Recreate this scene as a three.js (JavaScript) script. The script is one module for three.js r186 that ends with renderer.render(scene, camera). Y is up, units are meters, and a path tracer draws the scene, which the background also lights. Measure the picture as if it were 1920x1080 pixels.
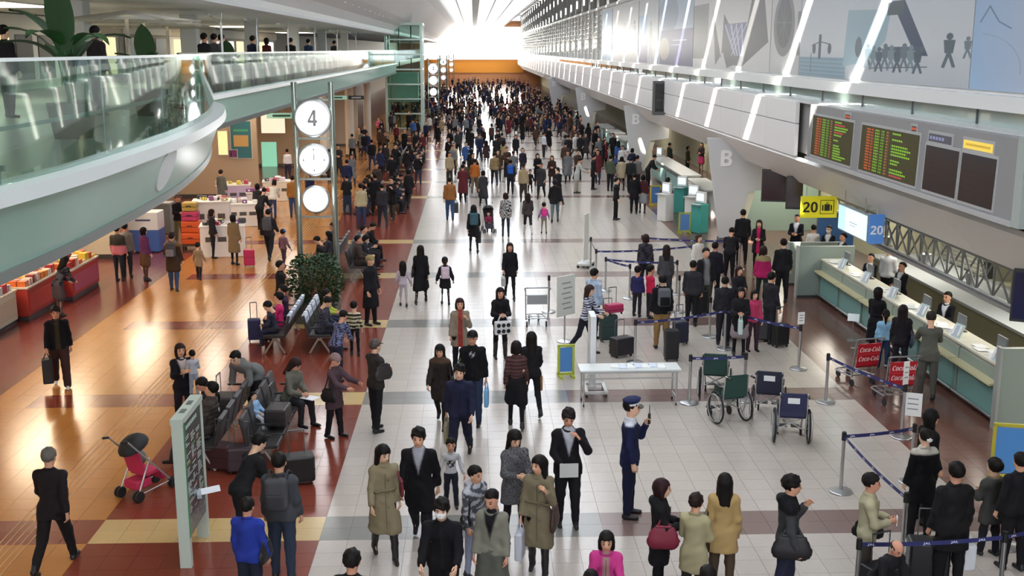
import * as THREE from 'three';
import { mergeGeometries } from 'three/addons/utils/BufferGeometryUtils.js';
import { RoundedBoxGeometry } from 'three/addons/geometries/RoundedBoxGeometry.js';
import { TextGeometry } from 'three/addons/geometries/TextGeometry.js';
import { FontLoader } from 'three/addons/loaders/FontLoader.js';
import { RectAreaLightUniformsLib } from 'three/addons/lights/RectAreaLightUniformsLib.js';

// ---------- camera, sky, sun, large lights, exposure ----------
RectAreaLightUniformsLib.init();
const scene = new THREE.Scene();
const EYE = 6.7, FOCAL = 2100, PITCH = Math.atan(448 / 2100), YAW = Math.atan(72 / Math.hypot(448, 2100));
const camera = new THREE.PerspectiveCamera(2 * Math.atan(540 / FOCAL) * 180 / Math.PI, 1920 / 1080, 0.1, 1000);
camera.rotation.order = 'YXZ';
camera.position.set(0, EYE, 0);
camera.rotation.set(-PITCH, -YAW, 0);
const renderer = new THREE.WebGLRenderer({ antialias: true });
renderer.toneMapping = THREE.LinearToneMapping;
renderer.toneMappingExposure = 1.38;
renderer.shadowMap.enabled = true;
scene.background = new THREE.Color(0.82, 0.9, 1.0);
const sun = new THREE.DirectionalLight(0xfff6ea, 40);          // low winter sun, let in by the slots over the counter wall
sun.position.set(9 - 0.34 * 60, 6 + 60, -40 + 60);
sun.target.position.set(9, 6, -40);
sun.castShadow = true; sun.shadow.radius = 1.6; sun.shadow.mapSize.set(4096, 4096);
Object.assign(sun.shadow.camera, { left: -90, right: 90, top: 90, bottom: -90, near: 1, far: 260 });
scene.add(sun, sun.target);
const areaLights = [];
function area(x, y, z, w, h, color, intensity, look) {           // a rectangle of light facing towards look
  const l = new THREE.RectAreaLight(color, intensity, w, h);
  l.position.set(x, y, z); l.lookAt(...look); scene.add(l); areaLights.push(l); return l;
}
const SKY_Z = [[28, -20], [-20, -70], [-70, -130], [-130, -219]];
for (const [a, b] of SKY_Z) area(1.15, 10.78, (a + b) / 2, 7.5, a - b, 0xeef4ff, 1.9, [1.15, 0, (a + b) / 2]);   // the skylight over the hall
area(0, 8.55, -218.5, 18, 3.6, 0xfffbf2, 22, [0, 8.0, 0]);        // the window wall at the far end
area(0, 7.2, 29.2, 18, 5.6, 0xf4f7ff, 9, [0, 6.6, -40]);           // its twin at the near end, behind the viewer

// ---------- helpers ----------
let seedState = 12345;
const rnd = () => { seedState = (seedState + 0x6d2b79f5) | 0; let t = Math.imul(seedState ^ (seedState >>> 15), 1 | seedState); t = (t + Math.imul(t ^ (t >>> 7), 61 | t)) ^ t; return ((t ^ (t >>> 14)) >>> 0) / 4294967296; };
const rr = (a, b) => a + (b - a) * rnd();
const pick = (a) => a[Math.floor(rnd() * a.length)];
const V = (x, y, z) => new THREE.Vector3(x, y, z);
const RT = V(Math.cos(YAW), 0, Math.sin(YAW)), FW = V(Math.sin(YAW) * Math.cos(PITCH), -Math.sin(PITCH), -Math.cos(YAW) * Math.cos(PITCH)), UPV = RT.clone().cross(FW);
const ray = (px, py) => FW.clone().multiplyScalar(FOCAL).addScaledVector(RT, px - 960).addScaledVector(UPV, 540 - py);
const G = (px, py, h = 0) => { const d = ray(px, py); return V(0, EYE, 0).addScaledVector(d, (h - EYE) / d.y); };   // the point at height h under a pixel
const AX = (px, py, X) => { const d = ray(px, py); return V(0, EYE, 0).addScaledVector(d, X / d.x); };               // the point on the plane x = X
const AZ = (px, py, Z) => { const d = ray(px, py); return V(0, EYE, 0).addScaledVector(d, Z / d.z); };               // the point on the plane z = Z
const used = {};
const numbered = (n) => { const k = used[n] = (used[n] ?? -1) + 1; return k ? n + '_' + String(k).padStart(3, '0') : n; };
const matCache = new Map();
function mat(color, rough = 0.6, metal = 0, extra) {
  const key = color + '|' + rough + '|' + metal + '|' + (extra ? JSON.stringify(extra) : '');
  if (!matCache.has(key)) { const m = new THREE.MeshPhysicalMaterial({ color, roughness: rough, metalness: metal, ...extra }); matCache.set(key, m); }
  return matCache.get(key);
}
const glow = (color, k = 1, base = 0x222222) => mat(base, 0.5, 0, { emissive: color, emissiveIntensity: k });
const GLASS = mat(0xd4ebe4, 0.03, 0, { transmission: 1, thickness: 0, ior: 1.5 });
const STEEL = mat(0xb9bbbd, 0.28, 0.9), DARKSTEEL = mat(0x55585a, 0.4, 0.8), BLACKP = mat(0x151516, 0.5);
const VC = new THREE.MeshPhysicalMaterial({ color: 0xffffff, roughness: 0.85, vertexColors: true });
function shade(o) { o.traverse((c) => { if (c.isMesh) { c.castShadow = true; c.receiveShadow = true; } }); return o; }
function tag(o, label, category, group, kind) {
  o.userData = { ...o.userData, label, category };
  if (group) o.userData.group = group;
  if (kind) o.userData.kind = kind;
  return o;
}
function thing(name, label, category, pos = [0, 0, 0], turn = 0, group) {
  const o = new THREE.Group(); o.name = numbered(name); scene.add(o);
  if (pos.isVector3) o.position.copy(pos); else o.position.set(...pos);
  o.rotation.y = turn;
  return tag(o, label, category, group);
}
function part(name, geos, m, parent) {                          // one named mesh from one or several geometries
  const g = Array.isArray(geos) ? merge(geos) : geos;
  const o = new THREE.Mesh(g, m); o.name = parent ? name : numbered(name); o.castShadow = o.receiveShadow = true;
  (parent || scene).add(o); return o;
}
function struct(name, geos, m, label) { const o = part(name, geos, m); o.userData.kind = 'structure'; if (label) o.userData.label = label; return o; }
function merge(list) {
  const keep = ['position', 'normal', 'uv'];
  const all = list.map((g) => { g = g.index ? g.toNonIndexed() : g; for (const n of Object.keys(g.attributes)) if (!keep.includes(n)) g.deleteAttribute(n); if (!g.attributes.uv) g.setAttribute('uv', new THREE.BufferAttribute(new Float32Array(g.attributes.position.count * 2), 2)); return g; });
  return all.length === 1 ? all[0] : mergeGeometries(all);
}
const box = (w, h, d, x = 0, y = 0, z = 0, ry = 0, rx = 0, rz = 0) => {
  const g = new THREE.BoxGeometry(w, h, d);
  if (rx) g.rotateX(rx); if (rz) g.rotateZ(rz); if (ry) g.rotateY(ry);
  return g.translate(x, y, z);
};
const boxMM = (x0, x1, y0, y1, z0, z1) => box(Math.abs(x1 - x0), Math.abs(y1 - y0), Math.abs(z1 - z0), (x0 + x1) / 2, (y0 + y1) / 2, (z0 + z1) / 2);
const rbox = (w, h, d, r, x = 0, y = 0, z = 0) => new RoundedBoxGeometry(w, h, d, 2, r).translate(x, y, z);
const cyl = (r0, r1, h, x = 0, y = 0, z = 0, seg = 16, axis = 'y') => {
  const g = new THREE.CylinderGeometry(r1, r0, h, seg);
  if (axis === 'x') g.rotateZ(-Math.PI / 2); if (axis === 'z') g.rotateX(Math.PI / 2);
  return g.translate(x, y, z);
};
function bar(a, b, r, seg = 8) {                                 // a round bar between two points
  a = Array.isArray(a) ? V(...a) : a; b = Array.isArray(b) ? V(...b) : b;
  const d = b.clone().sub(a), g = new THREE.CylinderGeometry(r, r, d.length(), seg);
  g.applyQuaternion(new THREE.Quaternion().setFromUnitVectors(V(0, 1, 0), d.clone().normalize()));
  return g.translate((a.x + b.x) / 2, (a.y + b.y) / 2, (a.z + b.z) / 2);
}
const tube = (pts, r, seg = 24, rs = 6, closed = false) => new THREE.TubeGeometry(new THREE.CatmullRomCurve3(pts.map((p) => V(...p)), closed, 'catmullrom', 0.3), seg, r, rs, closed);
const lathe = (pts, seg = 24) => new THREE.LatheGeometry(pts.map((p) => new THREE.Vector2(...p)), seg);
const torus = (R, r, seg = 28, rs = 6) => new THREE.TorusGeometry(R, r, rs, seg);
function prism(pts, depth) {                                     // polygon in x, y pushed out along z
  const s = new THREE.Shape(pts.map((p) => new THREE.Vector2(...p)));
  return new THREE.ExtrudeGeometry(s, { depth, bevelEnabled: false });
}
function quad(a, b, c, d) {                                      // a flat sheet through four corners, with uv
  const g = new THREE.BufferGeometry();
  g.setAttribute('position', new THREE.BufferAttribute(new Float32Array([a, b, c, d].flatMap((p) => [p.x, p.y, p.z])), 3));
  g.setAttribute('uv', new THREE.BufferAttribute(new Float32Array([0, 1, 1, 1, 1, 0, 0, 0]), 2));
  g.setIndex([0, 3, 2, 0, 2, 1]); g.computeVertexNormals(); return g;
}
function slabQuad(a, b, c, d, t) {                               // the same with a thickness t behind it; face first
  const n = b.clone().sub(a).cross(d.clone().sub(a)).normalize().multiplyScalar(t), q = [a, b, c, d].map((p) => p.clone().add(n));
  return merge([quad(a, b, c, d), quad(q[1], q[0], q[3], q[2]), quad(a, q[0], q[1], b), quad(b, q[1], q[2], c), quad(c, q[2], q[3], d), quad(d, q[3], q[0], a)]);
}
function canvasTex(w, h, draw) {
  const c = document.createElement('canvas'); c.width = w; c.height = h;
  const g = c.getContext('2d'); draw(g, w, h);
  const t = new THREE.CanvasTexture(c); t.colorSpace = THREE.SRGBColorSpace; t.magFilter = THREE.LinearFilter; return t;
}
function noiseTex(n, lo, hi, blotch = 0.5, seed = 7) {
  const d = new Uint8Array(n * n * 4), s0 = seedState; seedState = seed;
  const grid = (k) => { const a = Array.from({ length: k * k }, rnd); return (x, y) => { const u = x / n * k, v = y / n * k, i = Math.floor(u), j = Math.floor(v), fu = u - i, fv = v - j, at = (p, q) => a[(q % k) * k + (p % k)]; return (at(i, j) * (1 - fu) + at(i + 1, j) * fu) * (1 - fv) + (at(i, j + 1) * (1 - fu) + at(i + 1, j + 1) * fu) * fv; }; };
  const g1 = grid(8), g2 = grid(24);
  for (let y = 0; y < n; y++) for (let x = 0; x < n; x++) {
    const v = lo + (hi - lo) * ((1 - blotch) * rnd() + blotch * (0.6 * g1(x, y) + 0.4 * g2(x, y))), i = (y * n + x) * 4;
    d[i] = d[i + 1] = d[i + 2] = Math.round(255 * v); d[i + 3] = 255;
  }
  seedState = s0;
  const t = new THREE.DataTexture(d, n, n); t.wrapS = t.wrapT = THREE.RepeatWrapping; t.magFilter = THREE.LinearFilter; t.needsUpdate = true; return t;
}
const font = await new FontLoader().loadAsync('fonts/droid/droid_sans_bold.typeface.json');
const text = (s, size, depth) => { const g = new TextGeometry(s, { font, size, depth, curveSegments: 5, bevelEnabled: false }); g.computeBoundingBox(); const b = g.boundingBox; return g.translate(-(b.min.x + b.max.x) / 2, -(b.min.y + b.max.y) / 2, 0); };
const lin = (hex) => { const c = new THREE.Color(hex); return [c.r, c.g, c.b]; };
function tint(g, c) { const n = g.attributes.position.count, a = new Float32Array(n * 3); for (let i = 0; i < n; i++) a.set(typeof c === 'function' ? c(g.attributes.position.getX(i), g.attributes.position.getY(i), g.attributes.position.getZ(i)) : c, i * 3); g.setAttribute('color', new THREE.BufferAttribute(a, 3)); return g; }
function dup(src, pos, turn, label) {
  const r = src.clone(); r.name = numbered(src.name.replace(/_\d{3}$/, '')); scene.add(r);
  if (pos.isVector3) r.position.copy(pos); else r.position.set(...pos);
  r.rotation.y = turn; r.userData = { ...src.userData }; if (label) r.userData.label = label; return r;
}
// ---------- floor ----------
const BAY = 6.1, BAND0 = 14.62, BANDW = 0.81, TILE = 0.4;
const grain = noiseTex(256, 0.86, 1.0, 0.55, 11);
const FLOORC = { light: 0xbcb3aa, grey: 0x85847f, mauve: 0x7d6762, red: 0x7f3a2b, beige: 0xc9ad78, orange: 0xb87c3e, shop: 0x6f342e, counter: 0x6d4a41 };
function zone(x, z) {
  const b = (((-z - BAND0) % BAY) + BAY) % BAY < BANDW;
  if (x < -9.5) return 'shop';
  if (x < -5.47) return b && x > -8.68 ? 'red' : 'orange';
  if (x < -2.2) return b ? 'beige' : 'red';
  if (x < 7.5) return b ? (x < 1.8 ? 'grey' : 'mauve') : 'light';
  return 'counter';
}
const floor = struct('floor', boxMM(-16, 14, -0.4, -0.008, -222, 30), mat(0x6a6058, 0.7), 'polished stone floor of the departure hall');
const polish = { map: grain, ior: 1.6 };
const tileMats = {};
for (const k in FLOORC) tileMats[k] = [0.98, 1, 1.02].map((s) => { const m = new THREE.MeshPhysicalMaterial({ ...polish, color: new THREE.Color(FLOORC[k]).multiplyScalar(s), roughness: 0.2 }); return m; });
{
  const xs = []; for (let x = -2.2 - TILE * 30; x < 11.8; x += TILE) xs.push(x);
  const near = [], rest = [];
  const ZN = BAND0 + 5 * BAY - 0.1;
  for (let r = -4; r < 90; r++) for (const x of xs) {
    // rows follow the bands: every bay holds two rows of band tiles and thirteen rows between them
    const bay = Math.floor(r / 15), k = r - bay * 15, zb = BAND0 + bay * BAY;
    const z0 = k < 2 ? zb + k * BANDW / 2 : zb + BANDW + (k - 2) * (BAY - BANDW) / 13, d = k < 2 ? BANDW / 2 : (BAY - BANDW) / 13;
    if (z0 > ZN || z0 < 11) continue;
    if (x + TILE < -4.2 - z0 * 0.45 || x > z0 * 0.52 + 0.4) continue;
    (z0 < 20 ? near : rest).push([x, z0, d]);
  }
  near.sort((a, b) => a[1] - b[1] || a[0] - b[0]);
  const inView = near.filter(([x, z]) => z > 13.4 && x > -z * 0.44 && x < z * 0.49);
  const chosen = new Set(inView.slice(0, 300));
  const geoCache = {};
  const tileGeo = (w, d) => { const k = w.toFixed(3) + d.toFixed(3); return geoCache[k] ??= box(w - 0.0044, 0.008, d - 0.0044, w / 2, -0.004, -d / 2); };
  for (const t of chosen) {
    const [x, z, d] = t, o = new THREE.Mesh(tileGeo(TILE, d), pick(tileMats[zone(x + 0.2, -z - d / 2)]));
    o.name = 'tile'; o.position.set(x, 0, -z); o.receiveShadow = true; floor.add(o);
  }
  const P = [], N = [], C = [], U = [];
  for (const t of [...near.filter((q) => !chosen.has(q)), ...rest]) {
    const [x, z, d] = t, c = lin(FLOORC[zone(x + 0.2, -z - d / 2)]), s = pick([0.98, 1, 1.02]), g = 0.0022;
    const x0 = x + g, x1 = x + TILE - g, z0 = -z - g, z1 = -z - d + g, y = -0.008;
    const f = (a, n) => { for (const i of [0, 1, 2, 0, 2, 3]) { P.push(...a[i]); N.push(...n); C.push(c[0] * s, c[1] * s, c[2] * s); U.push(a[i][0] * 2.5, a[i][2] * 2.5); } };
    f([[x0, 0, z0], [x1, 0, z0], [x1, 0, z1], [x0, 0, z1]], [0, 1, 0]);
    f([[x0, y, z0], [x1, y, z0], [x1, 0, z0], [x0, 0, z0]], [0, 0, 1]);
    f([[x0, y, z0], [x0, 0, z0], [x0, 0, z1], [x0, y, z1]], [-1, 0, 0]);
    f([[x1, y, z0], [x1, y, z1], [x1, 0, z1], [x1, 0, z0]], [1, 0, 0]);
  }
  const g = new THREE.BufferGeometry();
  g.setAttribute('position', new THREE.Float32BufferAttribute(P, 3)); g.setAttribute('normal', new THREE.Float32BufferAttribute(N, 3));
  g.setAttribute('color', new THREE.Float32BufferAttribute(C, 3)); g.setAttribute('uv', new THREE.Float32BufferAttribute(U, 2));
  const m = new THREE.MeshPhysicalMaterial({ ...polish, color: 0xffffff, roughness: 0.2, vertexColors: true });
  part('tile_field', g, m, floor).userData.kind = 'stuff';
  // beyond: broad strips, too far away for single tiles
  const strips = [[-16, -9.5], [-9.5, -8.68], [-8.68, -5.47], [-5.47, -2.2], [-2.2, 1.8], [1.8, 7.5], [7.5, 14]];
  const byZone = {};
  const addStrip = (a, b, za, zb) => { if (za - zb > 0.01) (byZone[zone((a + b) / 2, (za + zb) / 2)] ??= []).push(boxMM(a, b, -0.008, 0, zb + 0.002, za - 0.002)); };
  for (const [a, b] of strips) {
    addStrip(a, b, 30, -11);
    let z = -(BAND0 + 5 * BAY);
    for (let k = 5; z > -221; k++) { const s = -(BAND0 + (k + 1) * BAY); addStrip(a, b, z, Math.max(s, -221)); if (s > -221) addStrip(a, b, s, s - BANDW); z = s - BANDW; }
  }
  for (const k in byZone) part('far_paving', byZone[k], tileMats[k][1], floor);
  const tac = [];
  for (let i = 0; i < 5; i++) tac.push(boxMM(-6.62 + i * 0.1, -6.6 + i * 0.1, 0, 0.003, -120, -11));
  part('tactile_strip', tac, mat(0xb78a50, 0.35), floor).userData.label = 'thin raised yellow guide lines';
}

// ---------- shell: walls, ceilings, far window ----------
const WHITE = mat(0xd6d6d4, 0.55), PALE = mat(0xc9cac8, 0.35), GREYP = mat(0x9a9b9c, 0.5), CREAM = mat(0xb9b39c, 0.6);
const BELT = mat(0x9cc2b4, 0.28, 0, { clearcoat: 0.25, clearcoatRoughness: 0.2 });
struct('wall_left', [boxMM(-16.3, -16, 0, 12, -222, 30), boxMM(-16, -15.7, 0, 4.6, -222, 30)], mat(0xa89d8a, 0.6), 'pale wall behind the shops');
struct('wall_right', [boxMM(13, 13.3, 0, 1.0, -222, 30), boxMM(13, 13.3, 2.75, 13, -222, 30), boxMM(13, 13.3, 1.0, 2.75, -222, -27.2), boxMM(13, 13.3, 1.0, 2.75, -22, 30), boxMM(13.3, 17, 0.8, 1.0, -27.4, -21.8), boxMM(13.3, 17, 2.75, 2.95, -27.4, -21.8), boxMM(13.3, 17, 1.0, 2.75, -27.4, -27.2), boxMM(13.3, 17, 1.0, 2.75, -22, -21.8), boxMM(17, 17.2, 0.8, 2.95, -27.4, -21.8)], mat(0xaaa98e, 0.6), 'pale olive wall behind the check-in counters');
struct('wall_back', [boxMM(-16, 14, 0, 4.3, 30, 30.3), boxMM(-16, -9.6, 4.3, 13, 30, 30.3), boxMM(9.7, 14, 4.3, 13, 30, 30.3), boxMM(-9.6, 9.7, 10.4, 13, 30, 30.3)], WHITE, 'white end wall behind the viewer');
{
  const win = struct('window_2', boxMM(-9.6, 9.7, 4.3, 10.4, 29.95, 30.05), mat(0xffffff, 0.4, 0, { emissive: 0xf6f9ff, emissiveIntensity: 1.7 }), 'tall window wall behind the viewer');
  for (let i = 0; i <= 24; i++) part('mullion', boxMM(-9.64 + i * 0.804, -9.58 + i * 0.804, 4.3, 10.4, 29.3, 29.4), mat(0x999890, 0.5), win);
}
// far end wall with window grid
{
  const w = struct('wall_end', [boxMM(-16, 14, 0, 6.4, -222, -221.6), boxMM(-16, -9.6, 6.4, 12, -222, -221.6), boxMM(9.7, 14, 6.4, 12, -222, -221.6), boxMM(-9.6, 9.7, 10.9, 12, -222, -221.6)], mat(0x9c6a45, 0.6), 'brown wall across the far end of the hall');
  part('orange_band', boxMM(-9.6, 9.7, 2.2, 4.6, -221.6, -221.4), mat(0xb9781c, 0.5), w).userData.label = 'orange frieze';
  const win = struct('window_1', boxMM(-9.6, 9.7, 4.7, 10.9, -221.3, -221.2), mat(0xffffff, 0.4, 0, { emissive: 0xfffaf0, emissiveIntensity: 1.7 }), 'tall bright window wall at the far end');
  for (let i = 0; i <= 24; i++) part('mullion', boxMM(-9.64 + i * 0.804, -9.58 + i * 0.804, 4.7, 10.9, -221.2, -221.1), mat(0x999890, 0.5), win);
  for (let j = 0; j <= 8; j++) part('transom', boxMM(-9.6, 9.7, 4.7 + j * 0.77, 4.76 + j * 0.77, -221.2, -221.08), mat(0x999890, 0.5), win);
}
// louvred ceiling over the hall: slats under the skylight
{
  const c = struct('ceiling', [boxMM(-2.7, 5.0, 10.9, 11.1, -222, 30)], WHITE, 'louvred skylight ceiling of the hall');
  const sky = part('skylight_glass', boxMM(-2.68, 4.98, 10.8, 10.84, -221, 29.5), mat(0xeef2f5, 0.5, 0, { emissive: 0xf2f7ff, emissiveIntensity: 1.6 }), c); sky.userData.label = 'bright skylight glazing';
  const slat = boxMM(-2.7, 5.0, 10.68, 10.72, -0.3, 0.3), m = mat(0xd4d2cc, 0.5);
  for (let z = 24.4; z > -221; z -= 1.525) { const o = part('louvre', slat, m, c); o.position.set(0, 0, z); }
  part('spine', boxMM(-0.1, 0.5, 10.45, 10.7, -221, 29), mat(0xa4a5a6, 0.5), c);
  for (const x of [-2.75, -1.4, 1.8, 3.2, 5.0]) part('runner', boxMM(x - 0.05, x + 0.05, 10.58, 10.78, -221, 29), m, c);
  // smooth soffit sweeping down to the mezzanine edge
  const prof = [[-2.75, 10.5], [-3.4, 10.2], [-4.4, 9.55], [-5.3, 8.95], [-6.1, 8.5], [-6.45, 8.15], [-6.5, 7.95], [-6.35, 7.82], [-6.6, 7.78], [-16, 7.78]];
  const shp = [...prof, [-16, 8.1], [-6.9, 8.3], [-5.4, 9.4], [-3.4, 10.6], [-2.75, 10.9]];
  const so = prism(shp, 250); so.translate(0, 0, -221);
  struct('ceiling_soffit', so, mat(0xd2d5d6, 0.45), 'smooth grey soffit curving up from the upper floor');
  struct('ceiling_edge', [boxMM(-16, -2.7, 11.5, 11.75, -222, 30)], WHITE, 'roof above the soffit');
  for (let i = 0; i < 46; i++) { const z = -30 - i * 3.05; tag(part('spotlight', [cyl(0.11, 0.11, 0.12, -5.75, 8.82 - 0.05, z, 10)], mat(0xdfe3e6, 0.3, 0.3)), 'small round spotlight let into the grey curved soffit', 'spotlight', 'spotlights along the soffit'); }
}
// clerestory on the counter side: an upstand, fins and a roof with sun slots
{
  struct('ceiling_upstand', boxMM(5.0, 5.2, 10.5, 13.2, -222, 30), mat(0xcfd0d0, 0.5), 'upstand beside the skylight');
  const roof = [];
  let z = 30;
  const SLOT = 0.8;
  const slots = []; for (let k = -6; k < 40; k++) slots.push(-19.85 - 6.05 * k);   // one slot to each bay
  for (const s of slots.filter((q) => q < -17 && q > -215)) { roof.push(boxMM(5.0, 9.9, 13.0, 13.2, z, s + SLOT / 2)); z = s - SLOT / 2; }
  roof.push(boxMM(5.0, 9.9, 13.0, 13.2, z, -222));
  const cr = struct('ceiling_clerestory', [...roof, boxMM(9.9, 14, 13.0, 13.2, -222, 30)], GREYP, 'roof strip with narrow glazed slots above the counter wall');
  slots.filter((q) => q < -17 && q > -215).forEach((s) => part('slot_glass', boxMM(5.2, 9.9, 13.05, 13.06, s - SLOT / 2, s + SLOT / 2), mat(0xffffff, 0, 0, { transmission: 1, thickness: 0, ior: 1.05 }), cr));
}
const WX = 9.1, FX = 8.6;          // plane of the upper wall and of the panelled fascia in front of it
{
  const w = struct('wall_upper', [boxMM(WX + 0.05, WX + 0.35, 5.3, 9.5, -222, 30)], mat(0xe4e4e2, 0.3), 'upper wall above the check-in counters');
  part('coping', boxMM(WX - 0.12, WX + 0.4, 9.45, 9.62, -222, 30), PALE, w);
  part('ledge', boxMM(WX - 0.16, WX + 0.1, 5.66, 5.92, -222, 30), mat(0xe6e9e8, 0.3), w);
  part('glass_strip', boxMM(WX - 0.02, WX + 0.04, 5.36, 5.66, -120, 20), mat(0x9fb2ad, 0.12, 0, { clearcoat: 1 }), w).userData.label = 'grey green glass strip';
  const pg = boxMM(WX - 0.05, WX + 0.02, 5.36, 5.66, -0.02, 0.02);
  for (let z = -14; z > -90; z -= 3.05) { const o = part('joint', pg, DARKSTEEL, w); o.position.z = z; }
  // clerestory fins above the coping
  const fin = boxMM(WX - 0.05, WX + 0.5, 9.6, 13.0, -0.07, 0.07), fm = mat(0xb4b7b8, 0.5);
  for (let z = -40; z > -221; z -= 1.53) { const o = part('fin', fin, fm, w); o.position.z = z; }
  part('clerestory_back', boxMM(WX + 0.55, WX + 0.7, 9.5, 13.0, -222, 30), mat(0x9a9e98, 0.6), w);
  // beyond the posters: a wall of ribs and rails
  const rib = boxMM(WX - 0.1, WX + 0.06, 5.92, 9.45, -0.09, 0.09), rm = mat(0xd8d8d2, 0.4);
  for (let z = -83.4; z > -221; z -= 3.05) { const o = part('rib', rib, rm, w); o.position.z = z; }
  for (let y = 6.35; y < 9.4; y += 0.38) part('rail', boxMM(WX - 0.04, WX + 0.06, y, y + 0.06, -221, -82), mat(0xb4b6b0, 0.4), w);
  // panelled fascia: one panel to each half bay, in two rows, joints left open
  const f = struct('trim_1', [boxMM(FX + 0.12, WX + 0.3, 4.0, 5.3, -222, 30)], mat(0x8d8d8c, 0.6), 'panelled fascia over the counters');
  const top = slabQuad(V(FX, 5.34, 0), V(FX, 5.34, -3.03), V(FX, 4.78, -3.03), V(FX, 4.78, 0), 0.1), low = slabQuad(V(FX, 4.76, 0), V(FX, 4.76, -3.03), V(FX, 3.92, -3.03), V(FX, 3.92, 0), 0.1);
  const sof = slabQuad(V(FX, 3.9, 0), V(FX, 3.9, -6.08), V(FX + 1.0, 2.95, -6.08), V(FX + 1.0, 2.95, 0), 0.1);
  const panelM = mat(0xececeb, 0.32), panelN = mat(0xefeeed, 0.34), softM = mat(0xefeeec, 0.4);
  const inBoard = (z) => z < -15.6 && z > -28.9;
  for (let i = 0, z = 10; z > -220; z -= 3.05, i++) for (const g of [top, low]) { if (inBoard(z - 1.5)) continue; const o = part('panel', g, i % 2 ? panelM : panelN, f); o.position.z = z; }
  for (let z = 10; z > -220; z -= 6.1) { const o = part('soffit_panel', sof, softM, f); o.position.z = z; }
  part('top_sill', boxMM(FX - 0.03, WX, 5.32, 5.38, -222, 30), mat(0xd4d6d5, 0.3), f);
  part('bottom_lip', boxMM(FX + 0.98, FX + 1.1, 2.88, 2.98, -222, 30), mat(0xb0b0ae, 0.35), f);
  struct('ceiling_counter', boxMM(FX + 1.05, 13, 2.96, 3.1, -222, 30), mat(0xc2c0b4, 0.6), 'low ceiling over the check-in counters');
}

// ---------- mezzanine on the shop side ----------
const curveTop = [[-3.95, 2], [-3.95, -6], [-3.72, -8.6], [-3.62, -10.4], [-3.64, -12], [-3.69, -13.6], [-3.83, -15.7], [-4.18, -18.5], [-4.62, -20.9], [-5.1, -22.9], [-5.7, -24.5], [-6.3, -25.3]];
function plan(pts, n) { const c = new THREE.CatmullRomCurve3(pts.map(([x, z]) => V(x, 0, z)), false, 'catmullrom', 0.5); return c.getSpacedPoints(n); }
const bal = plan(curveTop, 64);
function ribbon(pts, o0, y0, o1, y1) {                           // a strip between two offsets of a plan curve
  const P = [], I = [], U = []; let s = 0;
  pts.forEach((p, i) => {
    const a = pts[Math.max(i - 1, 0)], b = pts[Math.min(i + 1, pts.length - 1)], t = b.clone().sub(a).normalize(), n = V(-t.z, 0, t.x);   // points to the hall
    if (i) s += p.distanceTo(pts[i - 1]);
    P.push(p.x + n.x * o0, y0, p.z + n.z * o0, p.x + n.x * o1, y1, p.z + n.z * o1); U.push(s, 0, s, 1);
    if (i) { const k = i * 2; I.push(k - 2, k, k - 1, k - 1, k, k + 1); }
  });
  const g = new THREE.BufferGeometry(); g.setAttribute('position', new THREE.Float32BufferAttribute(P, 3)); g.setAttribute('uv', new THREE.Float32BufferAttribute(U, 2)); g.setIndex(I); g.computeVertexNormals(); return g;
}
const band = (pts, prof) => merge(prof.map((p, i) => ribbon(pts, ...p, ...prof[(i + 1) % prof.length])));   // closed profile swept along the curve
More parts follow.
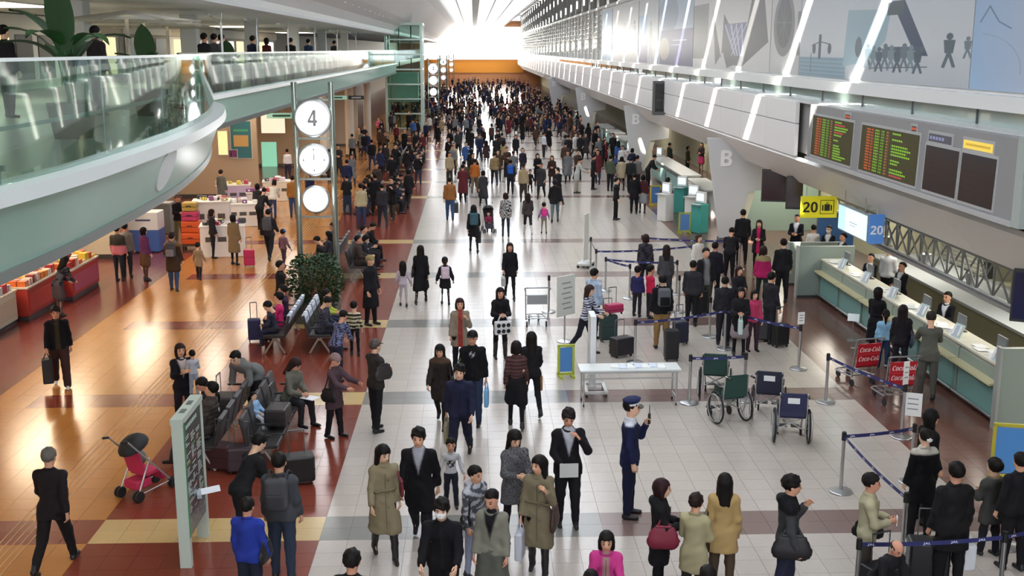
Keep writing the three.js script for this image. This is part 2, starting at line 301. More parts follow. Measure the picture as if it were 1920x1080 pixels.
{
  const sh = new THREE.Shape([...bal.map((p) => new THREE.Vector2(p.x - 0.55, -p.z)), new THREE.Vector2(-16, 25.3), new THREE.Vector2(-16, -2)]);
  const deck = new THREE.ExtrudeGeometry(sh, { depth: 0.5, bevelEnabled: false }); deck.rotateX(-Math.PI / 2); deck.translate(0, 4.95, 0);
  struct('floor_upper', [deck, boxMM(-16, -6.4, 4.95, 5.45, -95, -25.2), boxMM(-16, -8, 4.95, 5.45, -222, -95)], mat(0x96958e, 0.3), 'upper floor slab over the shops');
  const b = thing('balcony', 'pale green curved balcony front with white ledge near the elephant-eared plant', 'balcony', [0, 0, 0]);
  // the green belt in segments with fine joints
  const seg = 5;
  for (let i = 0; i + seg < bal.length + 4; i += seg) { const p = bal.slice(i, Math.min(i + seg + 1, bal.length)); if (p.length > 1) part('belt_panel', band(p, [[0, 5.52], [-0.26, 4.86], [-0.36, 4.86], [-0.1, 5.52]]), BELT, b); }
  part('ledge', band(bal, [[0.06, 5.62], [0.08, 5.5], [-0.02, 5.48], [-0.5, 5.48], [-0.5, 5.55], [-0.2, 5.62]]), mat(0xc4c9c7, 0.3), b).userData.label = 'white metal ledge';
  part('lower_trim', band(bal, [[-0.22, 4.9], [-0.22, 4.8], [-0.5, 4.76], [-0.5, 4.86]]), mat(0x8d9390, 0.35, 0.4), b);
  const d1 = part('half_disc_emblem', [cyl(0.36, 0.36, 0.03, 0, 0, 0, 28, 'x')], mat(0xe8eeee, 0.4), b); d1.scale.set(1, 1, 1); { const p = AX(288, 317, -3.95); d1.position.set(-3.8, p.y, p.z); d1.scale.set(1, 0.78, 0.9); d1.rotation.z = -0.37; }
  d1.userData.label = 'round white emblem on the green front';
  // glass balustrade: panes between posts
  const gl = thing('glass_balustrade', 'curved clear glass balustrade with thin steel posts above the green front', 'balustrade');
  for (let i = 2; i + 5 < bal.length; i += 6) {
    const p = bal.slice(i, i + 7);
    part('pane', band(p, [[-0.14, 6.6], [-0.14, 5.62], [-0.155, 5.62], [-0.155, 6.6]]), GLASS, gl);
    const q = p[0]; part('post', [cyl(0.012, 0.012, 1.0, q.x - 0.2, 6.1, q.z, 8), box(0.03, 0.05, 0.04, q.x - 0.17, 5.75, q.z), box(0.03, 0.05, 0.04, q.x - 0.17, 6.4, q.z)], STEEL, gl);
  }
  part('handrail', band(bal.slice(2), [[-0.12, 6.63], [-0.12, 6.6], [-0.175, 6.6], [-0.175, 6.63]]), mat(0xdfe6e4, 0.2), gl).userData.label = 'slim pale handrail';
  part('inner_rail', band(bal.slice(2), [[-0.6, 6.02], [-0.6, 5.98], [-0.64, 5.98], [-0.64, 6.02]]), STEEL, gl);
  // straight run behind it
  const st = [[-6.3, -25.2], [-6.3, -94]], sp = plan(st, 24);
  const b2 = thing('balcony', 'long straight pale green balcony front running to the glass lift tower', 'balcony');
  for (let i = 0; i < 24; i++) part('belt_panel', band(sp.slice(i, i + 2), [[0, 5.52], [-0.12, 4.84], [-0.3, 4.84], [-0.1, 5.52]]), BELT, b2);
  part('ledge', band(sp, [[0.05, 5.6], [0.06, 5.5], [-0.4, 5.5], [-0.4, 5.6]]), mat(0xcfd4d2, 0.3), b2);
  part('lower_trim', band(sp, [[-0.05, 4.86], [-0.05, 4.74], [-0.5, 4.7], [-0.5, 4.86]]), mat(0x5e6462, 0.4, 0.3), b2);
  const g2 = thing('glass_balustrade', 'straight clear glass balustrade with lamp posts above the long green front', 'balustrade');
  for (let i = 0; i < 24; i++) {
    part('pane', band(sp.slice(i, i + 2), [[-0.14, 6.58], [-0.14, 5.6], [-0.155, 5.6], [-0.155, 6.58]]), GLASS, g2);
    part('post', [cyl(0.02, 0.02, 1.0, sp[i].x - 0.2, 6.08, sp[i].z, 8)], STEEL, g2);
  }
  part('handrail', band(sp, [[-0.11, 6.62], [-0.11, 6.57], [-0.18, 6.57], [-0.18, 6.62]]), mat(0xdfe6e4, 0.2), g2);
}
// walls of the upper floor and of the shop row
const upperWall = struct('wall_mezzanine', [boxMM(-14.6, -14.4, 5.45, 7.8, -222, 20)], mat(0x8d7f6b, 0.6), 'shop fronts of the upper floor');
// lights of shops and counters: soft ceiling panels
const panelGlow = glow(0xfff1da, 2.2, 0xffffff), panelGlowC = glow(0xfff8ea, 2.2, 0xffffff);
function ceilingPanel(x, y, z, w, d, label, power, color, group, m = panelGlow) {
  const t = thing('ceiling_panel_light', label, 'light', [x, y, z], 0, group);
  part('frame', [boxMM(-w / 2 - 0.05, w / 2 + 0.05, 0, 0.06, -d / 2 - 0.05, d / 2 + 0.05)], WHITE, t);
  part('diffuser', [boxMM(-w / 2, w / 2, -0.02, 0, -d / 2, d / 2)], m, t);
  if (power) area(x, y - 0.04, z, w, d, color, power, [x, y - 5, z]);
}
for (const z of [-15, -24, -33, -42, -54, -70, -86]) ceilingPanel(-12.9, 4.85, z, 0.6, 6.0, 'long warm light panel in the ceiling over the shops', 24, 0xffe6c4, 'light panels over the shops');
for (const z of [-40, -46, -51, -58]) ceilingPanel(-9.6, 4.87, z, 0.35, 3.0, 'slim white light panel over the open shop displays', 22, 0xfff4e4, 'slim light panels over the displays');
for (const z of [-16, -22, -28, -34, -40, -50, -62, -76]) ceilingPanel(11.5, 2.9, z, 1.4, 2.4, 'white light panel in the low ceiling behind the counters', 5, 0xfff6e6, 'light panels behind the counters', panelGlowC);
for (const z of [-8, -18, -28, -40, -55, -75]) ceilingPanel(-11.6, 7.74, z, 2.0, 3.0, 'pale light panel in the ceiling of the upper floor', 4.5, 0xfff2de, 'light panels of the upper floor');
// ---------- counter side ----------
const zAt = (px, py, X) => AX(px, py, X).z;
// posters on the upper wall
const fillR = (g, c, x, y, w, h) => { g.fillStyle = c; g.fillRect(x, y, w, h); };
function poster(px0, px1, label, draw0, w = 512, h = 512, y0 = 5.98, y1 = 9.3) {
  const draw = px0 < 1290 ? draw0 : (g, W, H) => { fillR(g, px0 > 1800 ? '#6f86b4' : px0 > 1490 ? '#c6d0d8' : '#c9cacb', 0, 0, W, H); const vis = px0 > 1490 ? 0.55 : px0 > 1440 ? 0.66 : 0.74; g.save(); g.translate(0, H * (1 - vis)); g.scale(1, vis); draw0(g, W, H); g.restore(); };
  const z0 = zAt(px0, 150, WX), z1 = Math.min(zAt(px1, 150, WX), -9), X = WX + 0.015;
  const t = thing('wall_poster', label, 'poster', [X, y0, (z0 + z1) / 2]), L = (z1 - z0) / 2, H = y1 - y0;
  part('board', slabQuad(V(0.004, H, -L), V(0.004, H, L), V(0.004, 0, L), V(0.004, 0, -L), 0.03), mat(0xc9cbcc, 0.4), t);
  part('print', quad(V(0, H, -L), V(0, H, L), V(0, 0, L), V(0, 0, -L)), new THREE.MeshPhysicalMaterial({ map: canvasTex(w, h, draw), roughness: 0.3 }), t);
}
const ell = (g, c, x, y, a, b, r = 0) => { g.fillStyle = c; g.beginPath(); g.ellipse(x, y, a, b, r, 0, 7); g.fill(); };
const poly = (g, c, p) => { g.fillStyle = c; g.beginPath(); p.forEach((q, i) => (i ? g.lineTo(...q) : g.moveTo(...q))); g.fill(); };
const line = (g, c, w, p) => { g.strokeStyle = c; g.lineWidth = w; g.beginPath(); p.forEach((q, i) => (i ? g.lineTo(...q) : g.moveTo(...q))); g.stroke(); };
const figure = (g, x, y, s, c) => { ell(g, c, x, y - s * 0.9, s * 0.08, s * 0.1); poly(g, c, [[x - s * 0.14, y - s * 0.8], [x + s * 0.14, y - s * 0.8], [x + s * 0.1, y - s * 0.42], [x - s * 0.1, y - s * 0.42]]); line(g, c, s * 0.08, [[x, y - s * 0.45], [x - s * 0.12, y]]); line(g, c, s * 0.08, [[x, y - s * 0.45], [x + s * 0.14, y - s * 0.02]]); };
poster(1127, 1145.5, 'narrow plain blue poster where the printed wall panels begin', (g, w, h) => { fillR(g, '#8fb4cf', 0, 0, w, h); fillR(g, '#5f8fb4', 0, h * 0.3, w * 0.6, h * 0.7); });
poster(1146.5, 1194, 'pale grey poster of faint walking figures beside the blue poster', (g, w, h) => { fillR(g, '#c9cac9', 0, 0, w, h); for (let i = 0; i < 5; i++) figure(g, w * (0.15 + i * 0.18), h * (0.75 + 0.08 * (i % 2)), h * 0.45, ['#9a9c9c', '#86888a', '#adb0ae'][i % 3]); });
poster(1195, 1231, 'poster of a figure and blue sky squares between grey and indigo posters', (g, w, h) => { fillR(g, '#b9bfc4', 0, 0, w, h); fillR(g, '#7fa9c8', 0, h * 0.25, w * 0.45, h * 0.3); fillR(g, '#6c6c8e', 0, h * 0.62, w * 0.5, h * 0.38); figure(g, w * 0.65, h * 0.95, h * 0.6, '#8d9594'); });
poster(1232, 1296, 'dark indigo poster with blue upper half and small white lettering', (g, w, h) => { fillR(g, '#9fb2c6', 0, 0, w, h); ell(g, '#7d90a8', w * 0.3, h * 0.3, w * 0.3, h * 0.26); fillR(g, '#55577c', w * 0.05, h * 0.52, w * 0.95, h * 0.48); ell(g, '#a59d8e', w * 0.2, h * 0.78, w * 0.16, h * 0.16); fillR(g, '#c9cde0', w * 0.45, h * 0.66, w * 0.4, 6); fillR(g, '#c9cde0', w * 0.4, h * 0.72, w * 0.25, 6); });
poster(1297, 1440, 'large grey poster of a dark aircraft tail shape with crossed stripes', (g, w, h) => {
  fillR(g, '#cfd0d0', 0, 0, w, h); fillR(g, '#8d8e8d', 0, 0, w * 0.24, h * 0.86); fillR(g, '#cfd0d0', 0, h * 0.86, w * 0.25, h * 0.14);
  poly(g, '#707275', [[w * 0.3, h * 0.1], [w * 0.36, h * 0.95], [w * 0.46, h * 0.75], [w * 0.52, h * 0.98], [w * 0.6, h * 0.93], [w * 0.7, h * 0.95], [w * 0.98, h * 0.62], [w * 0.92, 0], [w * 0.8, 0], [w * 0.75, h * 0.4], [w * 0.6, h * 0.5], [w * 0.46, h * 0.2], [w * 0.44, h * 0.85]]);
  poly(g, '#7a7fa0', [[w * 0.46, h * 0.35], [w * 0.75, h * 0.35], [w * 0.7, h * 0.8], [w * 0.6, h * 0.78]]); for (let i = 0; i < 4; i++) { line(g, '#c3c7d6', 7, [[w * (0.48 + i * 0.07), h * 0.36], [w * (0.62 + i * 0.03), h * 0.8]]); line(g, '#c3c7d6', 5, [[w * (0.75 - i * 0.06), h * 0.36], [w * (0.57 - i * 0.0), h * (0.8 - i * 0.1)]]); }
});
poster(1441, 1495, 'grey poster with one big dark engine ring', (g, w, h) => { fillR(g, '#c6c8c9', 0, 0, w, h); ell(g, '#84878b', w * 0.45, h * 0.35, w * 0.36, h * 0.42); ell(g, '#6a6d71', w * 0.45, h * 0.33, w * 0.26, h * 0.33); for (let i = 0; i < 8; i++) line(g, '#8f9296', 4, [[w * 0.45, h * 0.33], [w * (0.45 + 0.25 * Math.cos(i * 0.8)), h * (0.33 + 0.31 * Math.sin(i * 0.8))]]); fillR(g, '#8f9296', w * 0.9, h * 0.2, w * 0.1, h * 0.55); });
poster(1496, 1815, 'wide pale blue poster of a stairway truck and people on an airfield', (g, w, h) => {
  const s = g.createLinearGradient(0, 0, 0, h); s.addColorStop(0, '#c6d0d8'); s.addColorStop(0.6, '#cdd3d8'); s.addColorStop(1, '#b9c0c8'); g.fillStyle = s; g.fillRect(0, 0, w, h);
  fillR(g, '#8fa9b8', 0, h * 0.72, w * 0.36, h * 0.28); for (let i = 0; i < 9; i++) line(g, i % 2 ? '#a9bcc6' : '#7d97a8', 4, [[0, h * (0.74 + i * 0.028)], [w * 0.36, h * (0.75 + i * 0.028)]]);
  for (const x of [0.12, 0.24]) ell(g, '#66727c', w * x, h * 0.6, w * 0.014, h * 0.075); fillR(g, '#5f6b75', w * 0.155, h * 0.4, w * 0.02, h * 0.34); line(g, '#5f6b75', 7, [[w * 0.1, h * 0.56], [w * 0.165, h * 0.5], [w * 0.24, h * 0.54]]); fillR(g, '#6d7a84', w * 0.095, h * 0.66, w * 0.006, h * 0.28);
  poly(g, '#9fb8c4', [[w * 0.36, h * 0.1], [w * 0.62, h * 0.14], [w * 0.6, h * 0.5], [w * 0.5, h * 0.76], [w * 0.34, h * 0.84]]); ell(g, '#78848d', w * 0.44, h * 0.58, w * 0.022, h * 0.13);
  poly(g, '#4d5a72', [[w * 0.62, h * 0.05], [w * 0.69, h * 0.05], [w * 0.82, h * 0.68], [w * 0.76, h * 0.68]]); fillR(g, '#56656d', w * 0.6, h * 0.06, w * 0.085, h * 0.15); fillR(g, '#5d6a80', w * 0.6, h * 0.58, w * 0.2, h * 0.06);
  for (let i = 0; i < 9; i++) figure(g, w * (0.5 + i * 0.034), h * (0.84 + 0.02 * (i % 3)), h * 0.3, ['#6a7b86', '#7f939c', '#566573'][i % 3]); line(g, '#5a6672', 6, [[w * 0.52, h * 0.84], [w * 0.82, h * 0.8]]);
  figure(g, w * 0.91, h * 0.8, h * 0.36, '#5d6c78'); figure(g, w * 0.985, h * 0.7, h * 0.22, '#74838e');
}, 1024, 512);
poster(1816.5, 2100, 'soft blue poster with a faint running figure next to the airfield poster', (g, w, h) => { const s = g.createLinearGradient(0, 0, w, 0); s.addColorStop(0, '#9fbede'); s.addColorStop(0.4, '#b3c3da'); s.addColorStop(1, '#b9bfd2'); g.fillStyle = s; g.fillRect(0, 0, w, h); line(g, '#7186a8', 6, [[w * 0.05, h * 0.35], [w * 0.12, h * 0.2], [w * 0.2, h * 0.35], [w * 0.3, h * 0.42]]); g.strokeStyle = '#93a6bf'; g.lineWidth = 3; g.beginPath(); g.arc(w * 0.05, h * 0.8, w * 0.34, -1.5, 0.1); g.stroke(); fillR(g, '#6f86b4', w * 0.1, 0, w, h * 0.12); });
// flight boards
{
  const X = FX - 0.3, z0 = zAt(1515, 240, X), z1 = zAt(1905, 340, X), y0 = 4.06, y1 = 5.36;
  const t = thing('flight_board', 'grey framed row of four flight information displays on the fascia', 'flight board', [X, 0, 0]);
  const sh = prism([[0, 0], [0.04, 1.3], [0.42, 1.3], [0.42, 0.02]], z1 - z0); sh.translate(0, y0, z0);
  part('housing', sh, mat(0x8f9091, 0.4), t);
  part('side_panel', boxMM(-0.02, 0.42, y0 - 0.05, y1 + 0.03, z1, z1 + 0.25), mat(0xa9b3ae, 0.35), t);
  part('bottom_lip', boxMM(-0.05, 0.2, y0 - 0.05, y0 + 0.03, z0, z1), mat(0xb4b5b6, 0.35), t);
  const rows = (seed) => (g, w, h) => {
    fillR(g, '#3a3a20', 0, 0, w, h); const s0 = seedState; seedState = seed; const n = 15;
    for (let i = 0; i < n; i++) { const y = h * (0.05 + i * 0.062), H = h * 0.036; fillR(g, '#e0632e', w * 0.1, y, w * 0.07, H); fillR(g, '#d9552a', w * 0.19, y, w * 0.04, H); fillR(g, '#86c22e', w * 0.26, y, w * 0.08, H); fillR(g, '#6fae2a', w * 0.37, y, w * 0.06, H); fillR(g, '#b0713a', w * 0.46, y, w * 0.05, H); if (rnd() < 0.75) fillR(g, rnd() < 0.1 ? '#d84a50' : '#8fd03a', w * 0.56, y, w * rr(0.12, 0.34), H); }
    g.fillStyle = 'rgba(40,40,20,0.55)'; for (let x = 0; x < w; x += 9) g.fillRect(x, 0, 3, h); seedState = s0;
  };
  const dark = (seed) => (g, w, h) => { const s = g.createLinearGradient(0, 0, 0, h); s.addColorStop(0, '#35364a'); s.addColorStop(0.4, '#37292f'); s.addColorStop(1, '#33262e'); g.fillStyle = s; g.fillRect(0, 0, w, h); for (let i = 0; i < 6; i++) fillR(g, '#473a44', w * 0.1, h * (0.12 + i * 0.14), w * (0.3 + 0.07 * ((i * seed) % 5)), h * 0.025); };
  const disp = (a, b, lo, hi, draw, em, label) => {
    const za = zAt(a, 260, X), zb = zAt(b, 260, X), o = (y) => 0.0 + (y - y0) / 1.3 * 0.04;
    part('bezel', slabQuad(V(o(hi) - 0.015, hi + 0.05, za - 0.05), V(o(hi) - 0.015, hi + 0.05, zb + 0.05), V(o(lo) - 0.015, lo - 0.05, zb + 0.05), V(o(lo) - 0.015, lo - 0.05, za - 0.05), 0.05), mat(0xaeb0b1, 0.35), t);
    const m = new THREE.MeshPhysicalMaterial({ color: 0x222222, roughness: 0.25, emissive: 0xffffff, emissiveIntensity: em, emissiveMap: canvasTex(256, 256, draw) });
    part('display', quad(V(o(hi) - 0.02, hi, za), V(o(hi) - 0.02, hi, zb), V(o(lo) - 0.02, lo, zb), V(o(lo) - 0.02, lo, za)), m, t).userData.label = label;
  };
  disp(1522, 1598, 4.17, 5.12, rows(5), 0.62, 'lit green and orange departure rows'); disp(1614, 1723, 4.17, 5.12, rows(9), 0.62, 'lit green and orange departure rows');
  disp(1737, 1800, 4.17, 4.98, dark(3), 0.22, 'dark purple screen'); disp(1806, 1872, 4.17, 4.98, dark(2), 0.22, 'dark purple screen');
  disp(1740, 1783, 5.06, 5.2, (g, w, h) => { fillR(g, '#565766', 0, 0, w, h); for (let i = 0; i < 5; i++) fillR(g, '#9fa3d0', 14 + i * 34, 80, 24, 100); }, 0.5, 'small header strip'); disp(1806, 1862, 5.06, 5.2, (g, w, h) => { fillR(g, '#f2d25a', 0, 0, w, h); fillR(g, '#c9a53a', 20, 90, 216, 70); }, 0.75, 'small yellow header strip');
  for (const p of [1590, 1715]) disp(p - 9, p, 5.18, 5.27, (g, w, h) => { fillR(g, '#40241e', 0, 0, w, h); for (let i = 0; i < 4; i++) fillR(g, '#ff6a4a', 16 + i * 58 + (i > 1 ? 10 : 0), 70, 36, 120); }, 0.7, 'small red digits');
}
// projecting monitor
{
  const z = -50.5, a = AZ(1226, 152, z), b = AZ(1262, 216, z), w = b.x - a.x, h = a.y - b.y;
  const t = thing('monitor', 'dark upright monitor standing out from the white fascia', 'monitor', [(a.x + b.x) / 2, (a.y + b.y) / 2, z]);
  part('housing', rbox(w, h, 0.35, 0.03, 0, 0, -0.18), mat(0x55585a, 0.4), t);
  part('screen', box(w * 0.72, h * 0.82, 0.01, -0.05, 0.02, 0.004), new THREE.MeshPhysicalMaterial({ color: 0x2e3330, roughness: 0.15, map: canvasTex(128, 256, (g, W, H) => { fillR(g, '#3a423c', 0, 0, W, H); fillR(g, '#cfd6cf', 10, H * 0.55, W - 20, H * 0.34); for (let i = 0; i < 7; i++) fillR(g, '#3a423c', 16 + i * 15, H * 0.62, 6, H * 0.2); }) }), t);
  part('bracket', [box(0.5, 0.1, 0.1, w / 2 + 0.1, 0.3, -0.2), box(1.0, h * 0.96, 0.9, w / 2 + 0.35, -0.02, -0.62)], mat(0xc6c7c7, 0.4), t);
}
// truss over the counters
{
  const t = thing('lattice_truss', 'grey steel lattice truss hanging under the fascia above the counters', 'truss'), X = 9.85, za = -29.4, zb = -15.2, m = mat(0x8d8f8e, 0.35, 0.7);
  part('top_chord', [bar([X - 0.16, 2.8, za], [X - 0.16, 2.8, zb], 0.035), bar([X + 0.2, 2.8, za], [X + 0.2, 2.8, zb], 0.03)], m, t);
  part('bottom_chord', [bar([X, 2.08, za], [X, 2.08, zb], 0.04), boxMM(X - 0.1, X + 0.1, 1.98, 2.04, za, zb)], mat(0xb7b9b8, 0.35, 0.6), t);
  const n = 20, st = (zb - za) / n;
  for (let i = 0; i < n; i++) { const z = za + i * st; for (const [dx, a, b] of [[-0.16, 0, 0.5], [-0.16, 1, 0.5], [0.2, 0, 0.5], [0.2, 1, 0.5]]) part('strut', bar([X + dx, 2.8, z + a * st], [X, 2.08, z + b * st], 0.022, 6), m, t); part('cross_tie', bar([X - 0.16, 2.8, z], [X + 0.2, 2.8, z + st], 0.018, 5), m, t); }
  for (let i = 0; i < 6; i++) { const l = thing('spot_lamp', 'small round steel lamp on the lower chord of the lattice truss', 'lamp', [X, 2.06, za + 1 + i * 2.3], 0, 'lamps on the truss'); part('shade', cyl(0.07, 0.13, 0.2, 0, 0.16, 0, 14), mat(0xb9bcbc, 0.25, 0.8), l); part('yoke', bar([0, 0, 0], [0, 0.1, 0], 0.02), DARKSTEEL, l); }
}
// blade walls with the letter B
for (const [z, k] of [[-39.5, 0], [-62, 1], [-92, 2], [-126, 3]]) {
  const t = thing('blade_wall', ['grey tapering blade wall lettered B beside the sunlit counters', 'second tapering blade wall lettered B further along the counters', 'small pale tapering blade wall far along the counters', 'tiniest pale tapering blade wall at the far end of the counters'][k], 'partition', [0, 0, z]);
  part('panel', prism([[8.2, 3.64], [9.4, 3.64], [10.7, 2.4], [10.7, 1.9], [9.7, 1.75], [9.25, 0], [8.75, 0]], 0.3), mat(0xcfd1d2, 0.4), t);
  part('letter', text('B', 0.56, 0.04).translate(8.86, 2.95, 0.3), mat(0xf8f8f8, 0.4), t);
  part('light_slot', slabQuad(V(9.66, 1.72, 0.24), V(9.95, 1.72, 0.24), V(9.5, 0.1, 0.24), V(9.3, 0.1, 0.24), 0.04), mat(0xe6e4cc, 0.4), t);
  part('foot', boxMM(8.7, 9.6, 0, 0.12, -0.05, 0.36), mat(0x77797a, 0.4, 0.5), t);
}
// check-in counters
const CX = 9.35;
const COUNTER_WHERE = ['nearest the tall grey-green end partition', 'where the person in the grey suit leans', 'where the person with the dark shoulder bag waits', 'where the small person in light blue waits', 'behind the red-panelled trolleys', 'next to the low grey screen wall'];
for (let i = 0; i < 6; i++) {
  const z = -19.15 - i * 1.78, t = thing('checkin_counter', 'grey-green check-in counter with white top ' + COUNTER_WHERE[i], 'counter', [CX, 0, z]);
  part('body', boxMM(0.12, 0.55, 0.08, 0.98, -1.74, 0), mat(0x8d9a8f, 0.45), t);
  part('front_panel', boxMM(0.07, 0.12, 0.12, 0.72, -1.62, -0.12), mat(0x6f9a94, 0.35), t).userData.label = 'teal front panel';
  part('writing_shelf', boxMM(-0.08, 0.16, 0.74, 0.78, -1.74, 0), mat(0xc9c39a, 0.4), t);
  part('upstand', boxMM(0.14, 0.2, 0.78, 1.08, -1.74, 0), mat(0xa9ab9f, 0.4), t);
  part('top', boxMM(0.1, 0.64, 1.06, 1.1, -1.755, 0.015), mat(0xd3d1c0, 0.35), t);
  part('plinth', boxMM(0.15, 0.55, 0, 0.08, -1.74, 0), DARKSTEEL, t);
  part('foot_rail', bar([0.02, 0.14, -1.74], [0.02, 0.14, 0], 0.03), STEEL, t);
}
{
  const p = (x0, x1, z, h, label) => { const t = thing('screen_wall', label, 'partition', [0, 0, z]); part('panel', boxMM(x0, x1, 0.06, h, -0.06, 0.06), mat(0x87938b, 0.4), t); part('edge', boxMM(x0 - 0.03, x0 + 0.02, 0, h + 0.02, -0.08, 0.08), mat(0xa8afaa, 0.3, 0.3), t); part('foot', boxMM(x0, x1, 0, 0.06, -0.1, 0.1), DARKSTEEL, t); };
  p(CX - 0.02, 12.4, -18.95, 1.5, 'tall grey-green partition closing the end of the check-in counters'); p(CX - 0.5, 10.4, -29.95, 1.42, 'low grey screen wall at the other end of the check-in counters'); p(CX - 0.3, 10.6, -31.6, 1.25, 'short grey screen wall just behind the low screen wall');
  // what stands on the counters
  const paper = mat(0xe9ebea, 0.7);
  for (let i = 0; i < 6; i++) {
    const z = -19.15 - i * 1.78;
    const m = thing('counter_terminal', 'small grey desk terminal on the white counter top', 'terminal', [CX + 0.5, 1.1, z - 0.8], -Math.PI / 2, 'terminals on the counters'); part('screen', rbox(0.38, 0.26, 0.04, 0.01, 0, 0.22, 0), mat(0x6f7477, 0.4), m); part('stand', [box(0.05, 0.14, 0.04, 0, 0.07, 0), box(0.2, 0.02, 0.16, 0, 0.01, 0)], DARKSTEEL, m);
    const b = thing('brochure_holder', 'clear brochure holder of papers on the counter edge', 'holder', [CX + 0.22, 1.1, z - 0.35], -Math.PI / 2 + 0.2, 'brochure holders on the counters'); part('tray', slabQuad(V(-0.14, 0.26, -0.06), V(0.14, 0.26, -0.06), V(0.14, 0, 0.05), V(-0.14, 0, 0.05), 0.02), mat(0xc6d6d8, 0.2), b); for (let k = 0; k < 3; k++) part('leaflet_sheet', box(0.07, 0.2, 0.012, -0.085 + k * 0.085, 0.14, 0.012, 0, -0.4), k === 1 ? mat(0xb9c9dc, 0.7) : paper, b);
    for (let k = 0; k < 5; k++) tag(part('paper_sheet', box(0.21, 0.004, 0.3, CX + 0.26 + 0.08 * (k % 3), 1.103 + k * 0.004, z - 0.55 - k * 0.2, rr(-0.5, 0.5)), paper), 'loose white form lying on a check-in counter top', 'paper', 'forms on the counters');
  }
  const jar = thing('white_canister', 'tall white canister on the back shelf behind the counters', 'canister', [11.55, 1.0, -20.4]); part('body', lathe([[0, 0], [0.13, 0], [0.14, 0.03], [0.14, 0.42], [0.11, 0.46], [0, 0.47]]), mat(0xe4e3dc, 0.35), jar); part('lid', cyl(0.12, 0.1, 0.05, 0, 0.48, 0), mat(0xd5d4cc, 0.4), jar);
  const sh = thing('back_shelf', 'long pale grey shelf along the wall behind the counters', 'shelf', [0, 0, 0]); part('top', boxMM(11.2, 13, 0.94, 1.0, -31, -15), mat(0xa7adb0, 0.35), sh); part('front', boxMM(11.3, 12.9, 0, 0.94, -30.9, -15.1), mat(0x8f8c6d, 0.5), sh);
  const dk = thing('baggage_hatch', 'wide open baggage hatch in the wall behind the counters', 'hatch', [12.95, 1.0, -24.6]); for (const z of [-2.6, 0, 2.6]) part('post', boxMM(-0.12, 0.04, 0, 1.75, z - 0.05, z + 0.05), DARKSTEEL, dk); part('lintel', boxMM(-0.12, 0.04, 1.75, 1.85, -2.65, 2.65), mat(0x9a9c98, 0.4), dk); part('sill', boxMM(-0.12, 0.04, 0, 0.05, -2.6, 2.6), mat(0x8a8c8a, 0.4), dk);
  const lv = thing('louvred_screen', 'grey slatted roller screen beside the baggage hatch', 'screen', [12.9, 1.0, -28.8]); for (let i = 0; i < 15; i++) part('slat', box(0.06, 0.09, 2.6, 0, 0.1 + i * 0.115, 0, 0, 0, 0.4), mat(0x84857a, 0.4), lv);
}
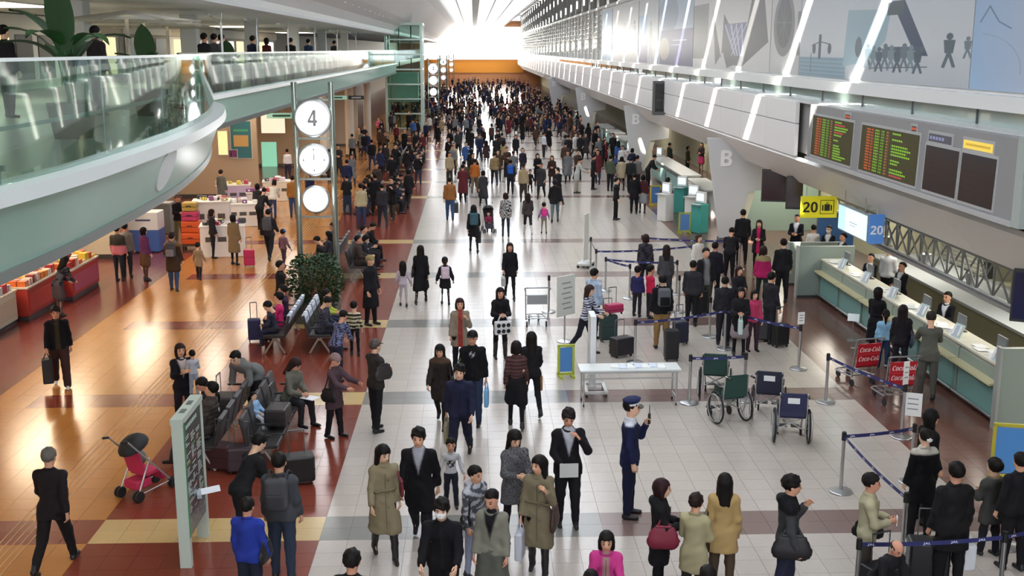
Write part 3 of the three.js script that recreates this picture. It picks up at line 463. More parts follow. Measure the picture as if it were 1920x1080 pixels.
// hanging signs and screens over the counters
{
  const SOF = 3.25;
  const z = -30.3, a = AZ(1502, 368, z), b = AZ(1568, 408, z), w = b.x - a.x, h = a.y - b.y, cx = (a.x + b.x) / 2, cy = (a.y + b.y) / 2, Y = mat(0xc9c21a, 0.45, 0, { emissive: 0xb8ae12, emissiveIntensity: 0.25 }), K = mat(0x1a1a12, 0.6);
  const t = thing('hanging_sign', 'yellow hanging sign with black number 20 and suitcase symbol', 'sign', [cx, cy, z]);
  part('board', rbox(w, h, 0.06, 0.01), Y, t); part('number', text('20', h * 0.48, 0.01).translate(-w * 0.24, 0, 0.032), K, t);
  const s = h * 0.62, X = w * 0.22; part('symbol_frame', [box(s, 0.015, 0.01, X, s / 2, 0.034), box(s, 0.015, 0.01, X, -s / 2, 0.034), box(0.015, s, 0.01, X - s / 2, 0, 0.034), box(0.015, s, 0.01, X + s / 2, 0, 0.034)], K, t);
  part('suitcase_symbol', [box(s * 0.4, s * 0.5, 0.01, X, -0.01, 0.034), box(s * 0.1, s * 0.42, 0.01, X - s * 0.32, -0.02, 0.034), box(s * 0.1, s * 0.42, 0.01, X + s * 0.32, -0.02, 0.034), box(s * 0.2, s * 0.06, 0.01, X, s * 0.3, 0.034)], K, t);
  part('hanger', [bar([-w * 0.35, h / 2, 0], [-w * 0.35, SOF - cy, 0], 0.012), bar([w * 0.35, h / 2, 0], [w * 0.35, SOF - cy, 0], 0.012)], STEEL, t);
  const za = zAt(1573, 385, 9.02), zb = zAt(1627, 405, 9.02), L = (zb - za) / 2;
  const u = thing('lightbox', 'glowing white and pale blue lightbox sign over the counters', 'sign', [9.02, 2.34, (za + zb) / 2]);
  part('case', slabQuad(V(0.01, 0.62, -L), V(0.01, 0.62, L), V(0.01, 0, L), V(0.01, 0, -L), 0.12), mat(0x9fb0b8, 0.4), u);
  part('face', quad(V(0, 0.6, -L + 0.02), V(0, 0.6, L - 0.02), V(0, 0.02, L - 0.02), V(0, 0.02, -L + 0.02)), new THREE.MeshPhysicalMaterial({ color: 0x333333, roughness: 0.4, emissive: 0xffffff, emissiveIntensity: 1.0, emissiveMap: canvasTex(256, 96, (g, W, H) => { fillR(g, '#d4f0ee', 0, 0, W, H); fillR(g, '#b4e2e4', 0, 0, W * 0.25, H); ell(g, '#f4fbfa', W * 0.55, H * 0.45, W * 0.2, H * 0.3); fillR(g, '#9fb6c4', W * 0.4, H * 0.5, W * 0.28, 6); fillR(g, '#9fb6c4', W * 0.42, H * 0.62, W * 0.2, 5); }) }), u);
  part('hanger', [bar([0.05, 0.62, -L * 0.7], [0.05, 1.14, -L * 0.7], 0.012), bar([0.05, 0.62, L * 0.7], [0.05, 1.14, L * 0.7], 0.012)], STEEL, u);
  const q = AZ(1627, 402, -25.1), r = AZ(1651, 457, -25.1), v = thing('number_sign', 'blue hanging sign with white number 20 beside the lightbox', 'sign', [(q.x + r.x) / 2 + 0.05, (q.y + r.y) / 2, -25.1]);
  part('board', rbox(r.x - q.x, q.y - r.y, 0.06, 0.01), mat(0x4a78b4, 0.4, 0, { emissive: 0x3a68a8, emissiveIntensity: 0.35 }), v); part('number', text('20', 0.2, 0.01).translate(0, -0.02, 0.032), mat(0xf0f4f8, 0.5), v); part('hanger', bar([0, (q.y - r.y) / 2, 0], [0, SOF - (q.y + r.y) / 2, 0], 0.012), STEEL, v);
  const b3 = thing('blue_partition', 'blue panel behind staff under the yellow hanging sign', 'panel', [10.9, 0, -33.0]); part('panel', boxMM(-0.6, 0.5, 0, 1.9, -0.04, 0.04), mat(0x3c6ea8, 0.4), b3); part('cap', boxMM(-0.62, 0.52, 1.9, 1.96, -0.06, 0.06), STEEL, b3);
  for (const [px, py, qx, qy, zz, lb] of [[1430, 318, 1472, 378, -35.6, 'wide dark hanging screen between the blade wall and the truss'], [1476, 330, 1503, 392, -32.6, 'narrow reddish dark hanging screen beside the yellow sign'], [1905, 506, 1960, 604, -18.2, 'dark blue hanging screen near the end partition']]) {
    const A = AZ(px, py, zz), Bq = AZ(qx, qy, zz), W = Bq.x - A.x, Hh = A.y - Bq.y, s2 = thing('hanging_screen', lb, 'screen', [(A.x + Bq.x) / 2, (A.y + Bq.y) / 2, zz], zz > -20 ? -0.5 : -0.25);
    part('case', rbox(W, Hh, 0.1, 0.015), mat(0x2b2b2e, 0.4), s2); part('screen', box(W * 0.9, Hh * 0.88, 0.01, 0, 0, 0.051), mat(zz > -20 ? 0x2a2c4a : 0x3a2a2c, 0.15), s2); part('hanger', bar([0, Hh / 2, -0.02], [0, SOF - (A.y + Bq.y) / 2, -0.02], 0.02), STEEL, s2);
  }
  const gb = thing('green_partition', 'broad pale green back wall panel beside the blade wall', 'panel', [0, 0, -41.5]); part('panel', boxMM(10.2, 12.9, 0, 2.6, -0.05, 0.05), mat(0x93a89b, 0.4), gb); part('cap', boxMM(10.2, 12.9, 2.6, 2.68, -0.07, 0.07), mat(0xc9d0c8, 0.4), gb);
}
// self-service kiosks and islands near the blade walls
function kiosk(px, py, label, teal) {
  const t = thing('kiosk', label, 'kiosk', G(px, py), -0.9 + rr(-0.2, 0.2));
  part('cabinet', rbox(0.5, 1.1, 0.45, 0.03, 0, 0.55, 0), mat(teal ? 0x3f9c94 : 0xd9dad6, 0.4), t); part('head', rbox(0.46, 0.42, 0.12, 0.02, 0, 1.32, -0.05), mat(0xd9dbd9, 0.35), t); part('screen', box(0.36, 0.28, 0.01, 0, 1.33, 0.012), glow(0xdfe9ee, 0.9), t); part('shelf', box(0.48, 0.03, 0.18, 0, 1.08, 0.26), mat(0xb9bcbb, 0.4), t);
}
kiosk(1277, 399, 'teal check-in kiosk standing beside the tall yellow-topped display', true); kiosk(1311, 436, 'teal check-in kiosk just in front of the grey blade wall', true); kiosk(1298, 420, 'white check-in kiosk between the two teal kiosks', false); kiosk(1247, 414, 'white check-in kiosk with dark side next to the queue belt', false);
kiosk(1235, 330, 'white kiosk where a traveller leans over', false); kiosk(1180, 318, 'white kiosk in front of the second blade wall', false);
for (let i = 0; i < 9; i++) { const z = [-47.5, -53, -57.5, -67, -73, -79, -85, -98, -105][i], t = thing('checkin_island', 'white check-in desk in the row beyond the blade walls', 'counter', [9.5, 0, z], 0, 'far check-in desks'); part('body', boxMM(0.2, 0.8, 0, 1.0, -2.2, 2.2), mat(0xd3d5d0, 0.4), t); part('top', boxMM(-0.06, 0.86, 1.0, 1.06, -2.25, 2.25), mat(0xb9bdb9, 0.3), t); part('panel', boxMM(-0.03, 0, 0.1, 0.8, -2, 2), mat(0x8fb4ae, 0.4), t); }
// queue posts with belts
const BELTTEX = canvasTex(512, 32, (g, w, h) => { fillR(g, '#2a2f66', 0, 0, w, h); g.fillStyle = '#e6e8f2'; g.font = 'bold 22px sans-serif'; for (let i = 0; i < 4; i++) g.fillText('JAL', 40 + i * 128, 24); });
const BELTM = new THREE.MeshPhysicalMaterial({ map: BELTTEX, roughness: 0.7 });
const postProto = {};
function queuePost(spot, to, label, h = 0.95) {
  const t = thing('queue_post', label, 'queue post', spot);
  part('base', lathe([[0, 0], [0.18, 0], [0.185, 0.012], [0.17, 0.03], [0.05, 0.045], [0, 0.045]], 28), STEEL, t); part('pole', cyl(0.028, 0.028, h - 0.13, 0, (h - 0.13) / 2 + 0.03, 0, 14), STEEL, t); part('head', [cyl(0.036, 0.036, 0.12, 0, h - 0.05, 0, 14), cyl(0.03, 0.034, 0.02, 0, h + 0.015, 0, 14)], BLACKP, t);
  for (const q of to || []) {
    const d = q.clone().sub(spot), n = 10, P = [], I = [], U = [], L = Math.hypot(d.x, d.z);
    for (let i = 0; i <= n; i++) { const k = i / n, sag = -0.05 * L / 3 * 4 * k * (1 - k); for (const e of [0.028, -0.028]) { P.push(d.x * k, h - 0.05 + sag + e, d.z * k); U.push(k * L / 1.4, e > 0 ? 1 : 0); } if (i) { const a = i * 2; I.push(a - 2, a - 1, a, a, a - 1, a + 1); } }
    const g = new THREE.BufferGeometry(); g.setAttribute('position', new THREE.Float32BufferAttribute(P, 3)); g.setAttribute('uv', new THREE.Float32BufferAttribute(U, 2)); g.setIndex(I); g.computeVertexNormals();
    BELTTEX.wrapS = THREE.RepeatWrapping; const m = part('belt', g, BELTM, t); m.material = BELTM; m.userData.label = 'navy blue belt with white letters';
  }
  return t;
}
{
  const P = { a: G(1576, 922), b: G(1707, 905), c: G(1690, 1052), d: G(1602, 1150), e: G(1872, 1135), f: G(1975, 1105), g: G(1890, 1025), i: G(1548, 754), j: G(1690, 820), k: G(1497, 692), l: G(1358, 655), m: G(1330, 632), n: G(1190, 680), o: G(1292, 756), p: G(1395, 752), q: G(1107, 502), r: G(1117, 528), s: G(1203, 498), t: G(1385, 505), u: G(1135, 545), v: G(1268, 552), w: G(1310, 515), x: G(1029, 585), y: G(1272, 585), zz: G(1180, 560) };
  queuePost(P.a, [P.b, P.c], 'queue post with two belts on bare floor below the wheelchairs'); queuePost(P.b, null, 'queue post beside the person in the black hat'); queuePost(P.c, [], 'queue post next to the cream-jacketed traveller holding a phone');
  queuePost(P.d, [P.e], 'queue post with belt in front of the dark luggage heap'); queuePost(P.e, [P.f], 'queue post beside the person in the black coat seen from behind'); queuePost(P.f, null, 'queue post at the end of the belt near the blue notice frame'); queuePost(P.g, null, 'queue post beside the small person in the fur hood');
  queuePost(P.i, [P.j], 'queue post beside the red-panelled trolleys'); queuePost(P.j, null, 'queue post carrying a white notice in front of the trolleys');
  queuePost(P.k, [P.l], 'queue post topped with a white notice beside the suitcases'); queuePost(P.l, [P.n], 'queue post in the middle of the long navy belt'); queuePost(P.m, null, 'queue post standing behind the long navy belt'); queuePost(P.n, null, 'queue post by the person with tan trousers');
  queuePost(P.o, [P.p], 'queue post at the end of the white folding table'); queuePost(P.p, null, 'queue post behind the green wheelchairs');
  queuePost(P.q, [P.r], 'queue post by the wheeled notice panel in mid hall'); queuePost(P.r, [P.w], 'queue post starting the front belt of the empty queue lane'); queuePost(P.s, [P.t], 'queue post starting the rear belt of the empty queue lane'); queuePost(P.t, null, 'queue post below the grey blade wall'); queuePost(P.u, [P.v], 'queue post starting the middle belt of the empty queue lane'); queuePost(P.v, null, 'queue post hidden among the waiting queue'); queuePost(P.w, null, 'queue post near the sunlit person in white');
  queuePost(P.x, null, 'queue post beside the empty grey trolley'); queuePost(P.y, [P.v], 'queue post beside the person in the grey top'); queuePost(P.zz, [P.u], 'queue post beside the person in the black patterned jacket');
  const note = (spot, y, w, h, label, turn) => { const t = thing('notice_card', label, 'notice', [spot.x, y, spot.z], turn); part('card', box(w, h, 0.012), mat(0xe9ebe8, 0.6), t); for (let i = 0; i < 3; i++) part('print_line', box(w * 0.6, 0.02, 0.002, 0, h * 0.25 - i * h * 0.22, 0.008), mat(0x8a8f94, 0.7), t); };
  note(P.k, 1.12, 0.16, 0.26, 'white notice card on top of a queue post', 0.3); note(P.j, 1.18, 0.12, 0.42, 'narrow white notice card on the post by the trolleys', 0.4); note(P.j.clone().add(V(0.14, 0, 0.05)), 0.62, 0.3, 0.42, 'square white notice card hung low on the post by the trolleys', -0.4);
}
// wheelchairs
function wheelchair(pos, turn, color, label, first) {
  const t = thing('wheelchair', label, 'wheelchair', pos, turn, undefined), fab = mat(color, 0.7), fr = STEEL, rub = mat(0x17181a, 0.7);
  for (const s of [-1, 1]) {
    const w = part('wheel', torus(0.29, 0.018, 32, 6).rotateY(Math.PI / 2).translate(s * 0.29, 0.31, -0.05), rub, t), sp = [];
    for (let i = 0; i < 12; i++) sp.push(bar([s * 0.29, 0.31, -0.05], [s * 0.29, 0.31 + 0.28 * Math.sin(i * 0.5236), -0.05 + 0.28 * Math.cos(i * 0.5236)], 0.003, 4));
    part('spokes', sp, fr, w); part('hand_rim', torus(0.255, 0.009, 28, 5).rotateY(Math.PI / 2).translate(s * 0.33, 0.31, -0.05), fr, w);
    part('caster', [cyl(0.085, 0.085, 0.03, s * 0.2, 0.085, 0.38, 14, 'x')], rub, t);
    part('side_frame', [bar([s * 0.23, 0.48, -0.2], [s * 0.23, 0.48, 0.3], 0.013), bar([s * 0.23, 0.48, -0.2], [s * 0.23, 0.95, -0.26], 0.013), bar([s * 0.23, 0.95, -0.26], [s * 0.23, 0.95, -0.4], 0.013), bar([s * 0.23, 0.48, 0.3], [s * 0.2, 0.1, 0.38], 0.013), bar([s * 0.23, 0.48, 0.3], [s * 0.21, 0.14, 0.5], 0.012), bar([s * 0.23, 0.48, -0.2], [s * 0.23, 0.2, -0.1], 0.013)], fr, t);
    part('armrest', rbox(0.05, 0.03, 0.3, 0.01, s * 0.24, 0.7, 0.0), BLACKP, t); part('arm_panel', box(0.015, 0.18, 0.28, s * 0.24, 0.6, 0), fab, t); part('footrest', box(0.15, 0.015, 0.14, s * 0.11, 0.12, 0.52), BLACKP, t); part('grip', bar([s * 0.23, 0.95, -0.36], [s * 0.23, 0.95, -0.47], 0.02), BLACKP, t);
  }
  part('seat', rbox(0.44, 0.05, 0.42, 0.02, 0, 0.5, 0.05), fab, t); part('backrest', rbox(0.44, 0.42, 0.03, 0.012, 0, 0.74, -0.235).rotateX(0), fab, t); part('cross_brace', [bar([-0.23, 0.22, 0.0], [0.23, 0.47, 0.0], 0.012), bar([0.23, 0.22, 0.0], [-0.23, 0.47, 0.0], 0.012)], fr, t);
  if (!first) part('name_card', box(0.2, 0.1, 0.006, 0, 0.82, -0.255), mat(0xdfe2e2, 0.6), t);
}
wheelchair(G(1340, 745), Math.PI - 0.25, 0x1e4038, 'dark green wheelchair further from the white table', true); wheelchair(G(1366, 790), Math.PI + 0.25, 0x1e4038, 'dark green wheelchair in front of the other green one', true);
wheelchair(G(1440, 782), Math.PI - 0.3, 0x1d2036, 'navy wheelchair with white card behind the other navy one', false); wheelchair(G(1482, 828), Math.PI - 0.2, 0x23264a, 'navy wheelchair with purple backrest in front of the other navy one', false);
// luggage trolleys
const COLA = canvasTex(256, 192, (g, w, h) => { fillR(g, '#b91f2e', 0, 0, w, h); g.fillStyle = '#f4e9e6'; g.font = 'italic bold 52px serif'; g.fillText('Coca-Cola', 14, 66); g.fillText('Coca-Cola', 14, 142); g.fillStyle = '#d84a50'; g.fillRect(0, 84, w, 5); g.fillStyle = '#7a1020'; g.fillRect(0, h - 12, w, 12); });
function trolley(pos, turn, label, red) {
  const t = thing('luggage_trolley', label, 'trolley', pos, turn), s = mat(0xa9acae, 0.3, 0.85);
  part('base_frame', [tube([[-0.26, 0.2, -0.3], [-0.2, 0.16, 0.4], [0, 0.15, 0.52], [0.2, 0.16, 0.4], [0.26, 0.2, -0.3]], 0.016, 24, 6), bar([-0.25, 0.2, -0.2], [0.25, 0.2, -0.2], 0.014), bar([-0.23, 0.18, 0.1], [0.23, 0.18, 0.1], 0.012), bar([-0.08, 0.17, -0.2], [-0.08, 0.16, 0.48], 0.01), bar([0.08, 0.17, -0.2], [0.08, 0.16, 0.48], 0.01)], s, t);
  part('back_frame', [bar([-0.27, 0.2, -0.3], [-0.29, 0.95, -0.42], 0.016), bar([0.27, 0.2, -0.3], [0.29, 0.95, -0.42], 0.016), bar([-0.28, 0.6, -0.36], [0.28, 0.6, -0.36], 0.012), bar([-0.27, 0.35, -0.33], [0.27, 0.35, -0.33], 0.012)], s, t);
  part('handle', tube([[-0.29, 0.95, -0.42], [-0.3, 1.03, -0.5], [0, 1.04, -0.53], [0.3, 1.03, -0.5], [0.29, 0.95, -0.42]], 0.018, 20, 8), mat(0x8d9092, 0.4, 0.5), t);
  part('upper_basket', [tube([[-0.27, 0.82, -0.4], [-0.24, 0.78, -0.16], [0.24, 0.78, -0.16], [0.27, 0.82, -0.4]], 0.01, 20, 5), bar([-0.2, 0.8, -0.28], [0.2, 0.8, -0.28], 0.008)], s, t);
  for (const [x, z] of [[-0.24, -0.26], [0.24, -0.26], [-0.12, 0.42], [0.12, 0.42]]) part('wheel', [cyl(0.07, 0.07, 0.035, x, 0.07, z, 14, 'x')], mat(0x2a2a2c, 0.6), t);
  if (red) { const q = part('advert_panel', slabQuad(V(0.26, 0.92, -0.47), V(-0.26, 0.92, -0.47), V(-0.25, 0.42, -0.395), V(0.25, 0.42, -0.395), 0.02), new THREE.MeshPhysicalMaterial({ map: COLA, roughness: 0.4 }), t); q.userData.label = 'red panel with white script'; }
  else part('wire_panel', [box(0.5, 0.22, 0.012, 0, 0.72, -0.4)], mat(0x8d9092, 0.4, 0.5), t);
}
trolley(G(1602, 715), Math.PI + 0.25, 'luggage trolley with red panel behind the queue belt', true); trolley(G(1668, 752), Math.PI + 0.1, 'luggage trolley with red panel nearer the person in the grey suit', true); trolley(G(1004, 608), Math.PI + 0.05, 'empty plain grey luggage trolley in mid hall', false);
// folding table with papers
{
  const a = G(1085, 690, 0.72), b = G(1275, 690, 0.72), t = thing('folding_table', 'long white folding table on steel legs with castors', 'table', [(a.x + b.x) / 2, 0, (a.z + b.z) / 2 - 0.05], 0.02), L = (b.x - a.x) / 2;
  part('top', rbox(2 * L, 0.035, 0.5, 0.012, 0, 0.72, 0), mat(0xd4d9d7, 0.3), t);
  part('frame', [box(2 * L - 0.1, 0.04, 0.03, 0, 0.68, 0.2), box(2 * L - 0.1, 0.04, 0.03, 0, 0.68, -0.2), box(2 * L - 0.2, 0.03, 0.02, 0, 0.5, 0.0)], mat(0xb4b6b6, 0.35, 0.5), t);
  for (const x of [-L + 0.08, L - 0.08]) { for (const z of [-0.2, 0.2]) { part('leg', cyl(0.017, 0.017, 0.64, x, 0.38, z, 10), STEEL, t); part('castor', cyl(0.03, 0.03, 0.025, x, 0.03, z, 12, 'x'), BLACKP, t); } part('stretcher', bar([x, 0.18, -0.2], [x, 0.18, 0.2], 0.014), STEEL, t); }
  for (let i = 0; i < 7; i++) { const p = V((-0.28 + i * 0.15) * L, 0.7385 + 0.012, 0.02 + rr(-0.06, 0.06)).applyAxisAngle(V(0, 1, 0), 0.02).add(t.position); const o = tag(part('leaflet_stack', box(0.16, 0.024, 0.24, 0, 0, 0, rr(-0.15, 0.15)), mat(i % 2 ? 0xd2dbe8 : 0xe8eae8, 0.7)), 'small stack of pale leaflets on the white folding table', 'leaflets', 'leaflet stacks on the table'); o.position.copy(p); }
}
// standing notices
function frameSign(p, turn, w, h, label, frame, face, y = 0) {
  const t = thing('framed_notice', label, 'notice', [p.x, y, p.z], turn);
  part('face', box(w - 0.08, h - 0.1, 0.02, 0, h / 2 + 0.06, 0), mat(face, 0.35), t); part('frame', [box(w, 0.05, 0.04, 0, 0.06, 0), box(w, 0.05, 0.04, 0, h + 0.05, 0), box(0.05, h, 0.04, -w / 2 + 0.025, h / 2 + 0.06, 0), box(0.05, h, 0.04, w / 2 - 0.025, h / 2 + 0.06, 0)], mat(frame, 0.4), t); part('foot', [box(0.06, 0.05, 0.4, -w / 2 + 0.05, 0.025, 0), box(0.06, 0.05, 0.4, w / 2 - 0.05, 0.025, 0)], mat(frame, 0.4), t);
}
frameSign(G(1061, 706), 0.12, 0.36, 0.62, 'small blue notice in lime green frame beside the grey trolley', 0xa9b43a, 0x4a82c2); frameSign(G(1893, 900), -0.25, 0.62, 0.86, 'blue notice in yellow-green frame by the end partition', 0xb9b032, 0x4f8fd0); frameSign(G(1229, 385), 0.2, 0.5, 0.8, 'little blue notice in yellow frame near the far kiosks', 0xc9b432, 0x5a86c2); frameSign(G(1283, 437), 0.1, 0.45, 0.7, 'little blue notice in green frame between the teal kiosks', 0x9fae3a, 0x5a86c2);
{
  const p = G(1060, 640), t = thing('poster_stand', 'tall white poster panel on a steel stand beside the queue', 'notice', p, 0.75); part('panel', box(0.6, 0.95, 0.03, 0, 1.1, 0), mat(0xd3d5cc, 0.5), t); for (let i = 0; i < 6; i++) part('print_line', box(0.3, 0.03, 0.002, 0.05 * (i % 2), 1.4 - i * 0.12, 0.017), mat(0x8e9290, 0.7), t); part('pole', cyl(0.02, 0.02, 0.62, 0, 0.32, -0.03), STEEL, t); part('base', lathe([[0, 0], [0.2, 0], [0.2, 0.015], [0.03, 0.04], [0, 0.04]]), STEEL, t);
  const q = G(1118, 742), u = thing('notice_column', 'slim white upright notice column on a wheeled base by the table', 'notice', q); part('column', rbox(0.12, 1.45, 0.5, 0.02, -0.08, 0.9, -0.2), mat(0xd8dbdd, 0.4), u); part('base', [box(0.06, 0.05, 0.7, -0.2, 0.1, -0.2), box(0.06, 0.05, 0.7, 0.18, 0.1, -0.2), box(0.44, 0.05, 0.06, 0, 0.1, 0.13), box(0.44, 0.05, 0.06, 0, 0.1, -0.5)], mat(0xd2d4d2, 0.4), u); for (const x of [-0.2, 0.18]) for (const z of [-0.5, 0.12]) part('castor', cyl(0.04, 0.04, 0.03, x, 0.04, z, 12, 'x'), BLACKP, u);
  const r = G(1098, 500), v = thing('wheeled_notice', 'thin white wheeled notice panel in the empty queue lane', 'notice', r, 1.2); part('panel', box(0.5, 1.45, 0.03, 0, 0.95, 0), mat(0xdde0de, 0.4), v); part('base', [box(0.7, 0.06, 0.4, 0, 0.12, 0)], mat(0xc9ccca, 0.4), v); for (const x of [-0.3, 0.3]) for (const z of [-0.16, 0.16]) part('castor', cyl(0.045, 0.045, 0.03, x, 0.045, z, 12, 'x'), BLACKP, v);
  const e = G(1910, 905), ps = thing('paper_notice', 'white printed paper notice on the end partition', 'notice', [10.3, 0.62, -18.87]); part('sheet', box(0.4, 0.6, 0.01, 0, 0.3, 0), mat(0xe2e3d8, 0.6), ps); for (let i = 0; i < 5; i++) part('print_line', box(0.28, 0.02, 0.002, 0, 0.5 - i * 0.08, 0.007), mat(0x5a6a9a, 0.7), ps);
  const d = thing('desk_card', 'small white card standing on the floor side of the counters', 'notice', G(1600, 600, 0.5).setY(0.0), -0.4); part('pole', cyl(0.012, 0.012, 0.5, 0, 0.25, 0), STEEL, d); part('card', box(0.26, 0.18, 0.01, 0, 0.56, 0, 0, -0.4), mat(0xdfe8ec, 0.5), d); part('base', cyl(0.12, 0.12, 0.015, 0, 0.0075, 0), STEEL, d);
}
// ---------- hall furniture on the shop side ----------
// clock towers: two poles, three round lamps
function clockTower(x, z, label, k) {
  const t = thing('clock_tower', label, 'clock tower', [x, 0, z]), po = mat(0x9aa39c, 0.22, 0.85), rim = mat(0x9fa2a2, 0.3, 0.8), lampM = glow(0xffffff, 0.8, 0xdddddd), dk = mat(0x3a3c3e, 0.7);
  for (const s of [-0.45, 0.47]) part('pole', [cyl(0.075, 0.075, 5.9, s, 2.95, 0, 18), cyl(0.12, 0.12, 0.1, s, 0.05, 0, 18)], po, t);
  for (const y of [2.5, 3.46, 4.48, 5.44]) part('cross_bar', boxMM(-0.45, 0.47, y, y + 0.05, -0.03, 0.03), po, t);
  [[5.02, 0.41], [3.98, 0.345], [2.98, 0.29]].forEach(([y, r], i) => {
    const d = part('round_lamp', cyl(r, r, 0.16, 0, y, 0.05, 36, 'z'), lampM, t); part('rim', torus(r + 0.025, 0.05, 36, 8).translate(0, y, 0.06), rim, d);
    if (i === 0) part('number', text('4', 0.4, 0.01).scale(0.8, 1, 1).translate(0, y, 0.132), dk, d);
    if (i === 1) { for (let q = 0; q < 4; q++) part('hour_mark', box(0.03, 0.05, 0.006, Math.sin(q * 1.5708) * r * 0.75, y + Math.cos(q * 1.5708) * r * 0.75, 0.134), dk, d); part('hand', [box(0.02, 0.12, 0.006, 0, y + 0.05, 0.136), box(0.02, 0.2, 0.006, 0.002, y + 0.09, 0.138)], dk, d); }
    if (k < 2) { const l = new THREE.PointLight(0xffffff, 1.2, 0, 2); l.position.set(x, y, z + 0.5); l.shadow.radius = 12; l.castShadow = true; scene.add(l); }
  });
}
clockTower(-4.02, -28.4, 'tall twin-pole tower with glowing discs, topmost lettered 4, rising from a leafy planter', 0); clockTower(-3.6, -101, 'twin-pole tower with three glowing discs in the middle of the far crowd', 1); clockTower(-4.05, -152, 'smaller distant twin-pole tower of glowing discs beyond the far crowd', 2); clockTower(-4.05, -206, 'tiniest twin-pole tower of glowing discs close to the end wall', 3);
// planters with bushes
function bush(parent, cx, cy, cz, r, h, n, color, lf = 0.09) {
  const P = [], I = [], C = [], base = lin(color);
  for (let i = 0; i < n; i++) {
    const a = rr(0, 6.283), u = Math.sqrt(rnd()), y = rnd(), R = r * u * (0.65 + 0.7 * Math.sin(Math.PI * (0.15 + 0.75 * y))), p = V(cx + R * Math.cos(a), cy + y * h, cz + R * Math.sin(a)), d = V(Math.cos(a) * rr(0.3, 1), rr(-0.2, 0.9), Math.sin(a) * rr(0.3, 1)).normalize(), L = lf * rr(0.7, 1.4), sdir = d.clone().cross(V(rr(-1, 1), 1, rr(-1, 1))).normalize().multiplyScalar(L * 0.28), k = P.length / 3, s = rr(0.6, 1.35);
    const m = p.clone().addScaledVector(d, L * 0.5), e = p.clone().addScaledVector(d, L).add(V(0, -L * 0.2, 0)); for (const q of [p, m.clone().add(sdir), e, m.clone().sub(sdir)]) { P.push(q.x, q.y, q.z); C.push(base[0] * s, base[1] * s, base[2] * s); } I.push(k, k + 1, k + 2, k, k + 2, k + 3);
  }
  const g = new THREE.BufferGeometry(); g.setAttribute('position', new THREE.Float32BufferAttribute(P, 3)); g.setAttribute('color', new THREE.Float32BufferAttribute(C, 3)); g.setIndex(I); g.computeVertexNormals();
  const o = part('foliage', g, new THREE.MeshPhysicalMaterial({ color: 0xffffff, vertexColors: true, roughness: 0.6, side: THREE.DoubleSide }), parent); o.userData.kind = 'stuff'; return o;
}
function planter(x, z, label, n, w = 1.05, h = 1.15) {
  const t = thing('planter', label, 'planter', [x, 0, z]); part('tub', [rbox(w, 0.5, 0.7, 0.03, 0, 0.25, 0)], mat(0x4a4843, 0.6), t); part('soil', box(w - 0.1, 0.02, 0.6, 0, 0.505, 0), mat(0x2a2018, 0.9), t);
  const st = []; for (let i = 0; i < 10; i++) st.push(bar([rr(-0.3, 0.3), 0.5, rr(-0.2, 0.2)], [rr(-0.45, 0.45), rr(0.9, 1.4), rr(-0.3, 0.3)], 0.012, 5)); part('stem', st, mat(0x3d3020, 0.8), t); bush(t, 0, 0.5, 0, w * 0.5, h, n, '#22401c');
}
planter(-4.0, -27.6, 'dense dark green bush in a planter at the foot of the tower lettered 4', 3000); planter(-3.6, -100.2, 'green bush in a planter at the foot of the tower in the far crowd', 300);
// seats in back-to-back rows
function bench(x, z, n, label, print) {
  const t = thing('bench', label, 'bench', [x, 0, z]), leath = mat(0x2a2829, 0.45), cover = print ? new THREE.MeshPhysicalMaterial({ roughness: 0.7, map: canvasTex(128, 128, (g, w, h) => { fillR(g, '#b9c3d2', 0, 0, w, h); fillR(g, '#dfe4ea', 6, 6, w - 12, h * 0.4); for (let i = 0; i < 5; i++) fillR(g, '#4a5a86', 14 + i * 20, 62, 13, 22); fillR(g, '#8f9db8', 12, 96, w - 30, 10); }) }) : mat(0x4a4849, 0.5), al = mat(0xa9a29a, 0.3, 0.8);
  for (const s of [-1, 1]) for (let i = 0; i < n; i++) {
    const zz = -0.3 - i * 0.58; part('seat', rbox(0.5, 0.07, 0.52, 0.025, s * 0.5, 0.42, zz), leath, t);
    const b = part('backrest', rbox(0.06, 0.46, 0.52, 0.02, 0, 0.23, 0), leath, t); b.position.set(s * 0.26, 0.44, zz); b.rotation.z = s * 0.22;
    const c = part('back_cover', rbox(0.075, 0.2, 0.46, 0.012, 0, 0.375, 0), cover, t); c.position.copy(b.position); c.rotation.z = s * 0.22;
  }
  for (const i of [0.1, n * 0.58 - 0.1]) for (const s of [-1, 1]) part('leg', [bar([s * 0.5, 0.38, -i], [s * 0.72, 0.02, -i], 0.025), bar([s * 0.5, 0.38, -i], [s * 0.28, 0.02, -i], 0.025), box(0.5, 0.03, 0.06, s * 0.5, 0.39, -i)], al, t);
  for (const s of [-1, 1]) { part('beam', boxMM(s * 0.46, s * 0.54, 0.33, 0.38, -n * 0.58, 0), al, t); for (let i = 0; i <= n; i++) part('armrest', box(0.34, 0.03, 0.04, s * 0.48, 0.62, -0.01 - i * 0.58), BLACKP, t); }
}
bench(-4.0, -24.35, 4, 'double row of black seats with pale blue covers below the tower lettered 4', true); bench(-3.95, -17.2, 5, 'double row of black seats crowded with luggage beside the dark guide board', false); bench(-3.95, -32.4, 7, 'double row of black seats with people behind the leafy planter', false); bench(-3.95, -46, 8, 'double row of dark seats just beyond the open red floor', false); bench(-3.95, -62, 12, 'long double row of dark seats packed with people in mid hall', false);
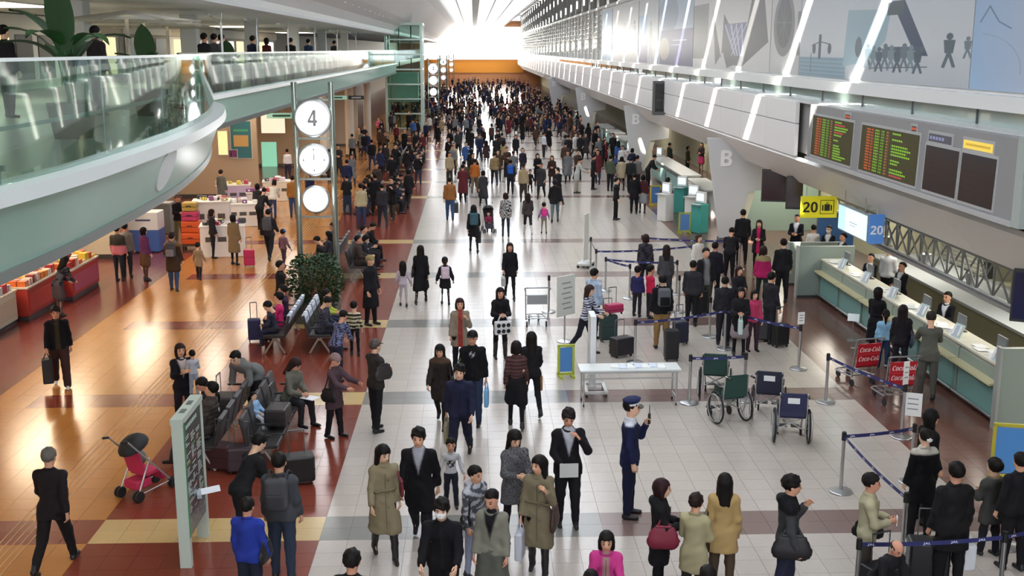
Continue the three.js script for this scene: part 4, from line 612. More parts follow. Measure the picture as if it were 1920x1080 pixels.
// guide board
{
  const t = thing('guide_board', 'tall dark guide board with colourful small lettering in a pale green frame', 'guide board', [-3.84, 0, -13.85]), L = 0.98, fr = mat(0xb4c0b4, 0.35);
  part('frame', [boxMM(-0.075, 0.075, 0.0, 2.02, -0.06, 0.03), boxMM(-0.075, 0.075, 0.0, 2.02, -L - 0.03, -L + 0.06), boxMM(-0.08, 0.08, 1.98, 2.06, -L - 0.05, 0.05)], fr, t);
  part('top_plate', [box(0.07, 0.006, 0.16, 0, 2.064, -0.3), box(0.07, 0.006, 0.16, 0, 2.064, -0.66)], mat(0x5f6b66, 0.4), t);
  part('green_edge', boxMM(0.06, 0.085, 0.42, 2.0, -0.03, 0.02), mat(0x3f7a5a, 0.4), t);
  part('panel', boxMM(-0.05, 0.06, 0.4, 1.98, -L, -0.02), mat(0x1d2422, 0.4), t);
  const tx = canvasTex(512, 1024, (g, w, h) => {
    fillR(g, '#1c2320', 0, 0, w, h); fillR(g, '#4a5258', 0, h * 0.84, w, h * 0.16); for (let i = 0; i < 7; i++) fillR(g, '#b8d8c4', 60 + i * 48, 36, 34, 38); const s0 = seedState; seedState = 77;
    const cols = ['#cfe0d4', '#d8c23e', '#d0605a', '#7fb0d8', '#7fc07a', '#d8d8d8'];
    for (let i = 0; i < 34; i++) for (let j = 0; j < 3; j++) { if (rnd() < 0.25) continue; g.fillStyle = i % 6 === 0 ? pick(cols) : '#d4ded8'; let x = 30 + j * 160, n = 2 + Math.floor(rnd() * 4); for (let k = 0; k < n; k++) { const ww = rr(10, 30); g.fillRect(x, 130 + i * 21, ww, 11); x += ww + 6; } if (rnd() < 0.2) { g.fillStyle = pick(cols); g.fillRect(30 + j * 160 - 16, 130 + i * 21, 12, 12); } }
    for (let i = 0; i < 26; i++) fillR(g, '#8d979c', 20 + rnd() * 440, h * 0.85 + rnd() * 130, rr(10, 60), 7); seedState = s0;
  });
  part('print', quad(V(0.064, 1.96, -0.04), V(0.064, 1.96, -L + 0.04), V(0.064, 0.42, -L + 0.04), V(0.064, 0.42, -0.04)), new THREE.MeshPhysicalMaterial({ map: tx, roughness: 0.35 }), t);
  const lf = thing('leaflet', 'white sheet of paper sticking out of the guide board', 'paper', [-3.74, 0.86, -14.35], 0.3); part('sheet', box(0.3, 0.005, 0.22, 0.12, 0, 0, 0, 0, 0.1), mat(0xdfe3e6, 0.7), lf); part('rack', box(0.06, 0.05, 0.26, -0.01, -0.03, 0), mat(0x9aa3a8, 0.4), lf);
}
// pushchairs
function pushchair(pos, turn, color, label) {
  const t = thing('pushchair', label, 'pushchair', pos, turn), red = mat(color, 0.8), mtl = mat(0xc6c8ca, 0.3, 0.7), k = mat(0x1a1a1c, 0.7);
  for (const s of [-1, 1]) {
    part('side_frame', [bar([s * 0.2, 1.0, -0.42], [s * 0.17, 0.1, 0.42], 0.014), bar([s * 0.2, 0.1, -0.28], [s * 0.18, 0.62, 0.0], 0.014), bar([s * 0.2, 0.1, -0.28], [s * 0.17, 0.12, 0.4], 0.01)], mtl, t);
    for (const z of [-0.28, 0.42]) part('wheel', [cyl(0.085, 0.085, 0.03, s * 0.17, 0.085, z, 16, 'x'), cyl(0.085, 0.085, 0.03, s * 0.225, 0.085, z, 16, 'x')], k, t); part('grip', bar([s * 0.2, 1.0, -0.42], [s * 0.2, 1.02, -0.52], 0.02), k, t);
  }
  part('seat', slabQuad(V(-0.18, 0.8, -0.2), V(0.18, 0.8, -0.2), V(0.18, 0.38, -0.08), V(-0.18, 0.38, -0.08), 0.03), red, t); part('cushion', rbox(0.34, 0.06, 0.3, 0.02, 0, 0.36, 0.06), red, t); part('leg_rest', slabQuad(V(-0.16, 0.36, 0.2), V(0.16, 0.36, 0.2), V(0.14, 0.16, 0.33), V(-0.14, 0.16, 0.33), 0.02), red, t);
  part('hood', new THREE.SphereGeometry(0.26, 14, 8, 0, Math.PI * 2, 0, Math.PI * 0.45).scale(0.85, 0.8, 1).rotateX(-0.4).translate(0, 0.78, -0.12), k, t); part('basket', rbox(0.3, 0.14, 0.3, 0.03, 0, 0.22, -0.1), red, t);
}
pushchair(G(270, 925), -0.55 + Math.PI, 0xb4264e, 'folding pink pushchair with black hood behind the guide board'); pushchair(G(916, 434), 0.1, 0x2a2430, 'dark pushchair beside the person in the checked shirt');
{
  const b = thing('cloth_bag', 'grey cloth bag hung on the pink pushchair', 'bag', G(258, 905).setY(0.42)); part('sack', new THREE.SphereGeometry(0.17, 14, 10).scale(1, 0.85, 0.7), mat(0x6c7672, 0.85), b); part('strap', torus(0.1, 0.012, 16, 5).translate(0, 0.15, 0), mat(0x55605c, 0.8), b);
}
// ---------- shops under the mezzanine ----------
const colName = (c) => { const h = {}; new THREE.Color(c).getHSL(h); return h.l > 0.62 && h.s < 0.45 ? 'white' : h.s < 0.16 ? (h.l < 0.12 ? 'black' : 'grey') : h.h < 0.03 || h.h > 0.95 ? (h.l > 0.45 ? 'pink' : 'red') : h.h < 0.09 ? 'orange-brown' : h.h < 0.17 ? 'golden' : h.h > 0.7 ? 'purple' : 'blue'; };
const goodsCols = [0xd8a8b4, 0xe6e0d2, 0xc9a25a, 0xb4404e, 0xd9c9a4, 0xa8485a, 0xe2d4da, 0x8f6a4a, 0xd8b93e, 0xc6ccd2, 0x7f4a8a, 0xe8e4e0];
function goods(t0, x0, x1, z0, z1, y0, slope, nx, nz, label, group, cols = goodsCols, hs = [0.06, 0.2]) {
  for (let i = 0; i < nx; i++) for (let j = 0; j < nz; j++) {
    const x = x0 + (i + 0.5) / nx * (x1 - x0), z = z0 + (j + 0.5) / nz * (z1 - z0), w = (x1 - x0) / nx * rr(0.72, 0.92), d = Math.abs(z1 - z0) / nz * rr(0.75, 0.94), h = rr(...hs), c = pick(cols);
    const b = thing('gift_box', colName(c) + ' ' + label, 'gift box', [x, y0 + slope * (x - x0), z], rr(-0.06, 0.06), group); part('carton', box(w, h, d, 0, h / 2, 0), mat(c, 0.5), b); part('band', box(w * 1.01, h * 1.01, d * 0.22, 0, h / 2, rr(-0.2, 0.2) * d), mat(pick(cols), 0.5), b);
  }
}
function stall(x, z, w, d, h, color, label, sloped) {
  const t = thing('shop_stall', label, 'stall', [x, 0, z]); part('body', rbox(w, h, d, 0.03, 0, h / 2 + 0.08, 0), mat(color, 0.45), t); part('plinth', box(w - 0.06, 0.08, d - 0.06, 0, 0.04, 0), DARKSTEEL, t); part('top', box(w + 0.04, 0.04, d + 0.04, 0, h + 0.1, 0), mat(0xd9d3c4, 0.4), t);
  part('front_panel', [boxMM(w / 2, w / 2 + 0.02, 0.2, h * 0.92, -d * 0.46, d * 0.46)], mat(sloped || 0xc9c3b2, 0.5), t); return t;
}
const stalls = [[-12.1, -24.2, 0xcfc6b0, 0xd6cfbd, 'cream shop stall heaped with pink and white gift boxes'], [-12.1, -26.6, 0xcfc6b0, 0xc9b9a0, 'cream shop stall with yellow trays next to the pink-boxed stall'], [-11.9, -29.0, 0xa83226, 0xc8443a, 'red shop stall with orange upper shelf'], [-11.6, -31.3, 0xb23a30, 0xb8506a, 'red and pink shop stall beside the plaid-shirted customer']];
stalls.forEach(([x, z, c, f, label], i) => {
  stall(x, z, 1.3, 2.2, 0.72, c, label, f);
  goods(null, x - 0.6, x + 0.6, z - 1.05, z + 1.05, 0.84, 0, 5, 8, ['gift box on the cream stall with the pink heap', 'gift box among the yellow trays of the cream stall', 'wrapped gift box on the orange-shelved red stall', 'small gift box on the red and pink stall'][i], 'gift boxes on stall ' + ['one', 'two', 'three', 'four'][i], i < 2 ? goodsCols : [0xb4262e, 0xd86a2e, 0xe2c23e, 0xe8e0d8, 0x8a2a2e, 0xd8a8a0], [0.05, 0.22]);
  const r = thing('shop_shelf', ['tall cream shelf rack behind the pink-boxed stall', 'tall cream shelf rack behind the yellow trays', 'tall red shelf rack behind the orange-shelved stall', 'tall red shelf rack behind the pink stall'][i], 'shelf', [x - 1.3, 0, z]); for (const s of [-1.05, 1.05]) part('side', box(0.5, 1.9, 0.04, 0, 0.95, s), mat(c, 0.5), r); for (let k = 0; k < 4; k++) part('board', box(0.5, 0.03, 2.1, 0, 0.3 + k * 0.5, 0), mat(0xd9d3c4, 0.5), r); part('back', box(0.03, 1.9, 2.1, -0.25, 0.95, 0), mat(c, 0.6), r);
  for (let k = 1; k < 4; k++) goods(null, x - 1.5, x - 1.1, z - 1, z + 1, 0.315 + k * 0.5, 0, 1, 7, 'gift box on a tall shelf rack behind the stalls', 'gift boxes on the racks', i < 2 ? goodsCols : [0xb4262e, 0xd86a2e, 0xe2c23e, 0xe8e0d8], [0.16, 0.34]);
});
{
  const bc = thing('promotion_booth', 'white booth with blue lower half beside the shop entrance', 'booth', G(278, 470)); part('lower', rbox(1.0, 0.75, 0.8, 0.03, 0, 0.4, 0), mat(0x3a5fa8, 0.4), bc); part('upper', rbox(1.0, 0.6, 0.8, 0.03, 0, 1.06, 0), mat(0xd6d9de, 0.4), bc); part('lettering', box(0.5, 0.06, 0.01, 0, 1.1, 0.402), mat(0x3a4a7a, 0.6), bc); part('top_flower', new THREE.IcosahedronGeometry(0.16, 1).translate(-0.2, 1.48, 0), mat(0x5f8fd8, 0.5), bc);
  const gp = thing('grey_bin', 'dark grey box behind the person in the hat', 'bin', G(318, 440).add(V(-0.4, 0, -0.5))); part('body', rbox(0.8, 1.1, 0.6, 0.03, 0, 0.55, 0), mat(0x6a6c6e, 0.5), gp); part('lid', box(0.84, 0.05, 0.64, 0, 1.12, 0), mat(0x8a8c8e, 0.5), gp);
  // trolley of luggage
  const p = G(361, 466); const tr = thing('hand_cart', 'low steel cart under the orange cases', 'cart', p); part('deck', box(0.66, 0.05, 0.5, 0, 0.14, 0), DARKSTEEL, tr); for (const x of [-0.26, 0.26]) for (const z of [-0.18, 0.18]) part('wheel', cyl(0.06, 0.06, 0.04, x, 0.06, z, 12, 'x'), BLACKP, tr); part('handle', [bar([-0.3, 0.14, -0.24], [-0.3, 0.95, -0.28], 0.015), bar([0.3, 0.14, -0.24], [0.3, 0.95, -0.28], 0.015), bar([-0.3, 0.95, -0.28], [0.3, 0.95, -0.28], 0.015)], STEEL, tr);
  const cs = (y, w, h, c, label) => { const t = thing('travel_case', label, 'case', [p.x, y, p.z]); part('shell', rbox(w, h, 0.44, 0.05, 0, h / 2, 0), mat(c, 0.5), t); part('handle', box(0.18, 0.03, 0.02, 0, h * 0.6, 0.23), BLACKP, t); part('seam', box(w * 1.005, 0.015, 0.445, 0, h * 0.5, 0), BLACKP, t); }; cs(0.165, 0.62, 0.4, 0xd8581e, 'orange case at the bottom of the cart stack'); cs(0.57, 0.6, 0.4, 0xd8581e, 'orange case in the middle of the cart stack'); cs(0.98, 0.55, 0.32, 0xc23a6a, 'pink bag on top of the orange cases'); cs(1.31, 0.48, 0.3, 0xb89a4a, 'tan box at the very top of the cart stack');
  // lit display tables and posters of the open shop
  const disp = (px, py, w, d, h, c, label, lit) => { const t = thing('display_table', label, 'display table', G(px, py), 0.15); part('body', rbox(w, h, d, 0.03, 0, h / 2, 0), mat(c, 0.45), t); part('top', box(w + 0.06, 0.04, d + 0.06, 0, h + 0.02, 0), mat(0xe2e0da, 0.4), t); for (let i = 0; i < 3; i++) part('print', box(w * 0.2, h * 0.16, 0.01, (i - 1) * w * 0.28, h * 0.6, d / 2 + 0.004), mat(0x55504c, 0.6), t); return t; };
  const D = [disp(420, 478, 1.4, 0.9, 1.0, 0xeeeae4, 'bright white display table nearest the beige-coated shopper', true), disp(400, 440, 1.3, 1.0, 1.25, 0xdad8d6, 'white display block with black bags on top', true), disp(458, 422, 1.3, 0.9, 0.85, 0xe6e2de, 'white display table under heaps of small goods', true), disp(490, 398, 1.1, 0.9, 0.85, 0xd8cfd4, 'pale pink display table near the seated shop assistant', false), disp(440, 385, 1.4, 1.0, 0.9, 0xc9b4d0, 'lilac display table further inside the shop', false), disp(520, 375, 1.2, 0.9, 0.85, 0xe2d8c4, 'cream display table by the shop pillar', true)];
  D.forEach((t, i) => { const y = t.children[1].geometry; y.computeBoundingBox(); const top = y.boundingBox.max.y, w = y.boundingBox.max.x; for (let k = 0; k < 14; k++) { const a = t.position.x + rr(-w * 0.85, w * 0.85), b = t.position.z + rr(-0.35, 0.35), s = rr(0.08, 0.18); const gc = pick([0xe8e4e0, 0x2a2626, 0x4a4a52, 0xc6b0a4, 0xb4404e, 0xdcd4e0, 0xd8c43e, 0x7a4a78]); const g = thing('small_goods', 'small ' + colName(gc) + ' packet on the ' + ['bright white table by the beige coat', 'white block with black bags', 'white table under heaps of goods', 'pale pink table', 'lilac table', 'cream table by the pillar'][i], 'goods', [a, top, b], rr(0, 3), 'packets on the display tables'); part('packet', rbox(s * 1.4, s, s, s * 0.2, 0, s / 2, 0), mat(gc, 0.5), g); part('tag', box(s * 0.5, s * 0.4, 0.004, 0, s * 0.5, s * 0.5 + 0.002), mat(0xf0eee8, 0.6), g); } });
  const board = (px, py, z, w, h, c, label, cat, em) => { const a = AZ(px, py, z), t = thing('shop_poster', label, cat, [a.x, a.y, z]); part('panel', box(w, h, 0.05), em ? mat(c, 0.4, 0, { emissive: c, emissiveIntensity: em }) : mat(c, 0.4), t); part('frame', [box(w + 0.06, 0.03, 0.07, 0, h / 2, 0), box(w + 0.06, 0.03, 0.07, 0, -h / 2, 0), box(0.03, h, 0.07, -w / 2, 0, 0), box(0.03, h, 0.07, w / 2, 0, 0)], mat(0xb9b4a8, 0.5), t); return [t, w, h]; };
  const wallOf = (x0, x1, z, c, label) => { const t = thing('shop_wall', label, 'wall', [0, 0, z]); part('panel', boxMM(x0, x1, 0, 4.75, -0.1, 0.1), mat(c, 0.6), t); part('skirting', boxMM(x0, x1, 0, 0.15, 0.1, 0.13), DARKSTEEL, t); };
  wallOf(-13.6, -9.95, -52, 0xb59c80, 'tan cross wall carrying the teal poster'); wallOf(-13.8, -8.6, -66, 0xc2a888, 'warm beige cross wall beyond the teal poster wall'); wallOf(-13.8, -8.2, -80, 0xb4a491, 'dull beige cross wall before the glass lift'); wallOf(-15.9, -11.6, -36.5, 0xc6bda8, 'cream cross wall behind the promotion booth');
  { const [t, w, h] = board(452, 262, -51.87, 0.95, 1.7, 0x2f6a72, 'teal poster with a tan label in the shop', 'poster'); part('print', [box(w * 0.7, h * 0.3, 0.01, 0, -0.05, 0.03)], mat(0xc49a5a, 0.5), t); part('stripe', box(w * 0.7, h * 0.06, 0.01, 0, h * 0.25, 0.03), mat(0x4a9a70, 0.5), t); }
  board(418, 268, -51.87, 0.45, 1.1, 0xe8d79a, 'narrow glowing yellow poster beside the teal poster', 'poster', 0.6); board(437, 288, -51.86, 0.4, 0.36, 0x6a2a58, 'little round-cornered purple notice under the posters', 'notice'); board(505, 290, -65.87, 0.9, 1.5, 0x8fd6b8, 'glowing mint green poster in the beige shop', 'poster', 0.5); board(512, 232, -65.87, 1.4, 1.1, 0xf0e4c8, 'bright cream display window above the mint poster', 'display', 0.7);
  for (const [px, py, z, w, label] of [[528, 217, -46, 1.2, 'green hanging shop sign beside the tower lettered 4'], [630, 183, -63, 1.2, 'green hanging sign under the long balcony'], [668, 183, -66, 0.9, 'black hanging sign with lit edge under the long balcony']]) { const a = AZ(px, py, z), t = thing('hanging_sign', label, 'sign', [a.x, a.y, z]), blk = label.startsWith('black'); part('board', box(w, 0.22, 0.05), mat(blk ? 0x17181a : 0x9fc8b4, 0.4, 0, blk ? undefined : { emissive: 0x88b4a0, emissiveIntensity: 0.4 }), t); part('lettering', box(w * 0.6, 0.08, 0.01, 0, 0, 0.03), mat(blk ? 0xb9bcc0 : 0x2f6a52, 0.5), t); part('rod', bar([0, 0.11, 0], [0, 4.97 - a.y, 0], 0.012), STEEL, t); }
  // columns of the shop row and of the upper floor
  for (const z of [-60, -72, -84]) { const t = thing('column', 'round pale column in the shop row under the balcony', 'column', [-7.9, 0, z], 0, 'shop row columns'); part('shaft', cyl(0.28, 0.28, 4.75, 0, 2.375, 0, 24), mat(0xc2b8a8, 0.45), t); part('foot', cyl(0.33, 0.33, 0.15, 0, 0.075, 0, 24), DARKSTEEL, t); }
  for (const z of [-27, -37.6, -48, -59, -70, -82]) { const t = thing('column', 'square white column on the upper floor', 'column', [-9.2, 5.45, z], 0, 'upper floor columns'); part('shaft', boxMM(-0.25, 0.25, 0, 2.33, -0.25, 0.25), mat(0xd6d8d8, 0.5), t); part('base', boxMM(-0.28, 0.28, 0, 0.1, -0.28, 0.28), GREYP, t); }
  // fronts of the upper floor
  const fronts = [[-10, 0x4a3c34, 'dark upper shop front behind the big-leaved plant'], [-15, 0x6b5b49, 'brown upper shop front'], [-20, 0x8f8470, 'tan upper shop front beside the white column'], [-25.5, 0x3c2f2a, 'dark upper restaurant front with a glowing fire picture'], [-31, 0xa8987c, 'beige upper shop front with a crimson banner'], [-36.5, 0xc9c8c4, 'white upper shop front with a blue lit sign'], [-43, 0xbfb8aa, 'pale upper shop front'], [-50, 0x9a8f80, 'taupe upper shop front'], [-58, 0xd0cdc4, 'bright upper shop front'], [-67, 0x8a8078, 'greyish upper shop front'], [-77, 0xc4beb0, 'light upper shop front near the lift']];
  fronts.forEach(([z, c, label], i) => { const d = (i < 10 ? fronts[Math.min(i + 1, 10)][0] : -88) - z, w = Math.abs(d || 8) * 0.94, t = thing('storefront', label, 'shop front', [-14.2, 5.45, z]); part('facade', boxMM(-0.15, 0.05, 0, 2.3, -w / 2, w / 2), mat(c, 0.55), t); part('header', boxMM(0.05, 0.2, 1.85, 2.3, -w / 2, w / 2), mat(i % 2 ? 0xcfcbc0 : 0xb9a88c, 0.5), t); for (let k = 0; k < 3; k++) part('window', boxMM(0.05, 0.08, 0.3, 1.7, -w * 0.42 + k * w * 0.3, -w * 0.2 + k * w * 0.3), k === i % 3 ? glow(0xf2d9a8, 0.9, 0x998866) : mat(0x57504a, 0.2), t); });
  { const t = thing('fire_picture', 'glowing orange picture of flames on the upper restaurant front', 'picture', [-12.6, 6.25, -25.5]); part('panel', box(0.05, 1.1, 1.9), new THREE.MeshPhysicalMaterial({ color: 0x331a0e, emissive: 0xffffff, emissiveIntensity: 0.9, emissiveMap: canvasTex(128, 128, (g, w, h) => { fillR(g, '#3a1410', 0, 0, w, h); for (let i = 0; i < 30; i++) ell(g, ['#e89a2a', '#d8641a', '#f4c84a', '#a8381a'][i % 4], 64 + 42 * Math.sin(i * 2.1), 60 + 34 * Math.cos(i * 1.7), 14, 10, i); }) }), t); part('frame', [box(0.07, 0.05, 1.96, 0, 0.56, 0), box(0.07, 0.05, 1.96, 0, -0.56, 0)], mat(0x2a1c16, 0.5), t); part('stand', boxMM(-0.05, 0.0, -0.8, -0.5, -0.9, 0.9), mat(0x2a1c16, 0.5), t); }
}
// glass lift tower
{
  const t = thing('lift_tower', 'pale green glass lift tower at the end of the long balcony', 'lift', [-5.75, 0, -95.5]), m = mat(0xa9bdb4, 0.3, 0.5); for (const x of [-1.45, 1.45]) for (const z of [-1.4, 1.4]) part('corner_post', boxMM(x - 0.1, x + 0.1, 0, 8.6, z - 0.1, z + 0.1), m, t);
  for (let y = 0.2; y < 8.6; y += 1.2) part('ring_beam', [boxMM(-1.45, 1.45, y, y + 0.12, 1.34, 1.46), boxMM(1.39, 1.51, y, y + 0.12, -1.4, 1.4), boxMM(-1.51, -1.39, y, y + 0.12, -1.4, 1.4)], m, t);
  for (let y = 0.32; y < 8.0; y += 1.2) { part('pane', boxMM(-1.35, 1.35, y, y + 1.08, 1.39, 1.41), GLASS, t); part('pane', boxMM(1.44, 1.46, y, y + 1.08, -1.3, 1.3), GLASS, t); }
  part('cabin', boxMM(-1.1, 1.1, 2.4, 4.8, -1.1, 1.1), mat(0xb4c2ba, 0.4), t); part('roof', boxMM(-1.6, 1.6, 8.6, 8.8, -1.6, 1.6), m, t); for (const x of [-0.5, 0.5]) part('guide_rail', boxMM(x - 0.05, x + 0.05, 0, 8.6, -0.9, -0.8), DARKSTEEL, t);
}
// upper floor: big-leaved plant, parasol frames, lamp posts, small plants
function leafBlade(len, wid, bend, dir, tilt) {
  const n = 8, P = [], I = []; let p = V(0, 0, 0), a = tilt;
  for (let i = 0; i <= n; i++) { const k = i / n, w = wid * Math.pow(Math.sin(Math.PI * Math.min(1, 0.12 + 0.88 * k)), 0.7) * (k < 0.999 ? 1 : 0.05); const s = V(-Math.sin(dir), 0, Math.cos(dir)).multiplyScalar(w); for (const [q, dy] of [[-1, 0.03], [0, 0], [1, 0.03]]) P.push(p.x + s.x * q, p.y + dy, p.z + s.z * q); if (i) { const o = i * 3; for (const c of [0, 1]) I.push(o - 3 + c, o + c, o - 2 + c, o - 2 + c, o + c, o + 1 + c); } a -= bend / n; p = p.clone().add(V(Math.cos(a) * Math.cos(dir), Math.sin(a), Math.cos(a) * Math.sin(dir)).multiplyScalar(len / n)); }
  const g = new THREE.BufferGeometry(); g.setAttribute('position', new THREE.Float32BufferAttribute(P, 3)); g.setIndex(I); g.computeVertexNormals(); return g;
}
function bigPlant(x, z, h, n, label, y = 5.45) {
  const t = thing('leafy_plant', label, 'plant', [x, y, z]); part('pot', lathe([[0, 0], [0.26, 0], [0.34, 0.5], [0.3, 0.5], [0.28, 0.44], [0, 0.44]], 20), mat(0x6f6a62, 0.6), t); const gm = mat(0x2c5a2a, 0.5, 0, { side: THREE.DoubleSide }), gd = mat(0x23451f, 0.5, 0, { side: THREE.DoubleSide });
  for (let i = 0; i < n; i++) { const up = i === 0, d = up ? Math.PI / 2 : i / n * 6.283 + rr(-0.3, 0.3), hh = h * (up ? 0.45 : rr(0.3, 0.5)); part('stalk', bar([0, 0.4, 0], [0.12 * Math.cos(d), 0.44 + hh, 0.12 * Math.sin(d)], 0.02, 6), gm, t); const lf = part('leaf', leafBlade(up ? h * 0.62 : rr(0.7, 1.05) * h * 0.5, up ? 0.2 : rr(0.1, 0.16), up ? 0.25 : rr(0.9, 1.7), d, up ? 1.5 : rr(0.9, 1.3)), i % 2 ? gm : gd, t); lf.position.set(0.12 * Math.cos(d), 0.42 + hh, 0.12 * Math.sin(d)); }
}
bigPlant(-5.75, -16.4, 1.75, 11, 'big banana-like plant with one tall upright leaf behind the curved balcony'); bigPlant(-6.2, -22.0, 1.2, 7, 'smaller dark leafy plant beside the parasol poles'); bigPlant(-6.9, -32.5, 1.0, 12, 'bushy pot plant with people behind the straight balustrade');
for (const [x, z, label] of [[-7.3, -24.5, 'slim white parasol frame over the upper floor, nearest the big plant'], [-8.0, -28.2, 'slim white parasol frame behind the first one on the upper floor'], [-8.6, -32.6, 'slim white parasol frame at the straight balustrade']]) {
  const t = thing('parasol', label, 'parasol', [x, 5.45, z]), c = mat(0xc9bfae, 0.4); part('pole', cyl(0.05, 0.04, 2.0, 0, 1.0, 0, 12), c, t); part('hub', cyl(0.2, 0.16, 0.07, 0, 1.98, 0, 18), c, t); part('lamp', cyl(0.16, 0.16, 0.03, 0, 1.93, 0, 18), glow(0xffe9c0, 1.6, 0xffffff), t); const r = 1.55; for (let k = 0; k < 8; k++) part('rib', bar([0, 2.02, 0], [r * Math.cos(k * 0.785), 1.82, r * Math.sin(k * 0.785)], 0.014, 5), c, t); part('canopy', new THREE.ConeGeometry(r, 0.22, 8, 1, true).rotateY(Math.PI / 8).translate(0, 1.94, 0), mat(0xd8d2c2, 0.7, 0, { transmission: 0.4, thickness: 0, side: THREE.DoubleSide }), t); part('foot', cyl(0.25, 0.25, 0.05, 0, 0.025, 0, 18), c, t);
}
for (const [i, z] of [-31, -36, -42, -49, -57, -66].entries()) { const t = thing('lamp_post', 'slim steel lamp post with small forked arm along the straight balustrade', 'lamp post', [-6.75, 5.45, z], 0, 'lamp posts on the upper floor'); part('pole', cyl(0.035, 0.03, 1.95, 0, 0.975, 0, 10), STEEL, t); part('arm', [bar([0, 1.9, 0], [-0.32, 2.15, 0], 0.015), bar([0, 1.9, 0], [0.04, 2.2, 0], 0.012)], STEEL, t); part('lamp', cyl(0.09, 0.05, 0.06, -0.34, 2.15, 0, 12), mat(0xdfe3e2, 0.3), t); }
